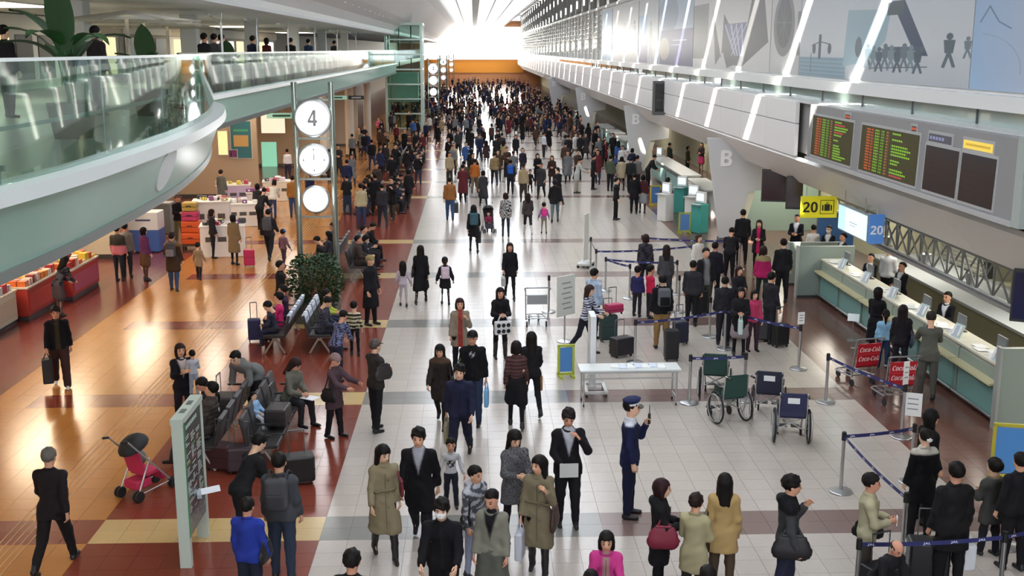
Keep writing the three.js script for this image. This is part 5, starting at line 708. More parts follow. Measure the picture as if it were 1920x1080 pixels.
// ---------- people: bodies and clothes from smooth distance fields ----------
class Field {
  constructor(lo, hi, c) {
    this.c = c; this.o = lo; this.n = [0, 1, 2].map((i) => Math.ceil((hi[i] - lo[i]) / c) + 2);
    this.d = new Float32Array(this.n[0] * this.n[1] * this.n[2]).fill(9);
  }
  each(lo, hi, f) {
    const { c, o, n, d } = this, a = [0, 1, 2].map((i) => Math.max(0, Math.floor((lo[i] - o[i]) / c))), b = [0, 1, 2].map((i) => Math.min(n[i] - 1, Math.ceil((hi[i] - o[i]) / c)));
    for (let k = a[2]; k <= b[2]; k++) for (let j = a[1]; j <= b[1]; j++) { let p = (k * n[1] + j) * n[0] + a[0]; for (let i = a[0]; i <= b[0]; i++, p++) d[p] = f(o[0] + i * c, o[1] + j * c, o[2] + k * c, d[p]); }
  }
  bone(a, b, ra, rb = ra, k = 0.03, q = 1, w = [0, 0, 1]) {      // tapered capsule, flattened by q along w
    const m = Math.max(ra, rb) * Math.max(1, q) + k + 2 * this.c, ab = [b[0] - a[0], b[1] - a[1], b[2] - a[2]], L = ab[0] ** 2 + ab[1] ** 2 + ab[2] ** 2 + 1e-9;
    this.each([0, 1, 2].map((i) => Math.min(a[i], b[i]) - m), [0, 1, 2].map((i) => Math.max(a[i], b[i]) + m), (x, y, z, old) => {
      const px = x - a[0], py = y - a[1], pz = z - a[2], t = Math.min(1, Math.max(0, (px * ab[0] + py * ab[1] + pz * ab[2]) / L));
      let ox = px - t * ab[0], oy = py - t * ab[1], oz = pz - t * ab[2];
      if (q !== 1) { const s = ox * w[0] + oy * w[1] + oz * w[2], e = s / q - s; ox += w[0] * e; oy += w[1] * e; oz += w[2] * e; }
      const v = Math.sqrt(ox * ox + oy * oy + oz * oz) - (ra + (rb - ra) * t);
      if (old > 8) return v;
      const h = Math.max(k - Math.abs(v - old), 0) / k; return Math.min(v, old) - h * h * k / 4;
    });
    return this;
  }
  ball(c, r, k = 0.03) {                                          // ellipsoid
    const m = Math.max(...r) + k + 2 * this.c, rm = Math.min(...r);
    this.each(c.map((v) => v - m), c.map((v) => v + m), (x, y, z, old) => {
      const v = (Math.hypot((x - c[0]) / r[0], (y - c[1]) / r[1], (z - c[2]) / r[2]) - 1) * rm;
      if (old > 8) return v;
      const h = Math.max(k - Math.abs(v - old), 0) / k; return Math.min(v, old) - h * h * k / 4;
    });
    return this;
  }
  cut(f) { const { c, o, n, d } = this; let p = 0; for (let k = 0; k < n[2]; k++) for (let j = 0; j < n[1]; j++) for (let i = 0; i < n[0]; i++, p++) if (d[p] < 5 * c) d[p] = Math.max(d[p], f(o[0] + i * c, o[1] + j * c, o[2] + k * c)); return this; }
  add(f) { const { c, o, n, d } = this; let p = 0; for (let k = 0; k < n[2]; k++) for (let j = 0; j < n[1]; j++) for (let i = 0; i < n[0]; i++, p++) if (Math.abs(d[p]) < 3 * c + 0.02) d[p] += f(o[0] + i * c, o[1] + j * c, o[2] + k * c); return this; }
  mesh() {                                                        // surface nets
    const { c, o, n, d } = this, [nx, ny, nz] = n, sx = 1, sy = nx, sz = nx * ny, id = new Int32Array(d.length).fill(-1), P = [], I = [];
    const offs = [0, sx, sy, sx + sy, sz, sx + sz, sy + sz, sx + sy + sz], E = [[0, 1], [2, 3], [4, 5], [6, 7], [0, 2], [1, 3], [4, 6], [5, 7], [0, 4], [1, 5], [2, 6], [3, 7]];
    for (let k = 0; k < nz - 1; k++) for (let j = 0; j < ny - 1; j++) for (let i = 0; i < nx - 1; i++) {
      const p = i + j * sy + k * sz; let m = 0;
      for (let q = 0; q < 8; q++) if (d[p + offs[q]] < 0) m |= 1 << q;
      if (m === 0 || m === 255) continue;
      let x = 0, y = 0, z = 0, t = 0;
      for (const [a, b] of E) {
        if (((m >> a) & 1) === ((m >> b) & 1)) continue;
        const va = d[p + offs[a]], vb = d[p + offs[b]], s = va / (va - vb);
        x += (a & 1) + (((b & 1) - (a & 1)) * s); y += ((a >> 1) & 1) + ((((b >> 1) & 1) - ((a >> 1) & 1)) * s); z += (a >> 2) + (((b >> 2) - (a >> 2)) * s); t++;
      }
      id[p] = P.length / 3; P.push(o[0] + (i + x / t) * c, o[1] + (j + y / t) * c, o[2] + (k + z / t) * c);
    }
    const f = (a, b, e, g, flip) => { if (a < 0 || b < 0 || e < 0 || g < 0) return; flip ? I.push(a, e, b, a, g, e) : I.push(a, b, e, a, e, g); };
    for (let k = 1; k < nz - 1; k++) for (let j = 1; j < ny - 1; j++) for (let i = 1; i < nx - 1; i++) {
      const p = i + j * sy + k * sz, s = d[p] < 0;
      if (s !== d[p + sx] < 0) f(id[p - sy - sz], id[p - sz], id[p], id[p - sy], !s);
      if (s !== d[p + sy] < 0) f(id[p - sx - sz], id[p - sx], id[p], id[p - sz], !s);
      if (s !== d[p + sz] < 0) f(id[p - sx - sy], id[p - sy], id[p], id[p - sx], !s);
    }
    const g = new THREE.BufferGeometry(); g.setAttribute('position', new THREE.Float32BufferAttribute(P, 3)); g.setIndex(I); g.computeVertexNormals(); return g;
  }
}
const add3 = (a, b, s = 1) => [a[0] + b[0] * s, a[1] + b[1] * s, a[2] + b[2] * s], mix3 = (a, b, t) => [a[0] + (b[0] - a[0]) * t, a[1] + (b[1] - a[1]) * t, a[2] + (b[2] - a[2]) * t];
const norm3 = (a) => { const l = Math.hypot(...a) || 1; return a.map((v) => v / l); }, dot3 = (a, b) => a[0] * b[0] + a[1] * b[1] + a[2] * b[2];
const RAD = Math.PI / 180;
// poses: angles in degrees. arm = [forward, outward, elbow, inward]; leg = [thigh forward, knee]; + is the side at x > 0
const POSES = {
  stand: { ap: [4, 9, 14, 8], am: [2, 9, 16, 8], lp: [2, 0], lm: [-3, 2] },
  walk: { ap: [-20, 9, 22, 8], am: [22, 9, 30, 8], lp: [24, 6], lm: [-20, 22], lean: 3 },
  walk2: { ap: [20, 9, 28, 8], am: [-18, 9, 18, 8], lp: [-18, 24], lm: [22, 6], lean: 3 },
  step: { ap: [-8, 9, 18, 8], am: [12, 9, 20, 8], lp: [12, 4], lm: [-12, 16], lean: 2 },
  hold: { ap: [18, 10, 82, 38], am: [16, 10, 88, 38], lp: [3, 0], lm: [-4, 3] },
  read: { ap: [30, 12, 100, 40], am: [22, 12, 80, 42], lp: [4, 0], lm: [-4, 3], nod: 28 },
  strap: { ap: [20, 14, 128, 10], am: [3, 10, 18, 8], lp: [6, 2], lm: [-8, 8] },
  strapm: { ap: [3, 10, 18, 8], am: [20, 14, 128, 10], lp: [-8, 8], lm: [6, 2] },
  call: { ap: [40, 20, 135, 20], am: [12, 10, 60, 35], lp: [2, 0], lm: [-2, 2], nod: 14 },
  push: { ap: [38, 8, 42, 4], am: [38, 8, 42, 4], lp: [16, 6], lm: [-16, 20], lean: 10 },
  reach: { ap: [55, 10, 30, 10], am: [45, 10, 40, 10], lp: [4, 0], lm: [-6, 4], lean: 14, nod: 15 },
  bend: { ap: [70, 6, 25, 10], am: [66, 6, 30, 12], lp: [14, 22], lm: [4, 16], lean: 62, nod: -8 },
  stoop: { ap: [50, 8, 40, 14], am: [45, 8, 50, 14], lp: [8, 8], lm: [0, 6], lean: 32, nod: 12 },
  sit: { ap: [22, 8, 62, 26], am: [20, 8, 66, 26], lp: [84, 82], lm: [80, 86], sit: 1 },
  sitb: { ap: [30, 8, 70, 34], am: [28, 8, 74, 34], lp: [80, 74], lm: [86, 90], sit: 1, lean: 18, nod: 24 },
  lounge: { ap: [10, 14, 40, 24], am: [14, 14, 50, 24], lp: [78, 60], lm: [74, 66], sit: 1, lean: -14 },
  carry: { ap: [24, 12, 105, 46], am: [30, 12, 98, 46], lp: [3, 0], lm: [-4, 3], lean: -4 },
  kid: { ap: [6, 18, 20, 6], am: [4, 18, 24, 6], lp: [10, 4], lm: [-8, 12] },
  salute: { ap: [30, 14, 130, 12], am: [2, 8, 12, 6], lp: [1, 0], lm: [-1, 0] },
};
const BUILDS = { m: { h: 1.7, sw: 0.163, hip: 0.53, fat: 1.04 }, f: { h: 1.7, sw: 0.143, hip: 0.525, fat: 0.94 }, c: { h: 1.2, sw: 0.11, hip: 0.49, fat: 0.78 } };
function skeleton(build, pose) {
  const B = BUILDS[build], h = B.h, s = h / 1.7, headH = 0.143 + 0.056 * h, hipY = B.hip * h, ankleY = 0.075 * s, thigh = (hipY - ankleY) * 0.51, shin = (hipY - ankleY) * 0.49;
  const lean = (pose.lean || 0) * RAD, u = [0, Math.cos(lean), Math.sin(lean)], w = [0, -Math.sin(lean), Math.cos(lean)], torso = h - headH - 0.055 * s - hipY;
  const S = { h, s, B, u, w, headH, pelvis: [0, hipY, 0], sit: pose.sit };
  S.neck = add3(S.pelvis, u, torso); S.chest = add3(S.pelvis, u, torso * 0.74); S.waist = add3(S.pelvis, u, torso * 0.34);
  const hu = norm3(mix3(u, [0, 1, 0], 0.55)); S.head = add3(add3(S.neck, hu, 0.055 * s + headH / 2), [0, 0, 0.022 * s]); S.nod = (pose.nod || 0) * RAD + lean * 0.45; S.turn = (pose.turn || 0) * RAD;
  for (const [k, sg] of [['p', 1], ['m', -1]]) {
    const L = pose['l' + k], hip = add3(S.pelvis, [sg * 0.088 * s, -0.01, 0]), t = L[0] * RAD, e = (L[0] - L[1]) * RAD, sp = S.sit ? 0.12 : 0.035;
    const knee = add3(hip, [sg * sp * thigh, -Math.cos(t) * thigh, Math.sin(t) * thigh]), ankle = add3(knee, [sg * 0.01, -Math.cos(e) * shin, Math.sin(e) * shin]);
    S['leg' + k] = { hip, knee, ankle, pitch: Math.min(0, e) * 0.7 };
    const A = pose['a' + k].map((v) => v * RAD), sh = add3(add3(S.neck, u, -0.062 * s), [sg * B.sw * (B.h / 1.7 < 0.9 ? 1 : s), 0, 0]), ua = 0.275 * s, fa = 0.235 * s;
    const dir = norm3([sg * Math.sin(A[1]), 0, 0].map((v, i) => v + (-u[i] * Math.cos(A[0]) + w[i] * Math.sin(A[0])) * Math.cos(A[1])));
    let bd = [-sg * Math.sin(A[3]), 0, 0].map((v, i) => v + w[i] * Math.cos(A[3]) + u[i] * 0.25 * Math.sin(A[2] / 2)); const dd = dot3(bd, dir); bd = norm3(bd.map((v, i) => v - dir[i] * dd));
    const el = add3(sh, dir, ua), fd = norm3(dir.map((v, i) => v * Math.cos(A[2]) + bd[i] * Math.sin(A[2])));
    S['arm' + k] = { sh, el, wr: add3(el, fd, fa), fd, bd, sg };
  }
  const low = Math.min(S.legp.ankle[1], S.legm.ankle[1]), dy = ankleY - low;
  for (const p of new Set([S.pelvis, S.neck, S.chest, S.waist, S.head, ...['p', 'm'].flatMap((k) => [S['leg' + k].hip, S['leg' + k].knee, S['leg' + k].ankle, S['arm' + k].sh, S['arm' + k].el, S['arm' + k].wr])])) p[1] += dy;
  S.dy = dy; return S;
}
function bounds(S, pad = 0.16) { const pts = [S.pelvis, S.neck, S.head, ...['p', 'm'].flatMap((k) => [S['leg' + k].knee, S['leg' + k].ankle, S['arm' + k].el, S['arm' + k].wr])]; return [[0, 1, 2].map((i) => Math.min(...pts.map((p) => p[i])) - pad), [0, 1, 2].map((i) => Math.max(...pts.map((p) => p[i])) + pad)]; }
const SKIN = ['#d3a184', '#c8937a', '#dab094'];
// a head: eyes at half its height, nose, mouth, ears. Unit: a head 0.225 high, facing z
const headGeo = {};
function head(cell) {
  return headGeo[cell] ??= (() => {
    const f = new Field([-0.12, -0.2, -0.14], [0.12, 0.15, 0.14], cell);
    f.ball([0, 0.024, -0.012], [0.076, 0.089, 0.095], 0.03).ball([0, -0.045, 0.02], [0.056, 0.07, 0.066], 0.04);
    f.bone([0, 0.004, 0.08], [0, -0.028, 0.097], 0.009, 0.013, 0.014).bone([-0.018, -0.062, 0.078], [0.018, -0.062, 0.078], 0.008, 0.008, 0.012);
    for (const s of [-1, 1]) f.ball([s * 0.078, -0.008, -0.006], [0.011, 0.03, 0.018], 0.008).bone([s * 0.02, 0.022, 0.08], [s * 0.046, 0.02, 0.066], 0.007, 0.006, 0.012);
    f.bone([0, -0.07, -0.018], [0, -0.2, -0.032], 0.05, 0.056, 0.03);
    return f.mesh();
  })();
}
const faceColor = (skin, dark) => (x, y, z) => {
  if (z > 0.045) {
    const ax = Math.abs(x);
    if (ax > 0.02 && ax < 0.04 && y > -0.006 && y < 0.007) return dark;
    if (ax > 0.014 && ax < 0.05 && y > 0.022 && y < 0.031) return [dark[0] + 0.02, dark[1] + 0.02, dark[2] + 0.02];
    if (ax < 0.024 && y > -0.07 && y < -0.056 && z > 0.07) return [skin[0] * 0.62, skin[1] * 0.36, skin[2] * 0.36];
  }
  return skin;
};
function fingerTube(pts, r0, r1, n = 5) {
  const P = [], I = []; let up = V(0, 0, 1);
  pts.forEach((p, i) => {
    const a = V(...pts[Math.max(0, i - 1)]), b = V(...pts[Math.min(pts.length - 1, i + 1)]), t = b.sub(a).normalize(), sx = up.clone().cross(t).normalize(), sy = t.clone().cross(sx), r = r0 + (r1 - r0) * i / (pts.length - 1);
    for (let k = 0; k < n; k++) { const q = k / n * 2 * Math.PI; P.push(p[0] + (sx.x * Math.cos(q) + sy.x * Math.sin(q)) * r, p[1] + (sx.y * Math.cos(q) + sy.y * Math.sin(q)) * r, p[2] + (sx.z * Math.cos(q) + sy.z * Math.sin(q)) * r); if (i) { const o = i * n, m = (k + 1) % n; I.push(o - n + k, o - n + m, o + k, o + k, o - n + m, o + m); } }
  });
  const e = pts[pts.length - 1], c = P.length / 3, o = (pts.length - 1) * n; P.push(...e); for (let k = 0; k < n; k++) I.push(o + k, o + (k + 1) % n, c);
  const g = new THREE.BufferGeometry(); g.setAttribute('position', new THREE.Float32BufferAttribute(P, 3)); g.setIndex(I); g.computeVertexNormals(); return g;
}
const handGeo = {};
function hand(curl, sides = 5) {                                            // wrist at 0, fingers along y, palm towards z, thumb at +x
  return handGeo[curl + '|' + sides] ??= (() => {
    const out = [fingerTube(sides > 3 ? [[0, -0.02, 0], [0, 0.02, 0], [0, 0.05, 0.004], [0, 0.09, 0.006]] : [[0, -0.02, 0], [0, 0.09, 0.006]], 0.027, 0.034, sides + 3).scale(1.15, 1, 0.55)];
    [[0.028, 0.072], [0.01, 0.08], [-0.009, 0.075], [-0.027, 0.06]].forEach(([x, l]) => {
      const pts = [[x, 0.075, 0.004]]; let a = 0.12 * curl;
      for (let i = 0; i < 3; i++) { const q = pts[pts.length - 1], s = l * [0.45, 0.32, 0.23][i]; a += curl * 0.55; pts.push([x * (1 + 0.06 * i), q[1] + Math.cos(a) * s, q[2] + Math.sin(a) * s]); }
      out.push(fingerTube(sides > 3 ? pts : [pts[0], pts[3]], 0.0095, 0.0075, sides));
    });
    out.push(fingerTube([[0.022, 0.02, 0.006], [0.044, 0.045, 0.014 + 0.006 * curl], [0.052 - 0.01 * curl, 0.072, 0.02 + 0.012 * curl], [0.05 - 0.022 * curl, 0.095, 0.024 + 0.016 * curl]], 0.012, 0.009, sides));
    const g = mergeGeometries(out); return g;
  })();
}
function placeHand(A, s, curl, lod) {
  const g = hand(curl, lod > 0 ? 3 : 5).clone(); if (A.sg > 0) { g.scale(-1, 1, 1); const ix = g.index.array; for (let i = 0; i < ix.length; i += 3) { const t = ix[i]; ix[i] = ix[i + 1]; ix[i + 1] = t; } g.computeVertexNormals(); }
  g.scale(s, s, s);
  const y = V(...A.fd), inw = V(-A.sg, 0, 0), z = inw.clone().addScaledVector(y, -inw.dot(y)); if (z.length() < 0.2) z.set(0, -1, 0); z.normalize(); const x = y.clone().cross(z);
  return g.applyMatrix4(new THREE.Matrix4().makeBasis(x, y, z).setPosition(...A.wr));
}
const poseKey = (p) => JSON.stringify(p), skelCache = new Map(), geoStore = new Map();
const once = (k, f) => { if (!geoStore.has(k)) geoStore.set(k, f()); return geoStore.get(k); };
function headMatrix(S) { return new THREE.Matrix4().compose(V(...S.head), new THREE.Quaternion().setFromEuler(new THREE.Euler(S.nod, S.turn, 0, 'YXZ')), V(1, 1, 1).multiplyScalar(S.headH / 0.225)); }
function bodyGeo(build, pose, lod, skin, bare) {
  return once(['b', build, poseKey(pose), lod, skin, bare].join(), () => {
    const S = skeleton(build, pose), s = S.s, F = S.B.fat, c = [0.05, 0.065, 0.085, 0.1][lod], [lo, hi] = bounds(S, 0.2), f = new Field(lo, hi, c), dk = lin('#17110f'), sk = lin(skin);
    f.bone(S.pelvis, S.waist, 0.125 * s * F, 0.115 * s * F, 0.05, 0.72, S.w).bone(S.waist, S.chest, 0.112 * s * F, 0.135 * s * F, 0.05, 0.7, S.w);
    f.bone(S.neck, add3(S.head, [0, -0.06 * s, -0.02 * s]), 0.05 * s, 0.048 * s, 0.03);
    for (const k of ['p', 'm']) {
      const L = S['leg' + k], A = S['arm' + k];
      f.bone(L.hip, L.knee, 0.075 * s * F, 0.05 * s * F, 0.04).bone(L.knee, L.ankle, 0.052 * s * F, 0.035 * s, 0.03).bone(add3(L.ankle, [0, -0.045 * s, -0.03 * s]), add3(L.ankle, [0, -0.05 * s, 0.13 * s]), 0.03 * s, 0.022 * s, 0.03);
      f.bone(A.sh, A.el, 0.048 * s * F, 0.038 * s, 0.03).bone(A.el, A.wr, 0.038 * s, 0.026 * s, 0.03);
      f.bone(S.chest, A.sh, 0.07 * s, 0.05 * s, 0.04);
    }
    const parts = [tint(f.mesh(), sk), tint(head([0.0095, 0.02, 0.036, 0.055][lod]).clone(), faceColor(sk, dk)).applyMatrix4(headMatrix(S))];
    for (const k of ['p', 'm']) parts.push(tint(placeHand(S['arm' + k], s * (build === 'f' ? 0.92 : 1), 0.75, lod), sk));
    parts.forEach((g) => { for (const n of Object.keys(g.attributes)) if (!['position', 'normal', 'color'].includes(n)) g.deleteAttribute(n); });
    return mergeGeometries(parts);
  });
}
const fold = (x, y, z) => Math.sin(31 * x + 17 * y + 9 * z) * Math.sin(13 * y - 21 * z + 5 * x) + 0.6 * Math.sin(47 * y + 23 * x) * Math.sin(29 * z + 11);
// tops: off = thickness over the body, hem = height of the lower edge as a share of standing height, flare widens it
const TOPS = {
  shirt: { off: 0.01, hem: 0.5, fl: 0.0 }, suit: { off: 0.017, hem: 0.445, fl: 0.012 }, jacket: { off: 0.022, hem: 0.48, fl: 0.008 }, puffy: { off: 0.036, hem: 0.46, fl: 0.006 },
  hooded: { off: 0.025, hem: 0.45, fl: 0.008, hood: 1 }, coat: { off: 0.022, hem: 0.36, fl: 0.02, collar: 1 }, long: { off: 0.022, hem: 0.25, fl: 0.035, collar: 1 }, hoodcoat: { off: 0.028, hem: 0.34, fl: 0.02, hood: 1 }, vest: { off: 0.02, hem: 0.5, fl: 0 },
  tunic: { off: 0.02, hem: 0.42, fl: 0.03 },
};
function topGeo(build, pose, kind, lod) {
  return once(['t', build, poseKey(pose), kind, lod].join(), () => {
    const S = skeleton(build, pose), T = TOPS[kind], s = S.s, F = S.B.fat, o = T.off * (build === 'c' ? 0.85 : 1), c = [0.0185, 0.036, 0.058, 0.09][lod], [lo, hi] = bounds(S, 0.22), f = new Field(lo, hi, c);
    const k1 = 0.05, hemY = T.hem * S.h + (S.sit ? 0 : S.dy);
    f.bone(S.pelvis, S.waist, 0.128 * s * F + o, 0.118 * s * F + o, k1, 0.74, S.w).bone(S.waist, S.chest, 0.116 * s * F + o, 0.138 * s * F + o, k1, 0.74, S.w);
    f.bone(add3(S.neck, S.u, -0.03 * s), add3(S.neck, S.u, 0.012 * s), 0.07 * s + o * 0.5, 0.058 * s + o * 0.4, 0.05);
    if (T.collar) f.bone(add3(S.neck, [-0.03 * s, 0.012, 0.03]), add3(S.neck, [0.03 * s, 0.012, 0.03]), 0.04 * s, 0.04 * s, 0.04);
    if (T.hood) f.bone(add3(add3(S.neck, S.w, -0.085 * s), [-0.05 * s, -0.005, 0]), add3(add3(S.neck, S.w, -0.085 * s), [0.05 * s, -0.005, 0]), 0.068 * s, 0.068 * s, 0.05).bone(add3(S.neck, [-0.07 * s, 0, 0]), add3(S.neck, [0.07 * s, 0, 0]), 0.05 * s, 0.05 * s, 0.05);
    for (const k of ['p', 'm']) {
      const L = S['leg' + k], A = S['arm' + k], oa = o * 0.72;
      f.bone(S.chest, A.sh, 0.085 * s + o * 0.6, 0.056 * s + o * 0.6, 0.05);
      if (kind !== 'vest') f.bone(A.sh, A.el, 0.05 * s * F + oa, 0.042 * s + oa, 0.035).bone(A.el, mix3(A.el, A.wr, 0.93), 0.042 * s + oa, 0.033 * s + oa, 0.03);
      const reach = S.sit ? Math.min(1, Math.max(0.12, (0.53 - T.hem) / 0.27)) : Math.min(1, Math.max(0.1, (0.53 - T.hem) / 0.25) + 0.1);
      f.bone(L.hip, mix3(L.hip, L.knee, reach), 0.088 * s * F + o, 0.07 * s * F + o + T.fl, 0.07);
    }
    if (!S.sit && T.hem < 0.47) { const m = mix3(S.legp.knee, S.legm.knee, 0.5), a = (S.pelvis[1] - hemY) / Math.max(0.05, S.pelvis[1] - m[1]), e = [m[0] * 0.5, hemY - 0.06, m[2] * Math.min(1, a) * 0.6]; f.bone(S.pelvis, e, 0.135 * s * F + o, 0.14 * s * F + o + T.fl, 0.06, 0.78); }
    if (!S.sit) f.cut((x, y, z) => hemY - y);
    if (lod < 2) { const am = kind === 'puffy' ? 0.005 : 0.0055; f.add((x, y, z) => am * fold(x, y, z) * (lod ? 0.7 : 1) + (kind === 'puffy' ? 0.007 * Math.sin(y * 75) : 0)); }
    for (const k of ['p', 'm']) { const A = S['arm' + k]; const e = add3(A.el, A.fd, 0.235 * s * 0.96); f.cut((x, y, z) => { const dx = x - e[0], dy = y - e[1], dz = z - e[2]; return dx * dx + dy * dy + dz * dz < 0.02 * s ? dx * A.fd[0] + dy * A.fd[1] + dz * A.fd[2] : -9; }); }
    return f.mesh();
  });
}
function legGeo(build, pose, kind, lod) {                         // trousers, tights, skirt, boots
  return once(['l', build, poseKey(pose), kind, lod].join(), () => {
    const S = skeleton(build, pose), s = S.s, F = S.B.fat, c = [0.024, 0.044, 0.064, 0.09][lod], [lo, hi] = bounds(S, 0.2), f = new Field(lo, hi, c), o = { trousers: 0.018, slim: 0.008, wide: 0.03, tights: 0.003, skirt: 0.02, boots: 0.012, shorts: 0.024 }[kind];
    if (kind !== 'boots') f.bone(S.pelvis, add3(S.pelvis, S.u, 0.1 * s), 0.128 * s * F + o * 0.4, 0.12 * s * F + o * 0.4, 0.05, 0.74, S.w);
    for (const k of ['p', 'm']) {
      const L = S['leg' + k], b = mix3(L.knee, L.ankle, kind === 'tights' ? 1 : 0.98);
      if (kind === 'skirt') { f.bone(L.hip, mix3(L.hip, L.knee, 0.82), 0.085 * s * F + o, 0.085 * s * F + o + 0.03, 0.1); continue; }
      if (kind === 'shorts') { f.bone(L.hip, mix3(L.hip, L.knee, 0.85), 0.082 * s * F + o, 0.066 * s * F + o, 0.04); continue; }
      if (kind !== 'boots') f.bone(L.hip, L.knee, 0.08 * s * F + o, 0.054 * s * F + o, 0.035);
      f.bone(kind === 'boots' ? mix3(L.knee, L.ankle, 0.2) : L.knee, b, 0.053 * s * F + o, 0.036 * s + o * (kind === 'wide' ? 1.4 : 1), 0.03);
    }
    if (lod < 2 && kind !== 'tights') f.add((x, y, z) => 0.0045 * fold(x * 1.1, y, z));
    return f.mesh();
  });
}
function shoeGeo(lod) {
  return once('shoe' + lod, () => { const f = new Field([-0.08, -0.1, -0.12], [0.08, 0.1, 0.24], [0.02, 0.034, 0.05, 0.07][lod]); f.bone([0, -0.035, -0.035], [0, -0.045, 0.14], 0.04, 0.034, 0.03).bone([0, 0.03, -0.01], [0, -0.03, 0], 0.045, 0.042, 0.03).cut((x, y, z) => -0.074 - y); return f.mesh(); });
}
const HAIR = {
  short: (f) => f.ball([0, 0.036, -0.018], [0.091, 0.1, 0.111], 0.02).cut((x, y, z) => (z > 0.04 ? 0.05 - 0.012 * Math.sin(60 * x) : z > -0.005 ? -0.02 + (z + 0.005) * 1.4 : -0.095 - (z + 0.01) * 0.1) - y).add((x, y, z) => 0.004 * Math.sin(85 * x + 12 * y) * Math.sin(77 * z)),
  shaggy: (f) => f.ball([0, 0.036, -0.016], [0.093, 0.102, 0.111], 0.02).cut((x, y, z) => (z > 0.045 && Math.abs(x) < 0.055 ? 0.036 : z > 0.0 ? -0.035 : -0.1) - y).add((x, y, z) => 0.006 * Math.sin(70 * x) * Math.sin(64 * z) + 0.004 * Math.sin(90 * y + 40 * x)),
  bald: (f) => f.ball([0, 0.02, -0.022], [0.082, 0.085, 0.1], 0.02).cut((x, y, z) => Math.max(-0.05 - y, y - 0.05, z - 0.03)),
  bob: (f) => f.ball([0, 0.03, -0.018], [0.096, 0.1, 0.11], 0.02).bone([-0.07, -0.02, -0.02], [-0.072, -0.1, -0.012], 0.034, 0.03, 0.03).bone([0.07, -0.02, -0.02], [0.072, -0.1, -0.012], 0.034, 0.03, 0.03).bone([0, 0, -0.07], [0, -0.1, -0.06], 0.05, 0.05, 0.04).cut((x, y, z) => (z > 0.03 && Math.abs(x) < 0.062 ? 0.038 - y : -0.13 - y)),
  long: (f) => f.ball([0, 0.03, -0.018], [0.094, 0.099, 0.109], 0.02).bone([-0.066, -0.02, -0.02], [-0.08, -0.2, -0.03], 0.034, 0.03, 0.03).bone([0.066, -0.02, -0.02], [0.08, -0.2, -0.03], 0.034, 0.03, 0.03).bone([-0.03, 0, -0.07], [-0.035, -0.27, -0.095], 0.055, 0.04, 0.05).bone([0.03, 0, -0.07], [0.035, -0.27, -0.095], 0.055, 0.04, 0.05).cut((x, y, z) => (z > 0.03 && Math.abs(x) < 0.06 ? 0.036 - y : -0.3 - y)),
  tail: (f) => f.ball([0, 0.034, -0.018], [0.085, 0.094, 0.105], 0.02).bone([0, 0.02, -0.1], [0, -0.02, -0.15], 0.03, 0.032, 0.03).bone([0, -0.02, -0.15], [0, -0.17, -0.14], 0.034, 0.018, 0.03).cut((x, y, z) => (z > 0.035 ? 0.058 : z > -0.01 ? 0.0 + (z + 0.01) * 1.2 : z > -0.1 ? -0.06 : -9) - y),
  bun: (f) => f.ball([0, 0.034, -0.018], [0.085, 0.094, 0.105], 0.02).ball([0, 0.01, -0.125], [0.036, 0.036, 0.032], 0.02).cut((x, y, z) => (z > 0.035 ? 0.058 : z > -0.01 ? 0.0 + (z + 0.01) * 1.2 : -0.07) - y),
  cap: (f) => f.ball([0, 0.042, -0.014], [0.09, 0.088, 0.106], 0.02).cut((x, y, z) => 0.036 - y).bone([-0.03, 0.042, 0.1], [0.03, 0.042, 0.1], 0.05, 0.05, 0.01, 0.16, [0, 1, 0]),
  beanie: (f) => f.ball([0, 0.036, -0.014], [0.092, 0.1, 0.108], 0.02).cut((x, y, z) => 0.018 - y).bone([-0.06, 0.026, 0.06], [0.06, 0.026, 0.06], 0.022, 0.022, 0.02),
  brim: (f) => f.ball([0, 0.05, -0.012], [0.088, 0.085, 0.1], 0.02).bone([0, 0.046, -0.03], [0, 0.046, 0.02], 0.15, 0.15, 0.015, 0.09, [0, 1, 0]).cut((x, y, z) => 0.034 - y),
  hood: (f) => f.ball([0, 0.02, -0.03], [0.105, 0.118, 0.12], 0.02).cut((x, y, z) => Math.max(z > 0.035 && Math.hypot(x, y * 0.8) < 0.085 ? 0.01 : -9, -0.12 - y)),
};
function hairGeo(style, lod) { return once('h' + style + lod, () => { const f = new Field([-0.2, -0.34, -0.22], [0.2, 0.17, 0.2], [0.0145, 0.026, 0.042, 0.065][lod]); HAIR[style](f); if (!lod && !['cap', 'beanie', 'brim', 'hood'].includes(style)) f.add((x, y, z) => 0.003 * Math.sin(95 * x + 20 * y) * Math.sin(80 * z + 15 * y)); return f.mesh(); }); }
const cloth = (c, rough = 0.85) => mat(c, rough, 0, { sheen: 0.25, sheenRoughness: 0.6, specularIntensity: 0.5 });
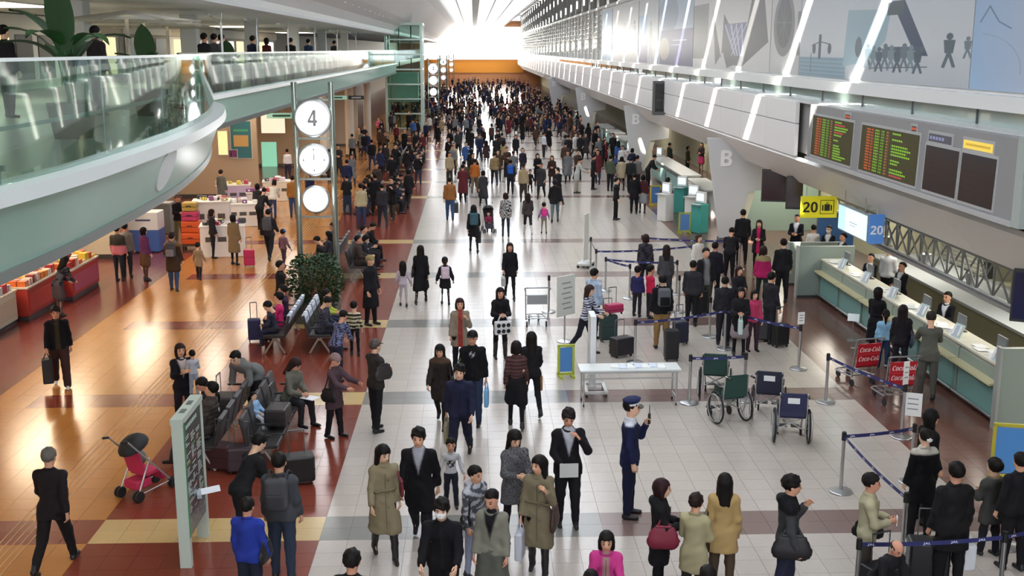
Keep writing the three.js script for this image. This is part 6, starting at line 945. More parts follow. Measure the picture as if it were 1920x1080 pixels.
// patterns colour the cloth by its own place on the body
const blend = (a, b, d) => { const t = Math.min(1, Math.max(0, d / 0.024 + 0.5)); return [a[0] + (b[0] - a[0]) * t, a[1] + (b[1] - a[1]) * t, a[2] + (b[2] - a[2]) * t]; };
const PAT = {
  open: (a, b, w0 = 0.05) => (x, y, z) => blend(a, b, z > 0.03 ? w0 + 0.02 * Math.max(0, 1.2 - y) - Math.abs(x) : -1),
  vneck: (a, b) => (x, y, z) => blend(a, b, z > 0.02 ? (y - 1.08) * 0.26 - Math.abs(x) : -1),
  stripes: (a, b, p = 0.08) => (x, y) => ((y / p) % 1 < 0.5 ? a : b),
  plaid: (a, b, p = 0.09) => (x, y, z) => (((y / p) % 1 < 0.5) !== ((((x + z) / p) + 20) % 1 < 0.5) ? a : b),
  lower: (a, b, c = 1.05) => (x, y) => blend(a, b, c - y),
  print: (a, b, cy = 1.0, r = 0.08) => (x, y, z) => (z > 0 && Math.hypot(x, y - cy) < r && Math.sin(70 * x) * Math.sin(60 * y) > -0.2 ? b : a),
  camo: (a, b) => (x, y, z) => (Math.sin(22 * x + 3 * Math.sin(19 * y)) * Math.sin(21 * y + 2 * Math.sin(17 * z)) > 0.05 ? a : b),
  collar: (a, b, c = 1.36) => (x, y) => blend(a, b, y - c),
};
const COLW = [['black', 0, 0.05], ['charcoal', 0.05, 0.13], ['grey', 0.13, 0.5], ['pale', 0.5, 2]];
let personCount = 0;
// the line down the front of a garment and the ring round its waist, read off its own surface
function frontLine(g, y0, y1) {
  const P = g.attributes.position, n = 9, best = Array(n).fill(-9);
  for (let i = 0; i < P.count; i++) { const x = P.getX(i), y = P.getY(i), z = P.getZ(i); if (Math.abs(x) > 0.025 || y < y0 || y > y1) continue; const k = Math.min(n - 1, Math.floor((y - y0) / (y1 - y0) * n)); if (z > best[k]) best[k] = z; }
  return best.map((z, k) => [0, y0 + (k + 0.5) / n * (y1 - y0), z]).filter((q) => q[2] > -5);
}
function waistRing(g, y, r = 0.26) {
  const P = g.attributes.position, n = 20, best = Array(n).fill(0); let cz = 0, c = 0;
  for (let i = 0; i < P.count; i++) if (Math.abs(P.getY(i) - y) < 0.03 && Math.abs(P.getX(i)) < 0.06) { cz += P.getZ(i); c++; } cz /= c || 1;
  for (let i = 0; i < P.count; i++) { const x = P.getX(i), z = P.getZ(i) - cz; if (Math.abs(P.getY(i) - y) > 0.03) continue; const d = Math.hypot(x, z); if (d > r || Math.abs(x) > 0.17) continue; const k = Math.floor((Math.atan2(z, x) / 6.2832 + 1) % 1 * n); if (d > best[k]) best[k] = d; }
  const pts = []; best.forEach((d, k) => { const a = (k + 0.5) / n * 6.2832; if (d > 0.05) pts.push([Math.cos(a) * d, y, cz + Math.sin(a) * d]); }); return pts;
}
// one person: spot = ground point; o = { h, b: build, yaw, pose, top: [kind, colour, pattern?], leg: [kind, colour], hair: [style, colour], hat, shoe, label, group }
function person(spot, o) {
  const lod = o.lod ?? (spot.z > -26 ? 0 : spot.z > -58 ? 1 : 2), build = o.b || 'm', pose = { ...(typeof o.pose === 'string' ? POSES[o.pose] : o.pose || POSES.stand), ...(o.px || {}) }, S = skeleton(build, pose), skin = o.skin || SKIN[personCount++ % 3];
  const t = thing('person', o.label, 'person', spot, (o.yaw || 0) * RAD, o.group);
  const k = o.h / BUILDS[build].h; t.scale.setScalar(k);
  if (S.sit) t.position.y = (o.seat ?? 0);
  part('body', bodyGeo(build, pose, lod, skin), SKINM, t);
  const [tk, tc, pat] = o.top;
  if (pat) part('jacket', tint(topGeo(build, pose, tk, lod).clone(), PAT[pat[0]](lin(tc), lin(pat[1]), ...pat.slice(2))), CLOTHVC, t).name = garment(tk);
  else part(garment(tk), topGeo(build, pose, tk, lod), cloth(tc), t);
  if (lod === 0 && !S.sit && (pose.lean || 0) < 15) {
    const tg = topGeo(build, pose, tk, 0), dark = new THREE.Color(tc).multiplyScalar(0.55).getHex(), n = S.neck[1];
    if (['jacket', 'hooded', 'puffy', 'hoodcoat', 'suit', 'coat', 'long'].includes(tk) && !(pat && pat[0] === 'vneck')) {
      const ln = frontLine(tg, Math.max(TOPS[tk].hem * S.h + S.dy + 0.04, 0.2), n - 0.03);
      if (ln.length > 3) { if (['coat', 'long', 'suit'].includes(tk)) for (let i = 1; i < ln.length; i += 2) part('button', once('button', () => cyl(0.013, 0.013, 0.012, 0, 0, 0, 8, 'z')), mat(dark, 0.4), t).position.set(0.035, ln[i][1], ln[i][2] - 0.002); part('front_seam', once(['zip', build, poseKey(pose), tk].join(), () => tube(ln, 0.0055, 16, 5)), mat(dark, 0.5), t); }
    }
    if (tk === 'long') { const ring = waistRing(tg, S.waist[1]); if (ring.length > 12) part('belt', once(['belt', build, poseKey(pose)].join(), () => tube(ring, 0.02, 30, 6, true)), cloth('#' + new THREE.Color(tc).multiplyScalar(0.8).getHexString()), t); }
    if (tk !== 'vest' && !TOPS[tk].hood) { const c = S.neck, r = 0.072 * S.s, ring = []; for (let k = 0; k < 10; k++) { const a = k / 10 * 6.2832; ring.push([Math.cos(a) * r, c[1] + 0.012 * S.s - 0.022 * S.s * Math.sin(a), c[2] + 0.004 + Math.sin(a) * r * 0.95]); } part('collar', once(['col', build, poseKey(pose)].join(), () => tube(ring, 0.019 * S.s, 24, 6, true)), cloth('#' + new THREE.Color(pat && pat[0] === 'collar' ? pat[1] : tc).multiplyScalar(0.85).getHexString()), t); }
  }
  const [lk, lc, under] = o.leg;
  if (lk === 'skirt' || lk === 'shorts') { part(lk, legGeo(build, pose, lk, lod), cloth(lc), t); if (under) part('tights', legGeo(build, pose, 'tights', lod), cloth(under), t); }
  else part(lk === 'tights' ? 'tights' : 'trousers', legGeo(build, pose, lk, lod), cloth(lc), t);
  const shoeC = o.shoe || '#17151a';
  if (o.boots) part('boots', legGeo(build, pose, 'boots', lod), mat(o.boots, 0.5), t);
  for (const q of ['p', 'm']) { const L = S['leg' + q], m = part('shoe', shoeGeo(lod), mat(o.boots || shoeC, 0.5), t); m.position.set(...L.ankle); m.scale.setScalar(S.s); m.rotation.x = -L.pitch; }
  const hm = headMatrix(S), put = (m) => { m.matrix.copy(hm); hm.decompose(m.position, m.quaternion, m.scale); return m; };
  if (o.hair) put(part('hair', hairGeo(o.hair[0], lod), mat(o.hair[1] || '#15110f', 0.62, 0, { specularIntensity: 0.35 }), t));
  if (o.hat) put(part(o.hat[0] === 'hood' ? 'hood' : 'hat', hairGeo(o.hat[0], lod), cloth(o.hat[1]), t));
  if (o.mask) put(part('face_mask', once('mask', () => new THREE.SphereGeometry(0.062, 14, 8, Math.PI * 0.12, Math.PI * 0.76, Math.PI * 0.36, Math.PI * 0.34).scale(1, 1.05, 1.15).translate(0, -0.028, 0.034)), mat('#e8e8e6', 0.8), t));
  t.userData.S = undefined; delete t.userData.S; t._S = S; t._k = k; return t;
}
const SKINM = new THREE.MeshPhysicalMaterial({ color: 0xffffff, roughness: 0.6, vertexColors: true, specularIntensity: 0.5 });
const CLOTHVC = new THREE.MeshPhysicalMaterial({ color: 0xffffff, roughness: 0.85, vertexColors: true, specularIntensity: 0.4, sheen: 0.25, sheenRoughness: 0.6 });
const garment = (k) => ({ shirt: 'shirt', suit: 'suit_jacket', jacket: 'jacket', puffy: 'puffy_jacket', hooded: 'hooded_jacket', coat: 'coat', long: 'long_coat', hoodcoat: 'hooded_coat', vest: 'vest', tunic: 'tunic' }[k]);
// a point of a person's body in the scene
function bodyPoint(t, p) { return V(...p).multiplyScalar(t._k).applyAxisAngle(V(0, 1, 0), t.rotation.y).add(t.position); }
// ---------- who is where: head-top pixel and height give each person's place on the floor ----------
const K = '#161519', CH = '#2b2a2e', NV = '#1d2036', BR = '#3e2f29', HAIRB = '#14100e', HAIRN = '#2c1b14';
const cast = [];
function p(px, py, h, b, yaw, pose, top, leg, hair, label, o = {}) {
  const sit = (typeof pose === 'string' ? POSES[pose] : pose).sit, lean = (typeof pose === 'string' ? POSES[pose] : pose).lean || 0;
  const hh = o.eff ?? (sit ? h * 0.755 : h * (lean > 40 ? 0.78 : 1)), s = G(px, py, hh); s.y = 0;
  if (o.at) s.copy(o.at);
  if (lean > 20) { const k = Math.sin(lean * RAD) * 0.5 * h / 1.7; s.x -= Math.sin(yaw * RAD) * k; s.z -= Math.cos(yaw * RAD) * k; }
  const t = person(s, { h, b, yaw, pose, top, leg, hair: hair && (hair[1] ? hair : [hair[0], HAIRB]), label, ...o }); cast.push(t); return t;
}
// things carried
const bp = (t, q) => bodyPoint(t, q);
function backpack(t, color, label, accent) {
  const S = t._S, c = add3(S.chest, S.w, -0.19 * S.s), g = thing('backpack', label, 'backpack', bp(t, add3(c, S.u, -0.26 * S.s)), t.rotation.y); g.scale.setScalar(t._k * S.s);
  part('pack', rbox(0.29, 0.42, 0.15, 0.06, 0, 0.22, 0), cloth(color), g); part('pocket', rbox(0.22, 0.2, 0.06, 0.025, 0, 0.14, -0.09), cloth(accent || color), g);
  for (const s of [-1, 1]) part('strap', tube([[s * 0.1, 0.4, 0.05], [s * 0.12, 0.47, 0.17], [s * 0.12, 0.4, 0.29]], 0.016, 10, 5), cloth(accent || color), g); part('top_loop', torus(0.035, 0.008, 12, 5).translate(0, 0.44, 0), BLACKP, g); return g;
}
function sideBag(t, side, color, label, w = 0.32, h = 0.24, low = 0) {                          // hangs from the shoulder
  const S = t._S, sh = side > 0 ? S.armp.sh : S.armm.sh, hip = [side * 0.23 * S.s, S.pelvis[1] + 0.05 - low, 0.03], g = thing('shoulder_bag', label, 'bag', bp(t, add3(hip, [0, -h * 0.5, 0])), t.rotation.y + Math.PI / 2); g.scale.setScalar(t._k);
  part('pouch', once('pouch' + w + h, () => { const f = new Field([-w * 0.7, -0.1, -0.16], [w * 0.7, h + 0.1, 0.16], 0.022); f.bone([-w * 0.3, h * 0.34, 0], [w * 0.3, h * 0.34, 0], h * 0.36, h * 0.36, 0.04, 0.36).bone([-w * 0.26, h * 0.75, 0], [w * 0.26, h * 0.75, 0], h * 0.24, h * 0.24, 0.08, 0.3).add((x, y, z) => 0.006 * fold(x * 1.4, y * 1.4, z)); return f.mesh(); }), mat(color, 0.55), g); part('flap', rbox(w * 0.6, 0.03, 0.05, 0.012, 0, h * 0.97, 0), mat(color, 0.45), g);
  const dy = sh[1] - hip[1] + h * 0.5, dx = side * 0.07; part('strap', tube([[-w * 0.3, h * 0.9, 0], [-0.05, dy * 0.7, dx * -0.4], [0, dy + 0.05, -dx * 0.2 - side * 0.05], [0.05, dy * 0.7, dx * -0.4], [w * 0.3, h * 0.9, 0]], 0.015, 20, 6), mat(color, 0.55), g); return g;
}
function handBag(t, side, color, label, w = 0.3, h = 0.26, d = 0.12, kind = 'hand_bag') {
  const S = t._S, A = side > 0 ? S.armp : S.armm, hnd = add3(A.wr, A.fd, 0.08 * S.s), pt = bp(t, hnd), g = thing(kind, label, 'bag', [pt.x, pt.y - (h + 0.12), pt.z], t.rotation.y + Math.PI / 2);
  const body = new THREE.CylinderGeometry(0.5, 0.5, 1, 4, 1).rotateY(Math.PI / 4); part('sack', rbox(w, h, d, 0.03, 0, h / 2, 0), mat(color, 0.6), g); for (const s of [-1, 1]) part('handle', tube([[-w * 0.3, h, s * d * 0.3], [-w * 0.16, h + 0.11, s * 0.015], [w * 0.16, h + 0.11, s * 0.015], [w * 0.3, h, s * d * 0.3]], 0.008, 14, 5), mat(color, 0.6), g); return g;
}
function suitcase(pos, turn, color, label, w = 0.36, h = 0.55, d = 0.24) {
  const g = thing('suitcase', label, 'suitcase', pos, turn); part('shell', rbox(w, h, d, 0.04, 0, h / 2 + 0.05, 0), mat(color, 0.45), g); part('zip', box(w * 1.004, 0.012, d * 1.004, 0, h * 0.62, 0), BLACKP, g); for (const x of [-1, 1]) for (const z of [-1, 1]) part('wheel', cyl(0.03, 0.03, 0.02, x * w * 0.38, 0.03, z * d * 0.32, 10, 'x'), BLACKP, g); part('pull_handle', [bar([-w * 0.25, h, -d * 0.3], [-w * 0.25, h + 0.42, -d * 0.3], 0.008), bar([w * 0.25, h, -d * 0.3], [w * 0.25, h + 0.42, -d * 0.3], 0.008), bar([-w * 0.25, h + 0.42, -d * 0.3], [w * 0.25, h + 0.42, -d * 0.3], 0.012)], mat(0x6a6c6e, 0.4, 0.6), g); return g;
}
function held(t, side, name, label, cat, geo, m, off = [0, 0, 0]) { const S = t._S, A = side > 0 ? S.armp : S.armm, pt = bp(t, add3(add3(A.wr, A.fd, 0.1 * S.s), off)), g = thing(name, label, cat, pt, t.rotation.y); part('sheet', geo, m, g); return g; }
const sheet = () => box(0.2, 0.28, 0.006), PAPER = mat(0xe6e8ea, 0.7);
{
  let t;
  // --- foreground ---
  t = p(87, 838, 1.68, 'm', 176, 'walk2', ['suit', '#1f1a1c'], ['trousers', '#1b1719'], ['short', '#6a655f'], 'person in dark suit walking away across the orange floor'); held(t, 1, 'paper_sheet', 'white papers in the hand of the person in dark suit', 'paper', sheet().translate(0, -0.1, 0).rotateX(0.3), PAPER);
  p(657, 1028, 1.66, 'm', 170, 'walk', ['jacket', K], ['trousers', K], ['shaggy'], 'person in black jacket standing just past the grey floor band');
  t = p(718, 833, 1.62, 'f', 14, 'step', ['long', '#82775e'], ['tights', '#1a1518'], ['long'], 'person in olive beige trench coat with black boots walking beside the person in black', { boots: '#191416', px: { turn: 20, nod: 10 } }); sideBag(t, 1, 0x6e2230, 'dark red shoulder bag of the woman in the olive trench coat', 0.3, 0.22, -0.12);
  p(785, 795, 1.76, 'm', -4, 'walk', ['coat', '#121115', ['vneck', '#9a9aa2']], ['trousers', '#17161a'], ['shaggy'], 'tall person in black coat and patterned scarf walking next to the olive trench coat');
  p(845, 823, 1.06, 'c', 6, 'kid', ['shirt', '#b9b9bc', ['print', '#3a3634', 0.78, 0.07]], ['trousers', '#20232f'], ['short'], 'small person in white long-sleeved top with dark print');
  t = p(830, 926, 1.7, 'm', -6, 'push', ['jacket', '#131216', ['open', '#1f1e22', 0.012]], ['trousers', K], ['shaggy'], 'person in black zip jacket wearing a white face mask', { mask: 1 });
  t = p(890, 876, 1.5, 'm', 48, 'stand', ['hooded', '#a9aab0', ['camo', '#4a4c54']], ['slim', '#8a90a8'], ['short'], 'person in grey and white camouflage jacket behind the masked person'); sideBag(t, -1, 0x17161a, 'small black crossbody bag on the camouflage jacket', 0.2, 0.16);
  p(922, 920, 1.6, 'f', -16, 'stand', ['jacket', '#77766a', ['vneck', '#16151a']], ['skirt', '#55564e', '#4a4540'], ['bun'], 'person in grey tailored jacket over black top', { px: { turn: -14, nod: 16 } });
  p(965, 808, 1.62, 'f', 20, 'hold', ['coat', '#6b6a6c', ['plaid', '#3f3f43', 0.05]], ['tights', '#16141a'], ['long'], 'person in grey checked coat looking down behind the trench coat', { px: { nod: 20 } });
  t = p(1010, 855, 1.62, 'f', -14, 'strap', ['long', '#746a54'], ['tights', '#16141a'], ['long'], 'person in khaki trench coat carrying a brown tote', { boots: '#191416', px: { turn: -30 } }); handBag(t, -1, 0xb9bcc6, 'pale plastic carrier bag held by the khaki trench coat woman', 0.26, 0.38, 0.1, 'carrier_bag'); sideBag(t, 1, 0x3f2a22, 'large brown tote bag on the arm of the khaki trench coat woman', 0.4, 0.34, 0.1);
  t = p(1066, 768, 1.74, 'm', 2, 'call', ['suit', '#171519', ['vneck', '#a9abb2']], ['trousers', K], ['shaggy', '#1d1416'], 'person in black suit reading a newspaper while on the phone'); held(t, -1, 'newspaper', 'folded newspaper held by the person in black suit', 'paper', box(0.26, 0.2, 0.015), mat(0xb9bab6, 0.8), [0.05, 0, 0.02]);
  t = p(1183, 750, 1.78, 'm', 78, 'salute', ['suit', '#1a1f40', ['collar', '#c9ccd6', 1.39]], ['trousers', '#171a33'], ['short'], 'person in navy guard uniform and peaked cap standing in profile', { hat: null });
  { const S = t._S, q = bp(t, S.head), g = thing('peaked_cap', 'navy peaked cap with white band on the uniformed guard', 'cap', [q.x, q.y + 0.03, q.z], t.rotation.y); part('crown', lathe([[0, 0.135], [0.07, 0.135], [0.135, 0.105], [0.125, 0.08], [0.1, 0.055], [0.098, 0.02], [0, 0.02]], 24), cloth('#1d2448'), g); part('band', cyl(0.1, 0.1, 0.03, 0, 0.035, 0, 24), mat(0xd8dade, 0.5), g); part('peak', new THREE.CylinderGeometry(0.12, 0.12, 0.012, 20, 1, false, -0.9, 1.8).rotateX(0.25).translate(0, 0.0, 0.045), mat(0x121216, 0.25), g); g.rotation.order = 'YXZ'; g.rotation.x = -0.12; const rd = held(t, 1, 'radio', 'small dark radio in the hand of the capped guard', 'radio', rbox(0.06, 0.16, 0.04, 0.01), BLACKP); part('aerial', bar([0.02, 0.08, 0], [0.02, 0.2, 0], 0.006), BLACKP, rd); }
  t = p(1138, 988, 1.48, 'f', -8, 'push', ['jacket', '#b8387c', ['open', '#9a8478', 0.04]], ['trousers', '#2a2a34'], ['bob'], 'small person in bright pink jacket and strap bag'); sideBag(t, -1, 0x1a181c, 'black shoulder bag on the small person in pink', 0.26, 0.2, 0);
  p(1108, 1072, 1.2, 'c', 0, 'kid', ['jacket', CH], ['trousers', K], ['short'], 'small person in charcoal jacket beside the pink jacket');
  t = p(1240, 900, 1.6, 'f', 84, 'hold', ['hoodcoat', '#131215'], ['tights', K], ['bob', '#2a1418'], 'person in black coat with a hair clip in profile'); sideBag(t, -1, 0x7a1c34, 'crimson bag slung behind the person in black coat', 0.34, 0.32, -0.06);
  t = p(1305, 928, 1.52, 'f', 150, 'hold', ['coat', '#a39c7a'], ['trousers', '#3a3430'], ['bob', '#231815'], 'person in cream coat seen from behind', { hair: ['shaggy', '#231815'] }); handBag(t, 1, 0x1a1518, 'black handbag on the arm of the cream-coated woman', 0.36, 0.26);
  t = p(1360, 890, 1.58, 'f', 172, 'stand', ['coat', '#a98e5e'], ['trousers', '#4a3c30'], ['long'], 'person in tan jacket seen from behind'); sideBag(t, 1, 0x17151a, 'black slouchy shoulder bag on the tan jacket', 0.36, 0.26, -0.02);
  p(1328, 1066, 1.5, 'f', 180, 'stand', ['jacket', K], ['trousers', K], ['shaggy'], 'person in plain black standing next to the cream coat');
  t = p(1483, 893, 1.72, 'm', 80, 'strap', ['hooded', '#3b3c3e', ['collar', '#131317', 1.3]], ['trousers', '#24263a'], ['shaggy'], 'person in dark grey jacket with black hood standing in profile'); sideBag(t, -1, 0x17161a, 'big black satchel at the hip of the person in dark grey jacket', 0.42, 0.32, 0.05);
  t = p(1633, 890, 1.62, 'm', 74, 'hold', ['jacket', '#a49f82'], ['trousers', '#4a443c'], ['short'], 'traveller in cream jacket holding a phone by the queue belt'); held(t, 1, 'phone', 'white phone in the hand of the cream-jacketed traveller', 'phone', box(0.06, 0.12, 0.012), PAPER); sideBag(t, 1, 0x17161a, 'black strap bag on the arm of the cream-jacketed traveller', 0.4, 0.26, 0.1);
  t = p(1737, 806, 1.62, 'f', 186, 'stand', ['coat', '#101014', ['collar', '#b4b0a4', 1.36]], ['trousers', K], ['short'], 'person in black coat with white hood collar and hair ornament', { hair: ['bun'] }); { const q = bp(t, add3(t._S.head, [0, 0, -0.13])), g = thing('hair_ornament', 'white flower hair ornament on the person in black', 'ornament', q); part('petals', new THREE.IcosahedronGeometry(0.045, 0), mat(0xe8e6e2, 0.6), g); part('stem', bar([0, 0, 0], [0.01, -0.09, 0], 0.006), BLACKP, g); }
  p(1745, 770, 1.68, 'f', 100, 'stand', ['coat', '#0f0f12'], ['trousers', K], ['bob'], 'person in black coat and soft black hat behind the white-collared one', { hat: ['beanie', '#131215'] });
  t = p(1795, 870, 1.74, 'm', 184, 'stand', ['coat', '#171618'], ['trousers', '#141317'], ['short'], 'person in long black coat seen from behind beside the queue belt'); handBag(t, -1, 0xd3d6da, 'crumpled white carrier bag held by the person in long black coat', 0.36, 0.34, 0.16, 'carrier_bag');
  p(1867, 862, 1.36, 'c', 196, 'hold', ['hoodcoat', '#3a3a38', ['collar', '#8a7a5c', 1.0]], ['trousers', '#1a1a20'], ['short'], 'small person in charcoal coat with fur-trimmed hood at the queue');
  p(1916, 852, 1.6, 'm', 190, 'stand', ['jacket', '#17161a'], ['trousers', K], ['short'], 'black-clad person by the blue framed notice');
  p(1678, 1003, 1.3, 'm', 20, 'stoop', ['jacket', '#1c1b1f'], ['trousers', K], ['bald', '#3a302c'], 'person in black crouching over dark luggage behind the belt');
  suitcase(G(1655, 1135), 0.4, 0x1a1a1e, 'black soft suitcase under the crouching person', 0.55, 0.5, 0.35); suitcase(G(1735, 1100), -0.2, 0x141418, 'black suitcase below the white carrier bag', 0.5, 0.6, 0.3);
  // --- guide board and first bench ---
  t = p(478, 828, 1.66, 'm', 130, 'stoop', ['jacket', '#1d1d1f'], ['trousers', '#22232b'], ['short'], 'person in dark jacket leaning over the bench luggage', { eff: 1.5 });
  t = p(522, 852, 1.7, 'm', 176, 'stand', ['jacket', '#3f4146'], ['trousers', '#2c3646'], ['short'], 'person in grey jacket and jeans with large backpack'); backpack(t, '#47474a', 'large charcoal backpack on the person in grey jacket', '#3a3a3d');
  t = p(462, 936, 1.5, 'm', 165, 'stand', ['jacket', '#22348e'], ['trousers', '#1f2434'], ['short'], 'person in bright blue jacket beside the guide board'); sideBag(t, -1, 0x1a1a1d, 'black and white bag slung on the blue jacket', 0.3, 0.3, 0);
  p(447, 648, 1.7, 'm', -24, 'bend', ['hooded', '#6c6d6c'], ['trousers', '#1d1c20'], ['short'], 'person in grey hooded jacket bending down over the bench', { eff: 1.5 });
  t = p(338, 646, 1.58, 'f', 30, 'carry', ['jacket', '#17161c', ['vneck', '#b9a9a4']], ['trousers', '#1b1a22'], ['bob', '#2a1a16'], 'person in black holding a small person on her arm'); p(357, 668, 0.82, 'c', 200, 'hold', ['jacket', '#a9adb6'], ['trousers', '#8f96a4'], ['short'], 'small person in pale grey held by the person in black', { at: bp(t, [0.16, 0.72, 0.2]) });
  p(400, 727, 1.2, 'c', -60, 'sit', ['jacket', '#a9a4a8'], ['trousers', '#3a3a44'], ['bob'], 'small person in pale jacket sitting behind the guide board', { eff: 1.05, seat: 0 });
  p(436, 768, 1.7, 'm', -90, 'lounge', ['puffy', '#3c3532'], ['trousers', '#262428'], ['short'], 'person slumped on the bench in a dark brown padded jacket', { at: V(-4.45, 0, -17.7) }); p(470, 786, 1.6, 'm', -80, 'sitb', ['jacket', '#1a191d'], ['trousers', K], ['short'], 'person in black hunched on the bench by the guide board', { at: V(-4.45, 0, -18.4) });
  p(505, 770, 0.75, 'c', 60, 'lounge', ['jacket', '#8fb4d6'], ['trousers', '#c9cdd6'], ['short'], 'small person in pale blue lying on the bench luggage', { at: V(-3.7, 0.44, -18.2), seat: 0.42 });
  t = p(568, 728, 1.62, 'f', 60, 'sitb', ['hooded', '#67665c'], ['trousers', '#2a2a2e'], ['long', '#2b1b18'], 'person in grey-green jacket writing on her lap at the bench', { at: V(-3.4, 0, -19.6) }); held(t, 1, 'paper_sheet', 'white form on the lap of the writing person', 'paper', box(0.22, 0.006, 0.3), PAPER, [0, -0.03, 0.03]);
  suitcase(G(560, 905), 0.3, 0x1a191b, 'black holdall on the red floor beside the bench', 0.5, 0.42, 0.32); suitcase(V(-3.35, 0.46, -18.2), 1.5, 0x2a2628, 'dark travel bag lying on the bench seats', 0.5, 0.3, 0.36); suitcase(G(415, 880), -0.3, 0x3a2226, 'brown case standing behind the guide board', 0.45, 0.4, 0.3); suitcase(G(455, 885), 0.1, 0x33232a, 'plum coloured case next to the brown case', 0.45, 0.4, 0.3); suitcase(V(-4.4, 0.46, -19.0), 1.5, 0x3d3a3a, 'grey padded bag heaped on the bench', 0.45, 0.26, 0.36);
  t = p(624, 664, 1.52, 'f', 62, 'reach', ['coat', '#4b3a40'], ['trousers', '#1b191c'], ['short', '#7a6664'], 'person in plum coat and dusty pink hat', { hat: ['beanie', '#8c7270'], px: { lean: 4 } }); sideBag(t, -1, 0x161418, 'round black shoulder bag on the plum coat', 0.3, 0.28, 0.02);
  t = p(702, 638, 1.68, 'm', 128, 'hold', ['jacket', '#2f2928'], ['trousers', '#17171b'], ['short', '#4a4440'], 'person in dark brown jacket and cap talking to the person', { hat: ['cap', '#6b5650'] }); sideBag(t, -1, 0x2a2626, 'dark bag on the shoulder of the man in the brown cap', 0.28, 0.3, -0.2);
  // --- middle of the hall ---
  t = p(825, 641, 1.56, 'f', -8, 'walk', ['hoodcoat', '#2b2422', ['collar', '#4a382c', 1.3]], ['slim', '#1a191a'], ['long', '#1d1413'], 'person in dark cap and fur-collared brown jacket', { hat: ['cap', '#151417'] }); sideBag(t, 1, 0x1b181a, 'black bag in front of the woman in dark cap', 0.3, 0.3, 0.05);
  t = p(886, 620, 1.74, 'm', -6, 'step', ['jacket', '#141317', ['print', '#9a9aa0', 1.3, 0.05]], ['trousers', '#27324a'], ['short'], 'person in black sweatshirt, cap and jeans with green crossbody bag', { hat: ['cap', '#17161a'] }); sideBag(t, -1, 0x3d4a24, 'olive green crossbody bag on the black sweatshirt', 0.26, 0.22, -0.12); handBag(t, 1, 0x6fa6d2, 'light blue plastic bag held by the man in black sweatshirt', 0.2, 0.34, 0.08, 'carrier_bag');
  t = p(862, 678, 1.72, 'm', -6, 'walk2', ['jacket', '#1b1e36'], ['trousers', '#191c30'], ['shaggy'], 'person in navy sports jacket and matching trousers walking behind the trench coats'); handBag(t, -1, 0x8f866c, 'tan cloth bag held by the person in navy', 0.2, 0.34, 0.08);
  p(862, 560, 1.6, 'f', 4, 'strap', ['coat', '#85796a', ['open', '#9a2f2a', 0.05]], ['trousers', '#1a1820'], ['bob', '#2d1a18'], 'person in beige cardigan over red dress');
  t = p(938, 540, 1.6, 'f', 10, 'hold', ['jacket', '#141318'], ['slim', '#16151a'], ['long'], 'person in black carrying a dotted tote', { boots: '#2a1f1c' }); { const g = handBag(t, -1, 0xd4d4d8, 'white tote with black dots and bars held by the woman in black', 0.38, 0.3, 0.1, 'tote_bag'); g.rotation.y = 0.3; for (let i = 0; i < 3; i++) for (let j = 0; j < 2; j++) part('dot', cyl(0.045, 0.045, 0.006, -0.11 + i * 0.11, 0.08 + j * 0.13, 0.052, 14, 'z'), BLACKP, g); }
  t = p(968, 640, 1.6, 'f', 178, 'step', ['shirt', '#5b3a36', ['stripes', '#33272a', 0.07]], ['skirt', '#141318', '#141318'], ['bob', '#1c1214'], 'person in brown striped top and black skirt seen from behind');
  t = p(997, 619, 1.62, 'f', 186, 'walk', ['jacket', '#17161a'], ['slim', K], ['long'], 'person in black walking away with a paper bag'); handBag(t, -1, 0x9a6f3a, 'brown paper carrier bag held by the person walking away', 0.28, 0.3, 0.12, 'paper_bag'); sideBag(t, 1, 0x131216, 'black round bag at the back of the woman walking away', 0.34, 0.28, 0);
  t = p(956, 452, 1.6, 'f', 0, 'walk', ['tunic', '#131216'], ['slim', K], ['long', '#1d1412'], 'person all in black striding down the middle of the hall', {}); handBag(t, -1, 0xa9a6a4, 'pale bag swinging from the striding person', 0.22, 0.24);
  t = p(788, 458, 1.62, 'f', 178, 'walk2', ['long', '#121115'], ['tights', K], ['long'], 'person in long black coat walking away between two girls'); sideBag(t, 1, 0x131216, 'black bag at the side of the long black coat', 0.28, 0.3, 0);
  p(755, 490, 1.22, 'c', 182, 'kid', ['jacket', '#b4a8b4'], ['slim', '#a8a0a8'], ['long'], 'small person in pale lilac jacket beside the long black coat');
  t = p(834, 482, 1.3, 'c', 184, 'kid', ['hoodcoat', '#17161b'], ['tights', K], ['tail'], 'small person in dark coat wearing a pale pink backpack'); backpack(t, '#c4b0bc', 'pale pink backpack on the small person');
  t = p(888, 382, 1.66, 'f', 182, 'walk', ['coat', '#17161b'], ['tights', '#17161b'], ['long'], 'walker in black coat with teal backpack'); backpack(t, '#3a5862', 'slate teal backpack on the walker in black coat'); handBag(t, -1, 0x1a191c, 'dark bag trailing from the walker with the teal backpack', 0.34, 0.4);
  t = p(948, 362, 1.6, 'f', 176, 'stand', ['tunic', '#b4b2b0', ['plaid', '#2a2a2e', 0.12]], ['slim', '#2a3140'], ['bob', '#2a1814'], 'person in black and white checked shirt beside a pushchair');
  p(916, 378, 0.95, 'c', 10, 'sit', ['jacket', '#8a2c4a'], ['trousers', K], ['short'], 'small person in crimson riding in the far pushchair', { at: G(916, 434), seat: -0.02 });
  t = p(843, 333, 1.72, 'm', 180, 'step', ['jacket', '#8a5a30'], ['trousers', '#33496e'], ['short'], 'person in tan leather jacket and blue jeans walking away'); handBag(t, -1, 0x3a3a30, 'dark olive bag carried by the person in tan leather jacket', 0.36, 0.4, 0.2);
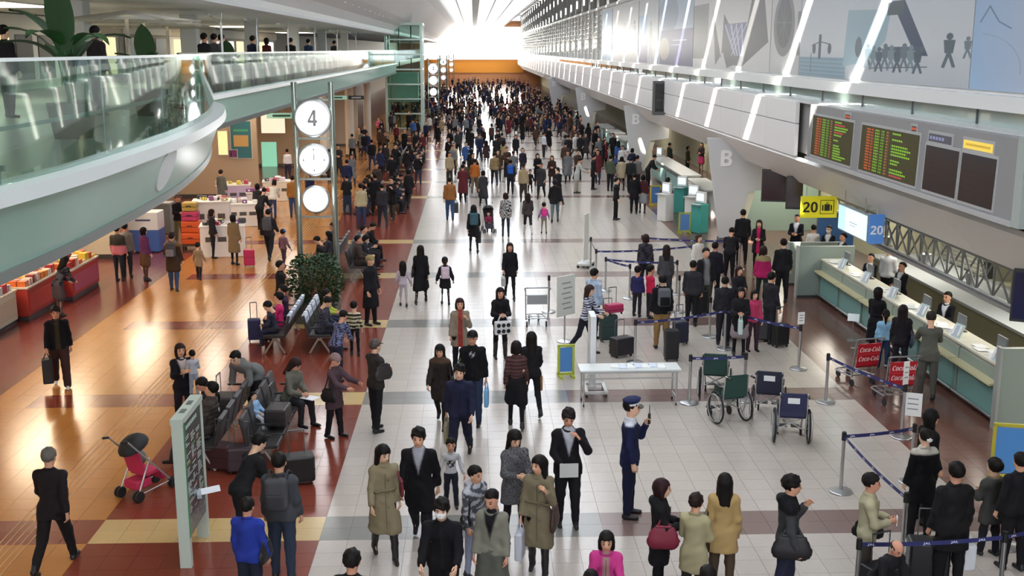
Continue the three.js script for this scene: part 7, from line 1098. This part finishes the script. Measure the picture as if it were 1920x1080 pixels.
  p(870, 300, 1.66, 'm', 184, 'walk', ['jacket', '#4c4430'], ['trousers', '#3c3830'], ['short'], 'person in olive jacket walking away ahead of the orange jacket'); p(890, 297, 1.66, 'm', 176, 'walk2', ['jacket', '#a8602a'], ['trousers', '#6e5e48'], ['short'], 'person in orange jacket walking away with a case'); suitcase(G(905, 372), 0.1, 0x3a3a3e, 'dark grey trolley case behind the orange jacket', 0.4, 0.6);
  p(990, 360, 1.58, 'f', 184, 'walk', ['jacket', '#40383a'], ['slim', '#2a2a32'], ['long', '#231614'], 'person in grey-brown jacket and pale boots', { boots: '#c6c2c0' });
  t = p(1020, 380, 1.16, 'c', 182, 'kid', ['jacket', '#8f7a96'], ['slim', '#8a7f72'], ['short'], 'small person with a shocking pink backpack'); backpack(t, '#d23a86', 'shocking pink backpack on the small person'); t = p(1041, 335, 1.74, 'm', 176, 'walk2', ['hooded', '#1a191c'], ['slim', '#5c6a70'], ['short'], 'person in black hooded jacket and grey jeans', { hat: ['hood', '#241d2a'] });
  p(1156, 334, 1.68, 'm', 84, 'stand', ['suit', '#17161a'], ['trousers', '#141318'], ['short'], 'person in black suit standing in profile before the kiosks');
  p(1113, 290, 1.7, 'm', 88, 'stand', ['coat', '#1a1a1e'], ['trousers', '#17161a'], ['shaggy'], 'person in black coat in profile near the second blade wall'); p(1082, 296, 1.68, 'm', 96, 'reach', ['coat', '#a9aba8'], ['trousers', '#9a958c'], ['short'], 'person in pale grey coat leaning on a trolley'); p(1145, 292, 1.7, 'm', 150, 'stand', ['jacket', '#4a5244'], ['trousers', '#1d1c22'], ['short'], 'person in moss green jacket waiting near the kiosks');
  p(1190, 326, 1.66, 'm', 170, 'stand', ['coat', '#16151a'], ['trousers', K], ['short'], 'person in black coat waiting behind the kiosks'); p(1206, 328, 1.6, 'f', 160, 'stand', ['jacket', '#4a2228'], ['skirt', '#8a8c90', '#17161a'], ['bob'], 'person in maroon jacket and grey skirt by the kiosks');
  p(1250, 330, 1.62, 'f', 120, 'stoop', ['jacket', '#4a2a30'], ['trousers', '#22222a'], ['bob', '#2a1814'], 'person in wine red coat leaning at a white kiosk'); p(1225, 288, 1.66, 'm', 70, 'stoop', ['jacket', '#2a2a2c'], ['trousers', '#22232a'], ['short'], 'person bending over the white kiosk in dark jacket'); p(1256, 268, 1.7, 'm', 110, 'stand', ['hooded', '#2a302a'], ['trousers', '#4a2e1e'], ['short'], 'person in dark green parka at the far counter'); p(1290, 274, 1.6, 'f', 60, 'stand', ['jacket', '#4a4030'], ['trousers', '#23222a'], ['bob'], 'uniformed person in olive near the yellow counters'); t = p(1316, 268, 1.6, 'f', -40, 'hold', ['jacket', '#2a1d24'], ['skirt', '#b43a6a', '#2a1d24'], ['long'], 'person with bright pink skirt beside the grey blade wall');
  p(1195, 292, 1.7, 'm', 140, 'stand', ['jacket', '#6c6a68'], ['trousers', '#222228'], ['short'], 'person in mid grey jacket next to the second blade wall'); p(1183, 296, 1.62, 'm', 160, 'stand', ['jacket', '#202226'], ['trousers', K], ['short'], 'person in near-black jacket in front of the second blade wall'); p(1166, 294, 1.62, 'f', 175, 'stand', ['coat', '#b0a488'], ['tights', K], ['bob'], 'person in sand coat between the green and black jackets'); p(1134, 262, 1.66, 'f', 40, 'hold', ['coat', '#17161a', ['open', '#8a2434', 0.06]], ['trousers', K], ['bob'], 'person with red scarf in the queue near the second blade wall');
  p(1008, 288, 1.62, 'f', 6, 'hold', ['coat', '#131216'], ['slim', K], ['long'], 'person in black coat with folded hands in mid hall'); p(1035, 292, 1.6, 'f', -6, 'hold', ['coat', '#33211f'], ['slim', '#2a1d1c'], ['long', '#231412'], 'person in dark brown coat walking beside the black coat'); p(994, 318, 1.1, 'c', 6, 'kid', ['jacket', '#1c1b20'], ['trousers', K], ['short'], 'small person in black in front of the person in black coat');
  p(927, 284, 1.7, 'm', 182, 'walk', ['jacket', '#867454'], ['trousers', '#23222a'], ['short'], 'person in khaki jacket walking away in mid hall'); t = p(957, 300, 1.62, 'm', 178, 'step', ['jacket', '#25242c'], ['trousers', '#1d1c24'], ['short'], 'walker with a blue backpack in mid hall'); backpack(t, '#2a56a8', 'bright blue backpack in mid hall');
  p(967, 252, 1.66, 'f', 4, 'step', ['jacket', '#1c1b20'], ['slim', K], ['long'], 'person in black jacket walking in mid hall'); p(980, 276, 1.62, 'f', 0, 'walk', ['jacket', '#2c2430'], ['slim', '#2a3040'], ['bob'], 'person in dark plum jacket walking in mid hall'); p(941, 248, 1.7, 'm', 180, 'walk', ['jacket', '#2e2c2c'], ['trousers', K], ['short'], 'person in charcoal jacket walking off in mid hall'); p(1020, 248, 1.6, 'm', 120, 'stand', ['shirt', '#c6c8d0'], ['trousers', '#26262e'], ['short'], 'person in white shirt in mid hall'); p(912, 262, 1.6, 'f', 176, 'walk', ['coat', '#3a2a2c'], ['tights', K], ['long'], 'person in dark maroon coat walking off'); p(898, 246, 1.7, 'm', 182, 'walk2', ['jacket', '#515458'], ['trousers', '#22222a'], ['short'], 'person in steel grey jacket walking off');
  // --- shop side ---
  t = p(103, 574, 1.68, 'm', 20, 'step', ['jacket', '#141318', ['open', '#3a3426', 0.04]], ['wide', '#3a2624'], ['shaggy', '#1b1413'], 'person in black jacket with white shoes in front of the gift stalls', { shoe: '#c9c9cc' }); handBag(t, -1, 0x1a191d, 'long black case held by the man with white shoes', 0.24, 0.5, 0.2);
  t = p(118, 482, 1.58, 'f', 150, 'stoop', ['jacket', '#1b1a20', ['camo', '#4a4850']], ['skirt', '#4a4044', '#6a5044'], ['long'], 'person in patterned black top and long grey skirt at the gift stalls', { eff: 1.5 });
  p(218, 424, 1.64, 'm', 172, 'stand', ['jacket', '#3b3a34', ['lower', '#c2707c', 1.12]], ['slim', '#1f2830'], ['short'], 'shopper in plaid shirt with a pink wrap at the waist'); p(233, 420, 1.6, 'm', 180, 'stand', ['jacket', '#77736e'], ['trousers', '#2a2a30'], ['short'], 'shopper just behind the plaid shirt');
  t = p(268, 427, 1.58, 'f', 140, 'stand', ['jacket', '#5c2c56'], ['skirt', '#5a4030', '#5a3a34'], ['bob', '#1d1214'], 'person in purple jacket and brown skirt'); handBag(t, 1, 0xc6c2a4, 'cream shopping bag on the arm of the person in purple', 0.24, 0.3);
  t = p(321, 437, 1.66, 'm', 178, 'strap', ['hoodcoat', '#3a2c22', ['collar', '#7a5c3a', 1.32]], ['trousers', '#35486a'], ['short', '#241813'], 'traveller in brown fur-hooded coat and jeans'); backpack(t, '#4e4a4c', 'patterned grey backpack on the brown fur-hooded coat', '#7a767a');
  p(333, 366, 1.72, 'm', 40, 'hold', ['jacket', '#161518'], ['trousers', '#6b6a4a'], ['short'], 'person in brimmed hat and black jacket behind the orange cases', { hat: ['brim', '#3a2420'] });
  p(370, 455, 1.12, 'c', 170, 'kid', ['coat', '#9a8266'], ['trousers', '#26252c'], ['short'], 'small person in beige coat near the orange cases'); t = p(396, 393, 1.6, 'f', 120, 'stand', ['jacket', '#26232a'], ['slim', '#22232c'], ['bob', '#2a1a16'], 'shopper in dark top hugging a crimson jacket'); handBag(t, 1, 0xb8224a, 'crimson folded jacket over the arm of the shopper in dark top', 0.3, 0.36, 0.14, 'folded_jacket');
  p(436, 403, 1.6, 'f', 160, 'stand', ['long', '#7d6a4c'], ['tights', '#17141a'], ['bob', '#1d1414'], 'person in beige coat and black tights at the bright display'); suitcase(G(468, 500), 0.2, 0xc01a52, 'hot pink trolley case beside the beige coat', 0.34, 0.5);
  t = p(502, 390, 1.7, 'm', 172, 'walk', ['jacket', '#2c2a30'], ['trousers', '#1e2128'], ['short'], 'person in dark jacket with grey backpack going into the shop'); backpack(t, '#55565c', 'mid grey backpack of the person going into the shop');
  t = p(530, 430, 1.2, 'c', 150, 'kid', ['jacket', '#7a5a66'], ['slim', '#4a3a4a'], ['short'], 'small person in mauve with a pale blue hat', { hat: ['beanie', '#5a86c8'] }); p(524, 490, 1.62, 'm', 100, 'stand', ['coat', '#141318'], ['trousers', K], ['short'], 'person in black by the leafy planter');
  p(470, 292, 1.6, 'f', 10, 'stand', ['jacket', '#2a1e22'], ['skirt', '#241c20', K], ['bun'], 'shop assistant in dark uniform among the displays'); p(411, 270, 1.7, 'f', 160, 'stand', ['long', '#5a5c58'], ['tights', '#c9bfb4'], ['short'], 'grey-coated mannequin figure on the display block', { eff: 2.8 }); t = p(513, 335, 1.58, 'f', 170, 'stoop', ['jacket', '#c9c6bc'], ['trousers', '#3a4466'], ['bob'], 'shopper in white jacket leaning over the goods'); p(548, 330, 1.7, 'm', 176, 'stand', ['jacket', '#94642e'], ['trousers', '#33466c'], ['short'], 'person in brown jacket and blue jeans in the shop'); p(527, 253, 1.6, 'f', 60, 'stand', ['jacket', '#a8895a'], ['trousers', '#3a2a26'], ['tail'], 'person in camel jacket at the cream display window'); p(538, 280, 1.58, 'm', 180, 'stand', ['shirt', '#cfd0d4'], ['trousers', '#2a2c44'], ['short'], 'person in white shirt beside the camel jacket'); p(482, 345, 1.6, 'f', 165, 'stand', ['jacket', '#25242a'], ['trousers', K], ['bob'], 'shopper in black at the heaped white table'); p(493, 350, 1.62, 'm', 150, 'stoop', ['jacket', '#1d1c22'], ['trousers', K], ['short'], 'person in black bending over the heaped white table');
  for (const [x, y, l] of [[660, 250, 'grey'], [683, 246, 'black'], [662, 205, 'brown'], [697, 262, 'black'], [722, 268, 'dark'], [735, 290, 'black'], [650, 300, 'navy'], [716, 345, 'dark'], [676, 345, 'cream'], [703, 327, 'black']]) p(x, y, rr(1.58, 1.74), 'm', 150 + 60 * rnd(), pick(['stand', 'step', 'walk']), ['jacket', { grey: '#6a6c6e', black: K, brown: '#5a4024', dark: '#2c2a30', navy: '#22284a', cream: '#b0a684' }[l]], ['trousers', pick([K, '#2a2c34', '#35405a'])], ['short'], 'person in ' + l + ' jacket standing on the red floor beyond the tower lettered 4', { group: 'people beyond the tower lettered 4' });
  suitcase(G(680, 405), 0.6, 0x2a2e42, 'navy trolley case tilted by the far seats', 0.5, 0.6, 0.3); suitcase(G(650, 400), 0.1, 0x8a8a90, 'pale grey trolley case by the far seats'); suitcase(G(678, 425), 0, 0x6a2448, 'plum trolley case by the far seats', 0.36, 0.5);
  // --- seats below the tower ---
  const row = (x, z, yaw, list) => list.forEach(([i, h, b, pose, tc, lc, hr, label, o]) => p(0, 0, h, b, yaw, pose, tc, lc, hr, label, { at: V(x, 0, z - 0.3 - i * 0.58), ...o }));
  row(-4.5, -24.35, -90, [[0, 1.25, 'c', 'sitb', ['jacket', '#2a2c3c'], ['trousers', '#2a2c44'], ['short'], 'small person in navy on the seats with pale blue covers', { seat: 0.16 }], [1, 1.4, 'c', 'sit', ['jacket', '#c02a66'], ['trousers', '#5a5248'], ['short'], 'small person in vivid pink jacket on the seats with pale blue covers', { seat: 0.1 }], [2, 1.62, 'm', 'sit', ['jacket', '#33243a'], ['trousers', '#232230'], ['short'], 'person in dark violet on the seats with pale blue covers']]);
  row(-3.5, -24.35, 90, [[0, 1.6, 'm', 'sitb', ['jacket', '#22232e', ['plaid', '#4a4c5c', 0.07]], ['trousers', '#22242e'], ['short'], 'person in dark checked shirt hunched on the covered seats'], [2, 1.3, 'c', 'sit', ['jacket', '#a8b04a'], ['trousers', '#2a3044'], ['short'], 'small person in lime and navy on the covered seats', { seat: 0.12 }]]);
  p(640, 578, 1.5, 'm', 150, 'stoop', ['shirt', '#23263c', ['plaid', '#6a7090', 0.09]], ['trousers', '#26283a'], ['short'], 'person in blue plaid shirt beside the covered seats'); p(663, 566, 1.22, 'c', 176, 'stand', ['shirt', '#c2bfa4', ['stripes', '#22231f', 0.085]], ['slim', '#17171b'], ['short'], 'small person in black and cream striped shirt'); p(693, 480, 1.74, 'm', 60, 'stand', ['long', '#141419'], ['trousers', K], ['short', '#8a7a52'], 'tall person in long black coat with khaki knitted hat', { hat: ['beanie', '#8a7a50'] });
  suitcase(G(478, 640), 0.2, 0x1d1f4a, 'dark blue trolley case beside the covered seats', 0.3, 0.5, 0.22);
  row(-3.45, -32.4, 88, [[0, 1.66, 'm', 'sit', ['jacket', '#3b302c'], ['trousers', '#23211f'], ['short'], 'person in brown coat leaning back on the seats behind the planter'], [1, 1.6, 'f', 'sitb', ['jacket', '#25242a'], ['trousers', K], ['bob'], 'person in black on the seats behind the planter'], [3, 1.7, 'm', 'sit', ['jacket', '#b4b6b4', ['stripes', '#2a2a30', 0.2]], ['trousers', '#26262c'], ['short'], 'person in black and white jacket on the seats behind the planter'], [5, 1.6, 'm', 'sitb', ['jacket', '#17161b'], ['trousers', K], ['short'], 'person in black at the end of the seats behind the planter']]);
  row(-4.45, -32.4, -92, [[0, 1.66, 'm', 'sitb', ['jacket', '#1a191e'], ['trousers', K], ['short'], 'person in black facing the shops on the seats behind the planter'], [2, 1.6, 'f', 'sit', ['jacket', '#3a3a42'], ['trousers', '#22222a'], ['long'], 'person in slate jacket facing the shops'], [4, 1.7, 'm', 'sit', ['jacket', '#28344c'], ['trousers', K], ['short'], 'person in blue-grey jacket facing the shops']]);
  for (let s = 0; s < 2; s++) for (let i = 0; i < 8; i++) { const c = pick(['black', 'charcoal', 'navy', 'grey', 'brown']); p(0, 0, rr(1.55, 1.72), pick(['m', 'f']), s ? 90 : -90, pick(['sit', 'sitb']), ['jacket', { black: K, charcoal: '#2e2d30', navy: '#202640', grey: '#66686c', brown: '#4a382c' }[c]], ['trousers', pick([K, '#2a2c34'])], [pick(['short', 'bob'])], 'person in ' + c + ' jacket sitting on the dark seats beyond the open red floor', { at: V(-3.95 + (s ? 0.5 : -0.5), 0, -46.3 - i * 0.58), group: 'sitters beyond the open red floor' }); }
  for (let s = 0; s < 2; s++) for (let i = 0; i < 12; i++) if (rnd() < 0.85) { const c = pick(['black', 'charcoal', 'navy', 'grey']); p(0, 0, rr(1.55, 1.72), pick(['m', 'f']), s ? 90 : -90, pick(['sit', 'sitb']), ['jacket', { black: K, charcoal: '#2e2d30', navy: '#202640', grey: '#66686c' }[c]], ['trousers', pick([K, '#2a2c34'])], [pick(['short', 'bob'])], 'person in ' + c + ' jacket sitting on the long packed row of seats', { at: V(-3.95 + (s ? 0.5 : -0.5), 0, -62.3 - i * 0.58), group: 'sitters on the long packed row' }); }
  // --- queue before the counters ---
  t = p(1098, 532, 1.6, 'f', 60, 'push', ['shirt', '#c4c6d0', ['stripes', '#26284a', 0.06]], ['trousers', '#20232c'], ['long', '#33201a'], 'person in navy and white striped top pushing luggage'); p(1114, 505, 1.66, 'm', 130, 'stand', ['jacket', '#9fb0c4'], ['trousers', '#2a2c34'], ['short'], 'person in pale blue shirt behind the striped top');
  suitcase(G(1165, 668), 0.5, 0x1e1c22, 'black bag on the luggage heap by the striped top', 0.5, 0.4, 0.3); suitcase(G(1140, 640), 0.2, 0x233a3a, 'dark green case on the luggage heap', 0.4, 0.6); suitcase(G(1150, 640).add(V(0, 0.66, 0)), 0.4, 0xa82a54, 'crimson bag lying on the dark green case', 0.4, 0.2, 0.26);
  p(1211, 440, 1.62, 'f', 165, 'stand', ['jacket', '#1d1c21', ['camo', '#3a3640']], ['trousers', '#1c1b20'], ['bob', '#2a1a18'], 'person in black patterned jacket at the head of the queue'); p(1250, 460, 1.64, 'f', 176, 'stand', ['shirt', '#46464a'], ['trousers', '#35353a'], ['long', '#241818'], 'person in plain grey top seen from behind'); p(1196, 500, 1.3, 'c', 150, 'stand', ['jacket', '#2c2a58'], ['trousers', '#26262e'], ['short'], 'small person in indigo jacket in the queue'); p(1220, 498, 1.36, 'c', 110, 'stand', ['jacket', '#c0224a'], ['trousers', '#26262e'], ['short'], 'small person in red jacket in the queue');
  t = p(1243, 517, 1.7, 'm', 184, 'stand', ['jacket', '#131217'], ['trousers', '#8a6c44'], ['short'], 'person in black jacket and tan trousers in the queue'); backpack(t, '#5c5e64', 'grey rucksack on the person in tan trousers', '#131217'); suitcase(G(1275, 645), 0.3, 0x1e2238, 'navy case next to the man in tan trousers', 0.34, 0.5); suitcase(G(1258, 676), 0.1, 0x17161a, 'tall black case behind the tan trousers', 0.3, 0.66);
  p(1324, 466, 1.72, 'm', 14, 'stand', ['suit', '#1d1c20', ['open', '#77787a', 0.07]], ['trousers', '#4a4a44'], ['short', '#1c1614'], 'person in dark blazer over grey sweater standing among the queue'); p(1341, 455, 1.66, 'm', 150, 'stand', ['jacket', '#1a1823'], ['trousers', K], ['short'], 'person in violet-black jacket behind the blazer'); p(1310, 440, 1.6, 'f', 30, 'stand', ['jacket', '#d8d2cc'], ['trousers', '#8a8078'], ['bob', '#3a2a24'], 'person in white standing in the sun patch'); p(1394, 394, 1.74, 'm', 174, 'stand', ['jacket', '#141318'], ['trousers', K], ['short'], 'tall person in black just below the blade wall'); p(1372, 430, 1.6, 'm', 160, 'stoop', ['jacket', '#17161b'], ['trousers', K], ['short'], 'person in black leaning beside the tall person', { eff: 1.5 }); p(1424, 413, 1.6, 'f', -20, 'hold', ['coat', '#1d1a1f', ['open', '#b8245a', 0.05]], ['slim', K], ['long', '#2c1a18'], 'person with hot pink scarf under black coat');
  p(1386, 500, 1.5, 'f', 20, 'hold', ['jacket', '#211e24'], ['trousers', K], ['long', '#2c1c1a'], 'person in dark jacket in the thick of the queue'); p(1432, 462, 1.62, 'f', 170, 'stand', ['jacket', '#a8245c', ['collar', '#8a7a5a', 1.3]], ['slim', '#1b2a28'], ['bob', '#2c1c1a'], 'person in magenta jacket with fur collar'); p(1470, 449, 1.72, 'm', 178, 'stand', ['jacket', '#1b1a1f'], ['trousers', K], ['short'], 'person in black jacket queuing by the low screen wall'); p(1447, 512, 1.66, 'm', 120, 'stand', ['jacket', '#232228'], ['trousers', '#26262c'], ['short'], 'person in charcoal jacket among the suitcases'); t = p(1390, 540, 1.54, 'f', -10, 'hold', ['coat', '#19181d'], ['skirt', '#8a7f84', '#17161b'], ['bob'], 'person in black coat with pale shawl holding bags'); handBag(t, -1, 0xb4c6c4, 'pale mint paper bag held by the person with the shawl', 0.28, 0.32, 0.1, 'paper_bag'); p(1415, 545, 1.4, 'f', 10, 'stand', ['jacket', '#b43a60'], ['trousers', '#3a2a34'], ['bob'], 'small person in rose jacket beside the shawl person'); p(1360, 520, 1.6, 'm', 170, 'stand', ['jacket', '#26252b'], ['trousers', '#22222a'], ['short'], 'person in smoke grey jacket waiting in the queue'); p(1300, 490, 1.62, 'm', 160, 'stand', ['jacket', '#2a2a30'], ['trousers', K], ['short'], 'person in graphite jacket at the queue edge');
  suitcase(G(1462, 650), 0.3, 0x17171b, 'black trolley case with long handle in the queue', 0.36, 0.5); suitcase(G(1430, 640), -0.2, 0x1d1d22, 'black case beside the long-handled one', 0.36, 0.5); suitcase(G(1375, 636), 0.1, 0x20202a, 'black case below the mint paper bag', 0.5, 0.4); suitcase(G(1310, 590), 0.1, 0x1a1a1e, 'upright black case by the dark blazer', 0.4, 0.62);
  // --- customers and staff at the counters ---
  p(1647, 540, 1.62, 'f', 130, 'hold', ['long', '#121116'], ['tights', K], ['bob'], 'person in long black coat at the counter', { mask: 1 }); p(1662, 582, 1.26, 'c', 160, 'stand', ['jacket', '#86b4d6'], ['trousers', '#2a3a5c'], ['tail'], 'small person in light blue jacket at the counter'); t = p(1694, 573, 1.6, 'f', 150, 'stand', ['jacket', '#1c1a1f'], ['slim', '#22202a'], ['long', '#1d1414'], 'person in black and shoulder bag at the counter'); sideBag(t, -1, 0x22304a, 'dark blue slouchy bag on the person at the counter', 0.4, 0.3, 0);
  p(1748, 588, 1.7, 'm', 165, 'reach', ['suit', '#55564f'], ['trousers', '#504f49'], ['short', '#2c2622'], 'person in grey suit leaning on the counter', { px: { lean: 8 } });
  const staff = (px, py, h, b, yaw, label, o = {}) => p(px, py, h, b, yaw, 'hold', ['suit', '#14151d', ['vneck', '#d0d2d8']], ['trousers', '#14151d'], ['bun'], label, { at: G(px, py, h).setY(0), ...o });
  staff(1778, 548, 1.6, 'f', -60, 'uniformed person in dark uniform with blue neckerchief behind the counter'); staff(1693, 492, 1.6, 'f', -70, 'uniformed person in dark uniform facing along the counter'); p(1668, 462, 1.66, 'm', 140, 'stand', ['shirt', '#c9ccd2', ['open', '#1a1a22', 0.3]], ['trousers', '#15151c'], ['short'], 'uniformed person in white shirt and black waistcoat'); staff(1634, 476, 1.56, 'f', -50, 'uniformed person bending over papers behind the counter'); staff(1582, 438, 1.6, 'f', -80, 'uniformed person beside the blue back panel'); staff(1555, 424, 1.62, 'f', -40, 'uniformed person with white mask under the yellow sign', { mask: 1 }); staff(1526, 422, 1.58, 'f', 170, 'person in white blouse at the low screen wall', { top: ['shirt', '#d8d4d0'] }); staff(1495, 403, 1.64, 'm', -30, 'uniformed person in black uniform behind the low screen wall');
  // --- upper floor ---
  const up = (px, py, X, label, c, b = 'm', yaw = 150) => { const q = AX(px, py, X); p(0, 0, 1.66, b, yaw, 'stand', ['jacket', c], ['trousers', K], [b === 'f' ? 'bob' : 'short'], label, { at: V(X, 5.45, q.z), lod: 1 }); };
  up(10, 100, -8.6, 'person in black behind the near end of the curved balcony', K); up(180, 92, -7.2, 'person in dark coat sitting behind the big plant', '#2a2426'); up(383, 85, -7.4, 'person in dark jacket leaning on the straight balustrade', '#232228'); up(402, 90, -7.4, 'person in grey jacket beside the leaning one on the upper floor', '#4a4c50'); up(416, 92, -7.4, 'person in brown jacket at the straight balustrade', '#4a3428'); up(474, 86, -7.2, 'person in navy at the straight balustrade', '#20243a'); up(545, 84, -7.2, 'person in black at the middle of the straight balustrade', K); up(578, 82, -7.2, 'person in blue at a lamp post on the upper floor', '#2a3c5c'); up(627, 88, -7.2, 'person in charcoal far along the upper floor', '#2c2c30'); up(500, 90, -8, 'person in maroon on the upper floor', '#4a2226', 'f');
}
// --- the crowd further down the hall: single figures, far ones cast in one piece ---
{
  const tops = [['black', K], ['black', '#1c1b1f'], ['charcoal', '#303033'], ['grey', '#686a6e'], ['navy', '#212846'], ['brown', '#46342a'], ['dark red', '#5a2228'], ['beige', '#9a8a6c'], ['white', '#c9c9c8'], ['olive', '#4a4a36'], ['pink', '#b4567a'], ['blue', '#34538a']], wts = [5, 5, 4, 3, 3, 3, 1.3, 1.5, 1.3, 1, 0.5, 0.7];
  const choose = () => { let r = rnd() * wts.reduce((a, b) => a + b); for (let i = 0; i < wts.length; i++) if ((r -= wts[i]) < 0) return tops[i]; return tops[0]; };
  const protoCache = {};
  function farGeo(build, pose, kind, tc, lc, hair) {
    return protoCache[[build, pose, kind, tc, lc, hair]] ??= (() => {
      const P = POSES[pose], S = skeleton(build, P), hm = headMatrix(S);
      const strip = (g) => { g = g.clone(); for (const n of Object.keys(g.attributes)) if (!['position', 'normal', 'color'].includes(n)) g.deleteAttribute(n); return g; };
      const list = [strip(bodyGeo(build, P, 3, SKIN[0])), tint(strip(topGeo(build, P, kind, 3)), lin(tc)), tint(strip(legGeo(build, P, 'trousers', 3)), lin(lc)), tint(strip(hairGeo(hair, 3)), lin(HAIRB)).applyMatrix4(hm)];
      for (const q of ['p', 'm']) list.push(tint(strip(shoeGeo(3)), lin(K)).translate(...S['leg' + q].ankle)); return mergeGeometries(list);
    })();
  }
  const taken = cast.map((t) => [t.position.x, t.position.z]);
  const free = (x, z, d) => !taken.some(([a, b]) => Math.abs(a - x) < d && Math.abs(b - z) < d * 1.3) && !(x > -5.0 && x < -2.9 && ((z < -45.5 && z > -51) || (z < -61.5 && z > -69.5) || (z < -98 && z > -103))) && !(x < -7.3 && [-60, -72, -84].some((q) => Math.abs(z - q) < 0.9)) && !(x < -4 && x > -7.5 && z < -93.6 && z > -97.4);
  const lots = [];
  const zoneFill = (n, x0, x1, z0, z1, phrase, d = 0.55) => { for (let i = 0, tries = 0; i < n && tries < n * 12; tries++) { const k = rnd(), z = -1 / (1 / -z0 + (1 / -z1 - 1 / -z0) * k), x = rr(x0, x1); if (!free(x, z, d)) continue; taken.push([x, z]); lots.push([x, z, phrase]); i++; } };
  zoneFill(8, -1.5, 8, -47, -58, 'in the open hall short of the packed seats', 0.8);
  zoneFill(16, -8, -2.6, -44, -62, 'on the red floor by the shops', 0.6);
  zoneFill(34, -2, 8.6, -56, -75, 'between the packed seats and the check-in desks', 0.7);
  zoneFill(30, -8, -1, -68, -95, 'in front of the glass lift tower', 0.6);
  zoneFill(56, -2, 8.8, -75, -112, 'in the thick crowd of the far hall', 0.6);
  lots.forEach(([x, z, phrase]) => {
    const [cn, tc] = choose(), b = rnd() < 0.5 ? 'm' : 'f', pose = pick(['stand', 'walk', 'walk2', 'step', 'hold', 'strap']), kind = pick(['jacket', 'jacket', 'coat', 'hooded', 'long']), lc = pick([K, '#26262c', '#2c3446', '#3a3430']), hair = b === 'm' ? 'short' : pick(['bob', 'long', 'tail']), h = rr(1.54, 1.76), yaw = (rnd() < 0.5 ? 0 : 180) + rr(-30, 30), label = 'person in ' + cn + ' ' + (kind === 'hooded' ? 'jacket' : kind === 'long' ? 'long coat' : kind) + ' ' + phrase;
    if (z > -72) person(V(x, 0, z), { h, b, yaw, pose, top: [kind, tc], leg: ['trousers', lc], hair: [hair, HAIRB], label, group: 'people ' + phrase, lod: 2 });
    else { const o = tag(part('person', farGeo(b, pose, kind, tc, lc, hair), CLOTHVC), label, 'person', 'people ' + phrase); o.position.set(x, 0, z); o.rotation.y = yaw * RAD; o.scale.setScalar(h / 1.7); }
  });
  // beyond that nobody can be told apart: one object
  const proto = []; for (let i = 0; i < 14; i++) { const [, tc] = choose(); proto.push(farGeo(i % 2 ? 'm' : 'f', ['stand', 'walk', 'walk2', 'step'][i % 4], ['jacket', 'coat'][i % 2], tc, pick([K, '#26262c', '#2c3446']), i % 2 ? 'short' : 'bob')); }
  const c = tag(new THREE.Group(), 'dense crowd of dark-clad people before the end wall', 'crowd', undefined, 'stuff'); c.name = 'distant_crowd'; scene.add(c);
  const M = new THREE.Matrix4(), at = proto.map(() => []);
  for (let i = 0; i < 460; i++) { const z = -1 / (1 / 88 + (1 / 213 - 1 / 88) * rnd()), x = rr(-8.5, 8.8), h = rr(1.55, 1.75) / 1.7; if ((x < -2.6 && z > -104) || (Math.abs(x - 0.9) < 0.7 && z > -130) || !free(x, z, 0.4)) continue; at[i % proto.length].push(new THREE.Matrix4().makeRotationY(rr(0, 6.28)).scale(V(h, h, h)).setPosition(x, 0, z)); }
  proto.forEach((g, i) => { const m = new THREE.InstancedMesh(g, CLOTHVC, at[i].length); at[i].forEach((q, k) => m.setMatrixAt(k, q)); m.name = 'figures'; m.castShadow = m.receiveShadow = true; c.add(m); });
  console.log('people', cast.length, lots.length);
}
scene.traverse((o) => { if (o._S) { delete o._S; delete o._k; } });
{ let n = 0; scene.traverse((o) => { if (o.isMesh && !o.isInstancedMesh) n += (o.geometry.index ? o.geometry.index.count : o.geometry.attributes.position.count) / 3; }); { const L = {}; for (const o of scene.children) if (o.userData.label && !o.userData.group) (L[o.userData.label] ??= []).push(o.name); for (const k in L) if (L[k].length > 1) console.log('DUP', k, L[k].join()); for (const o of scene.children) if (o.userData.label) { const w = o.userData.label.split(' ').length; if (w < 4 || w > 16) console.log('WORDS', w, o.userData.label); } } console.log('triangles', Math.round(n)); }
renderer.render(scene, camera);
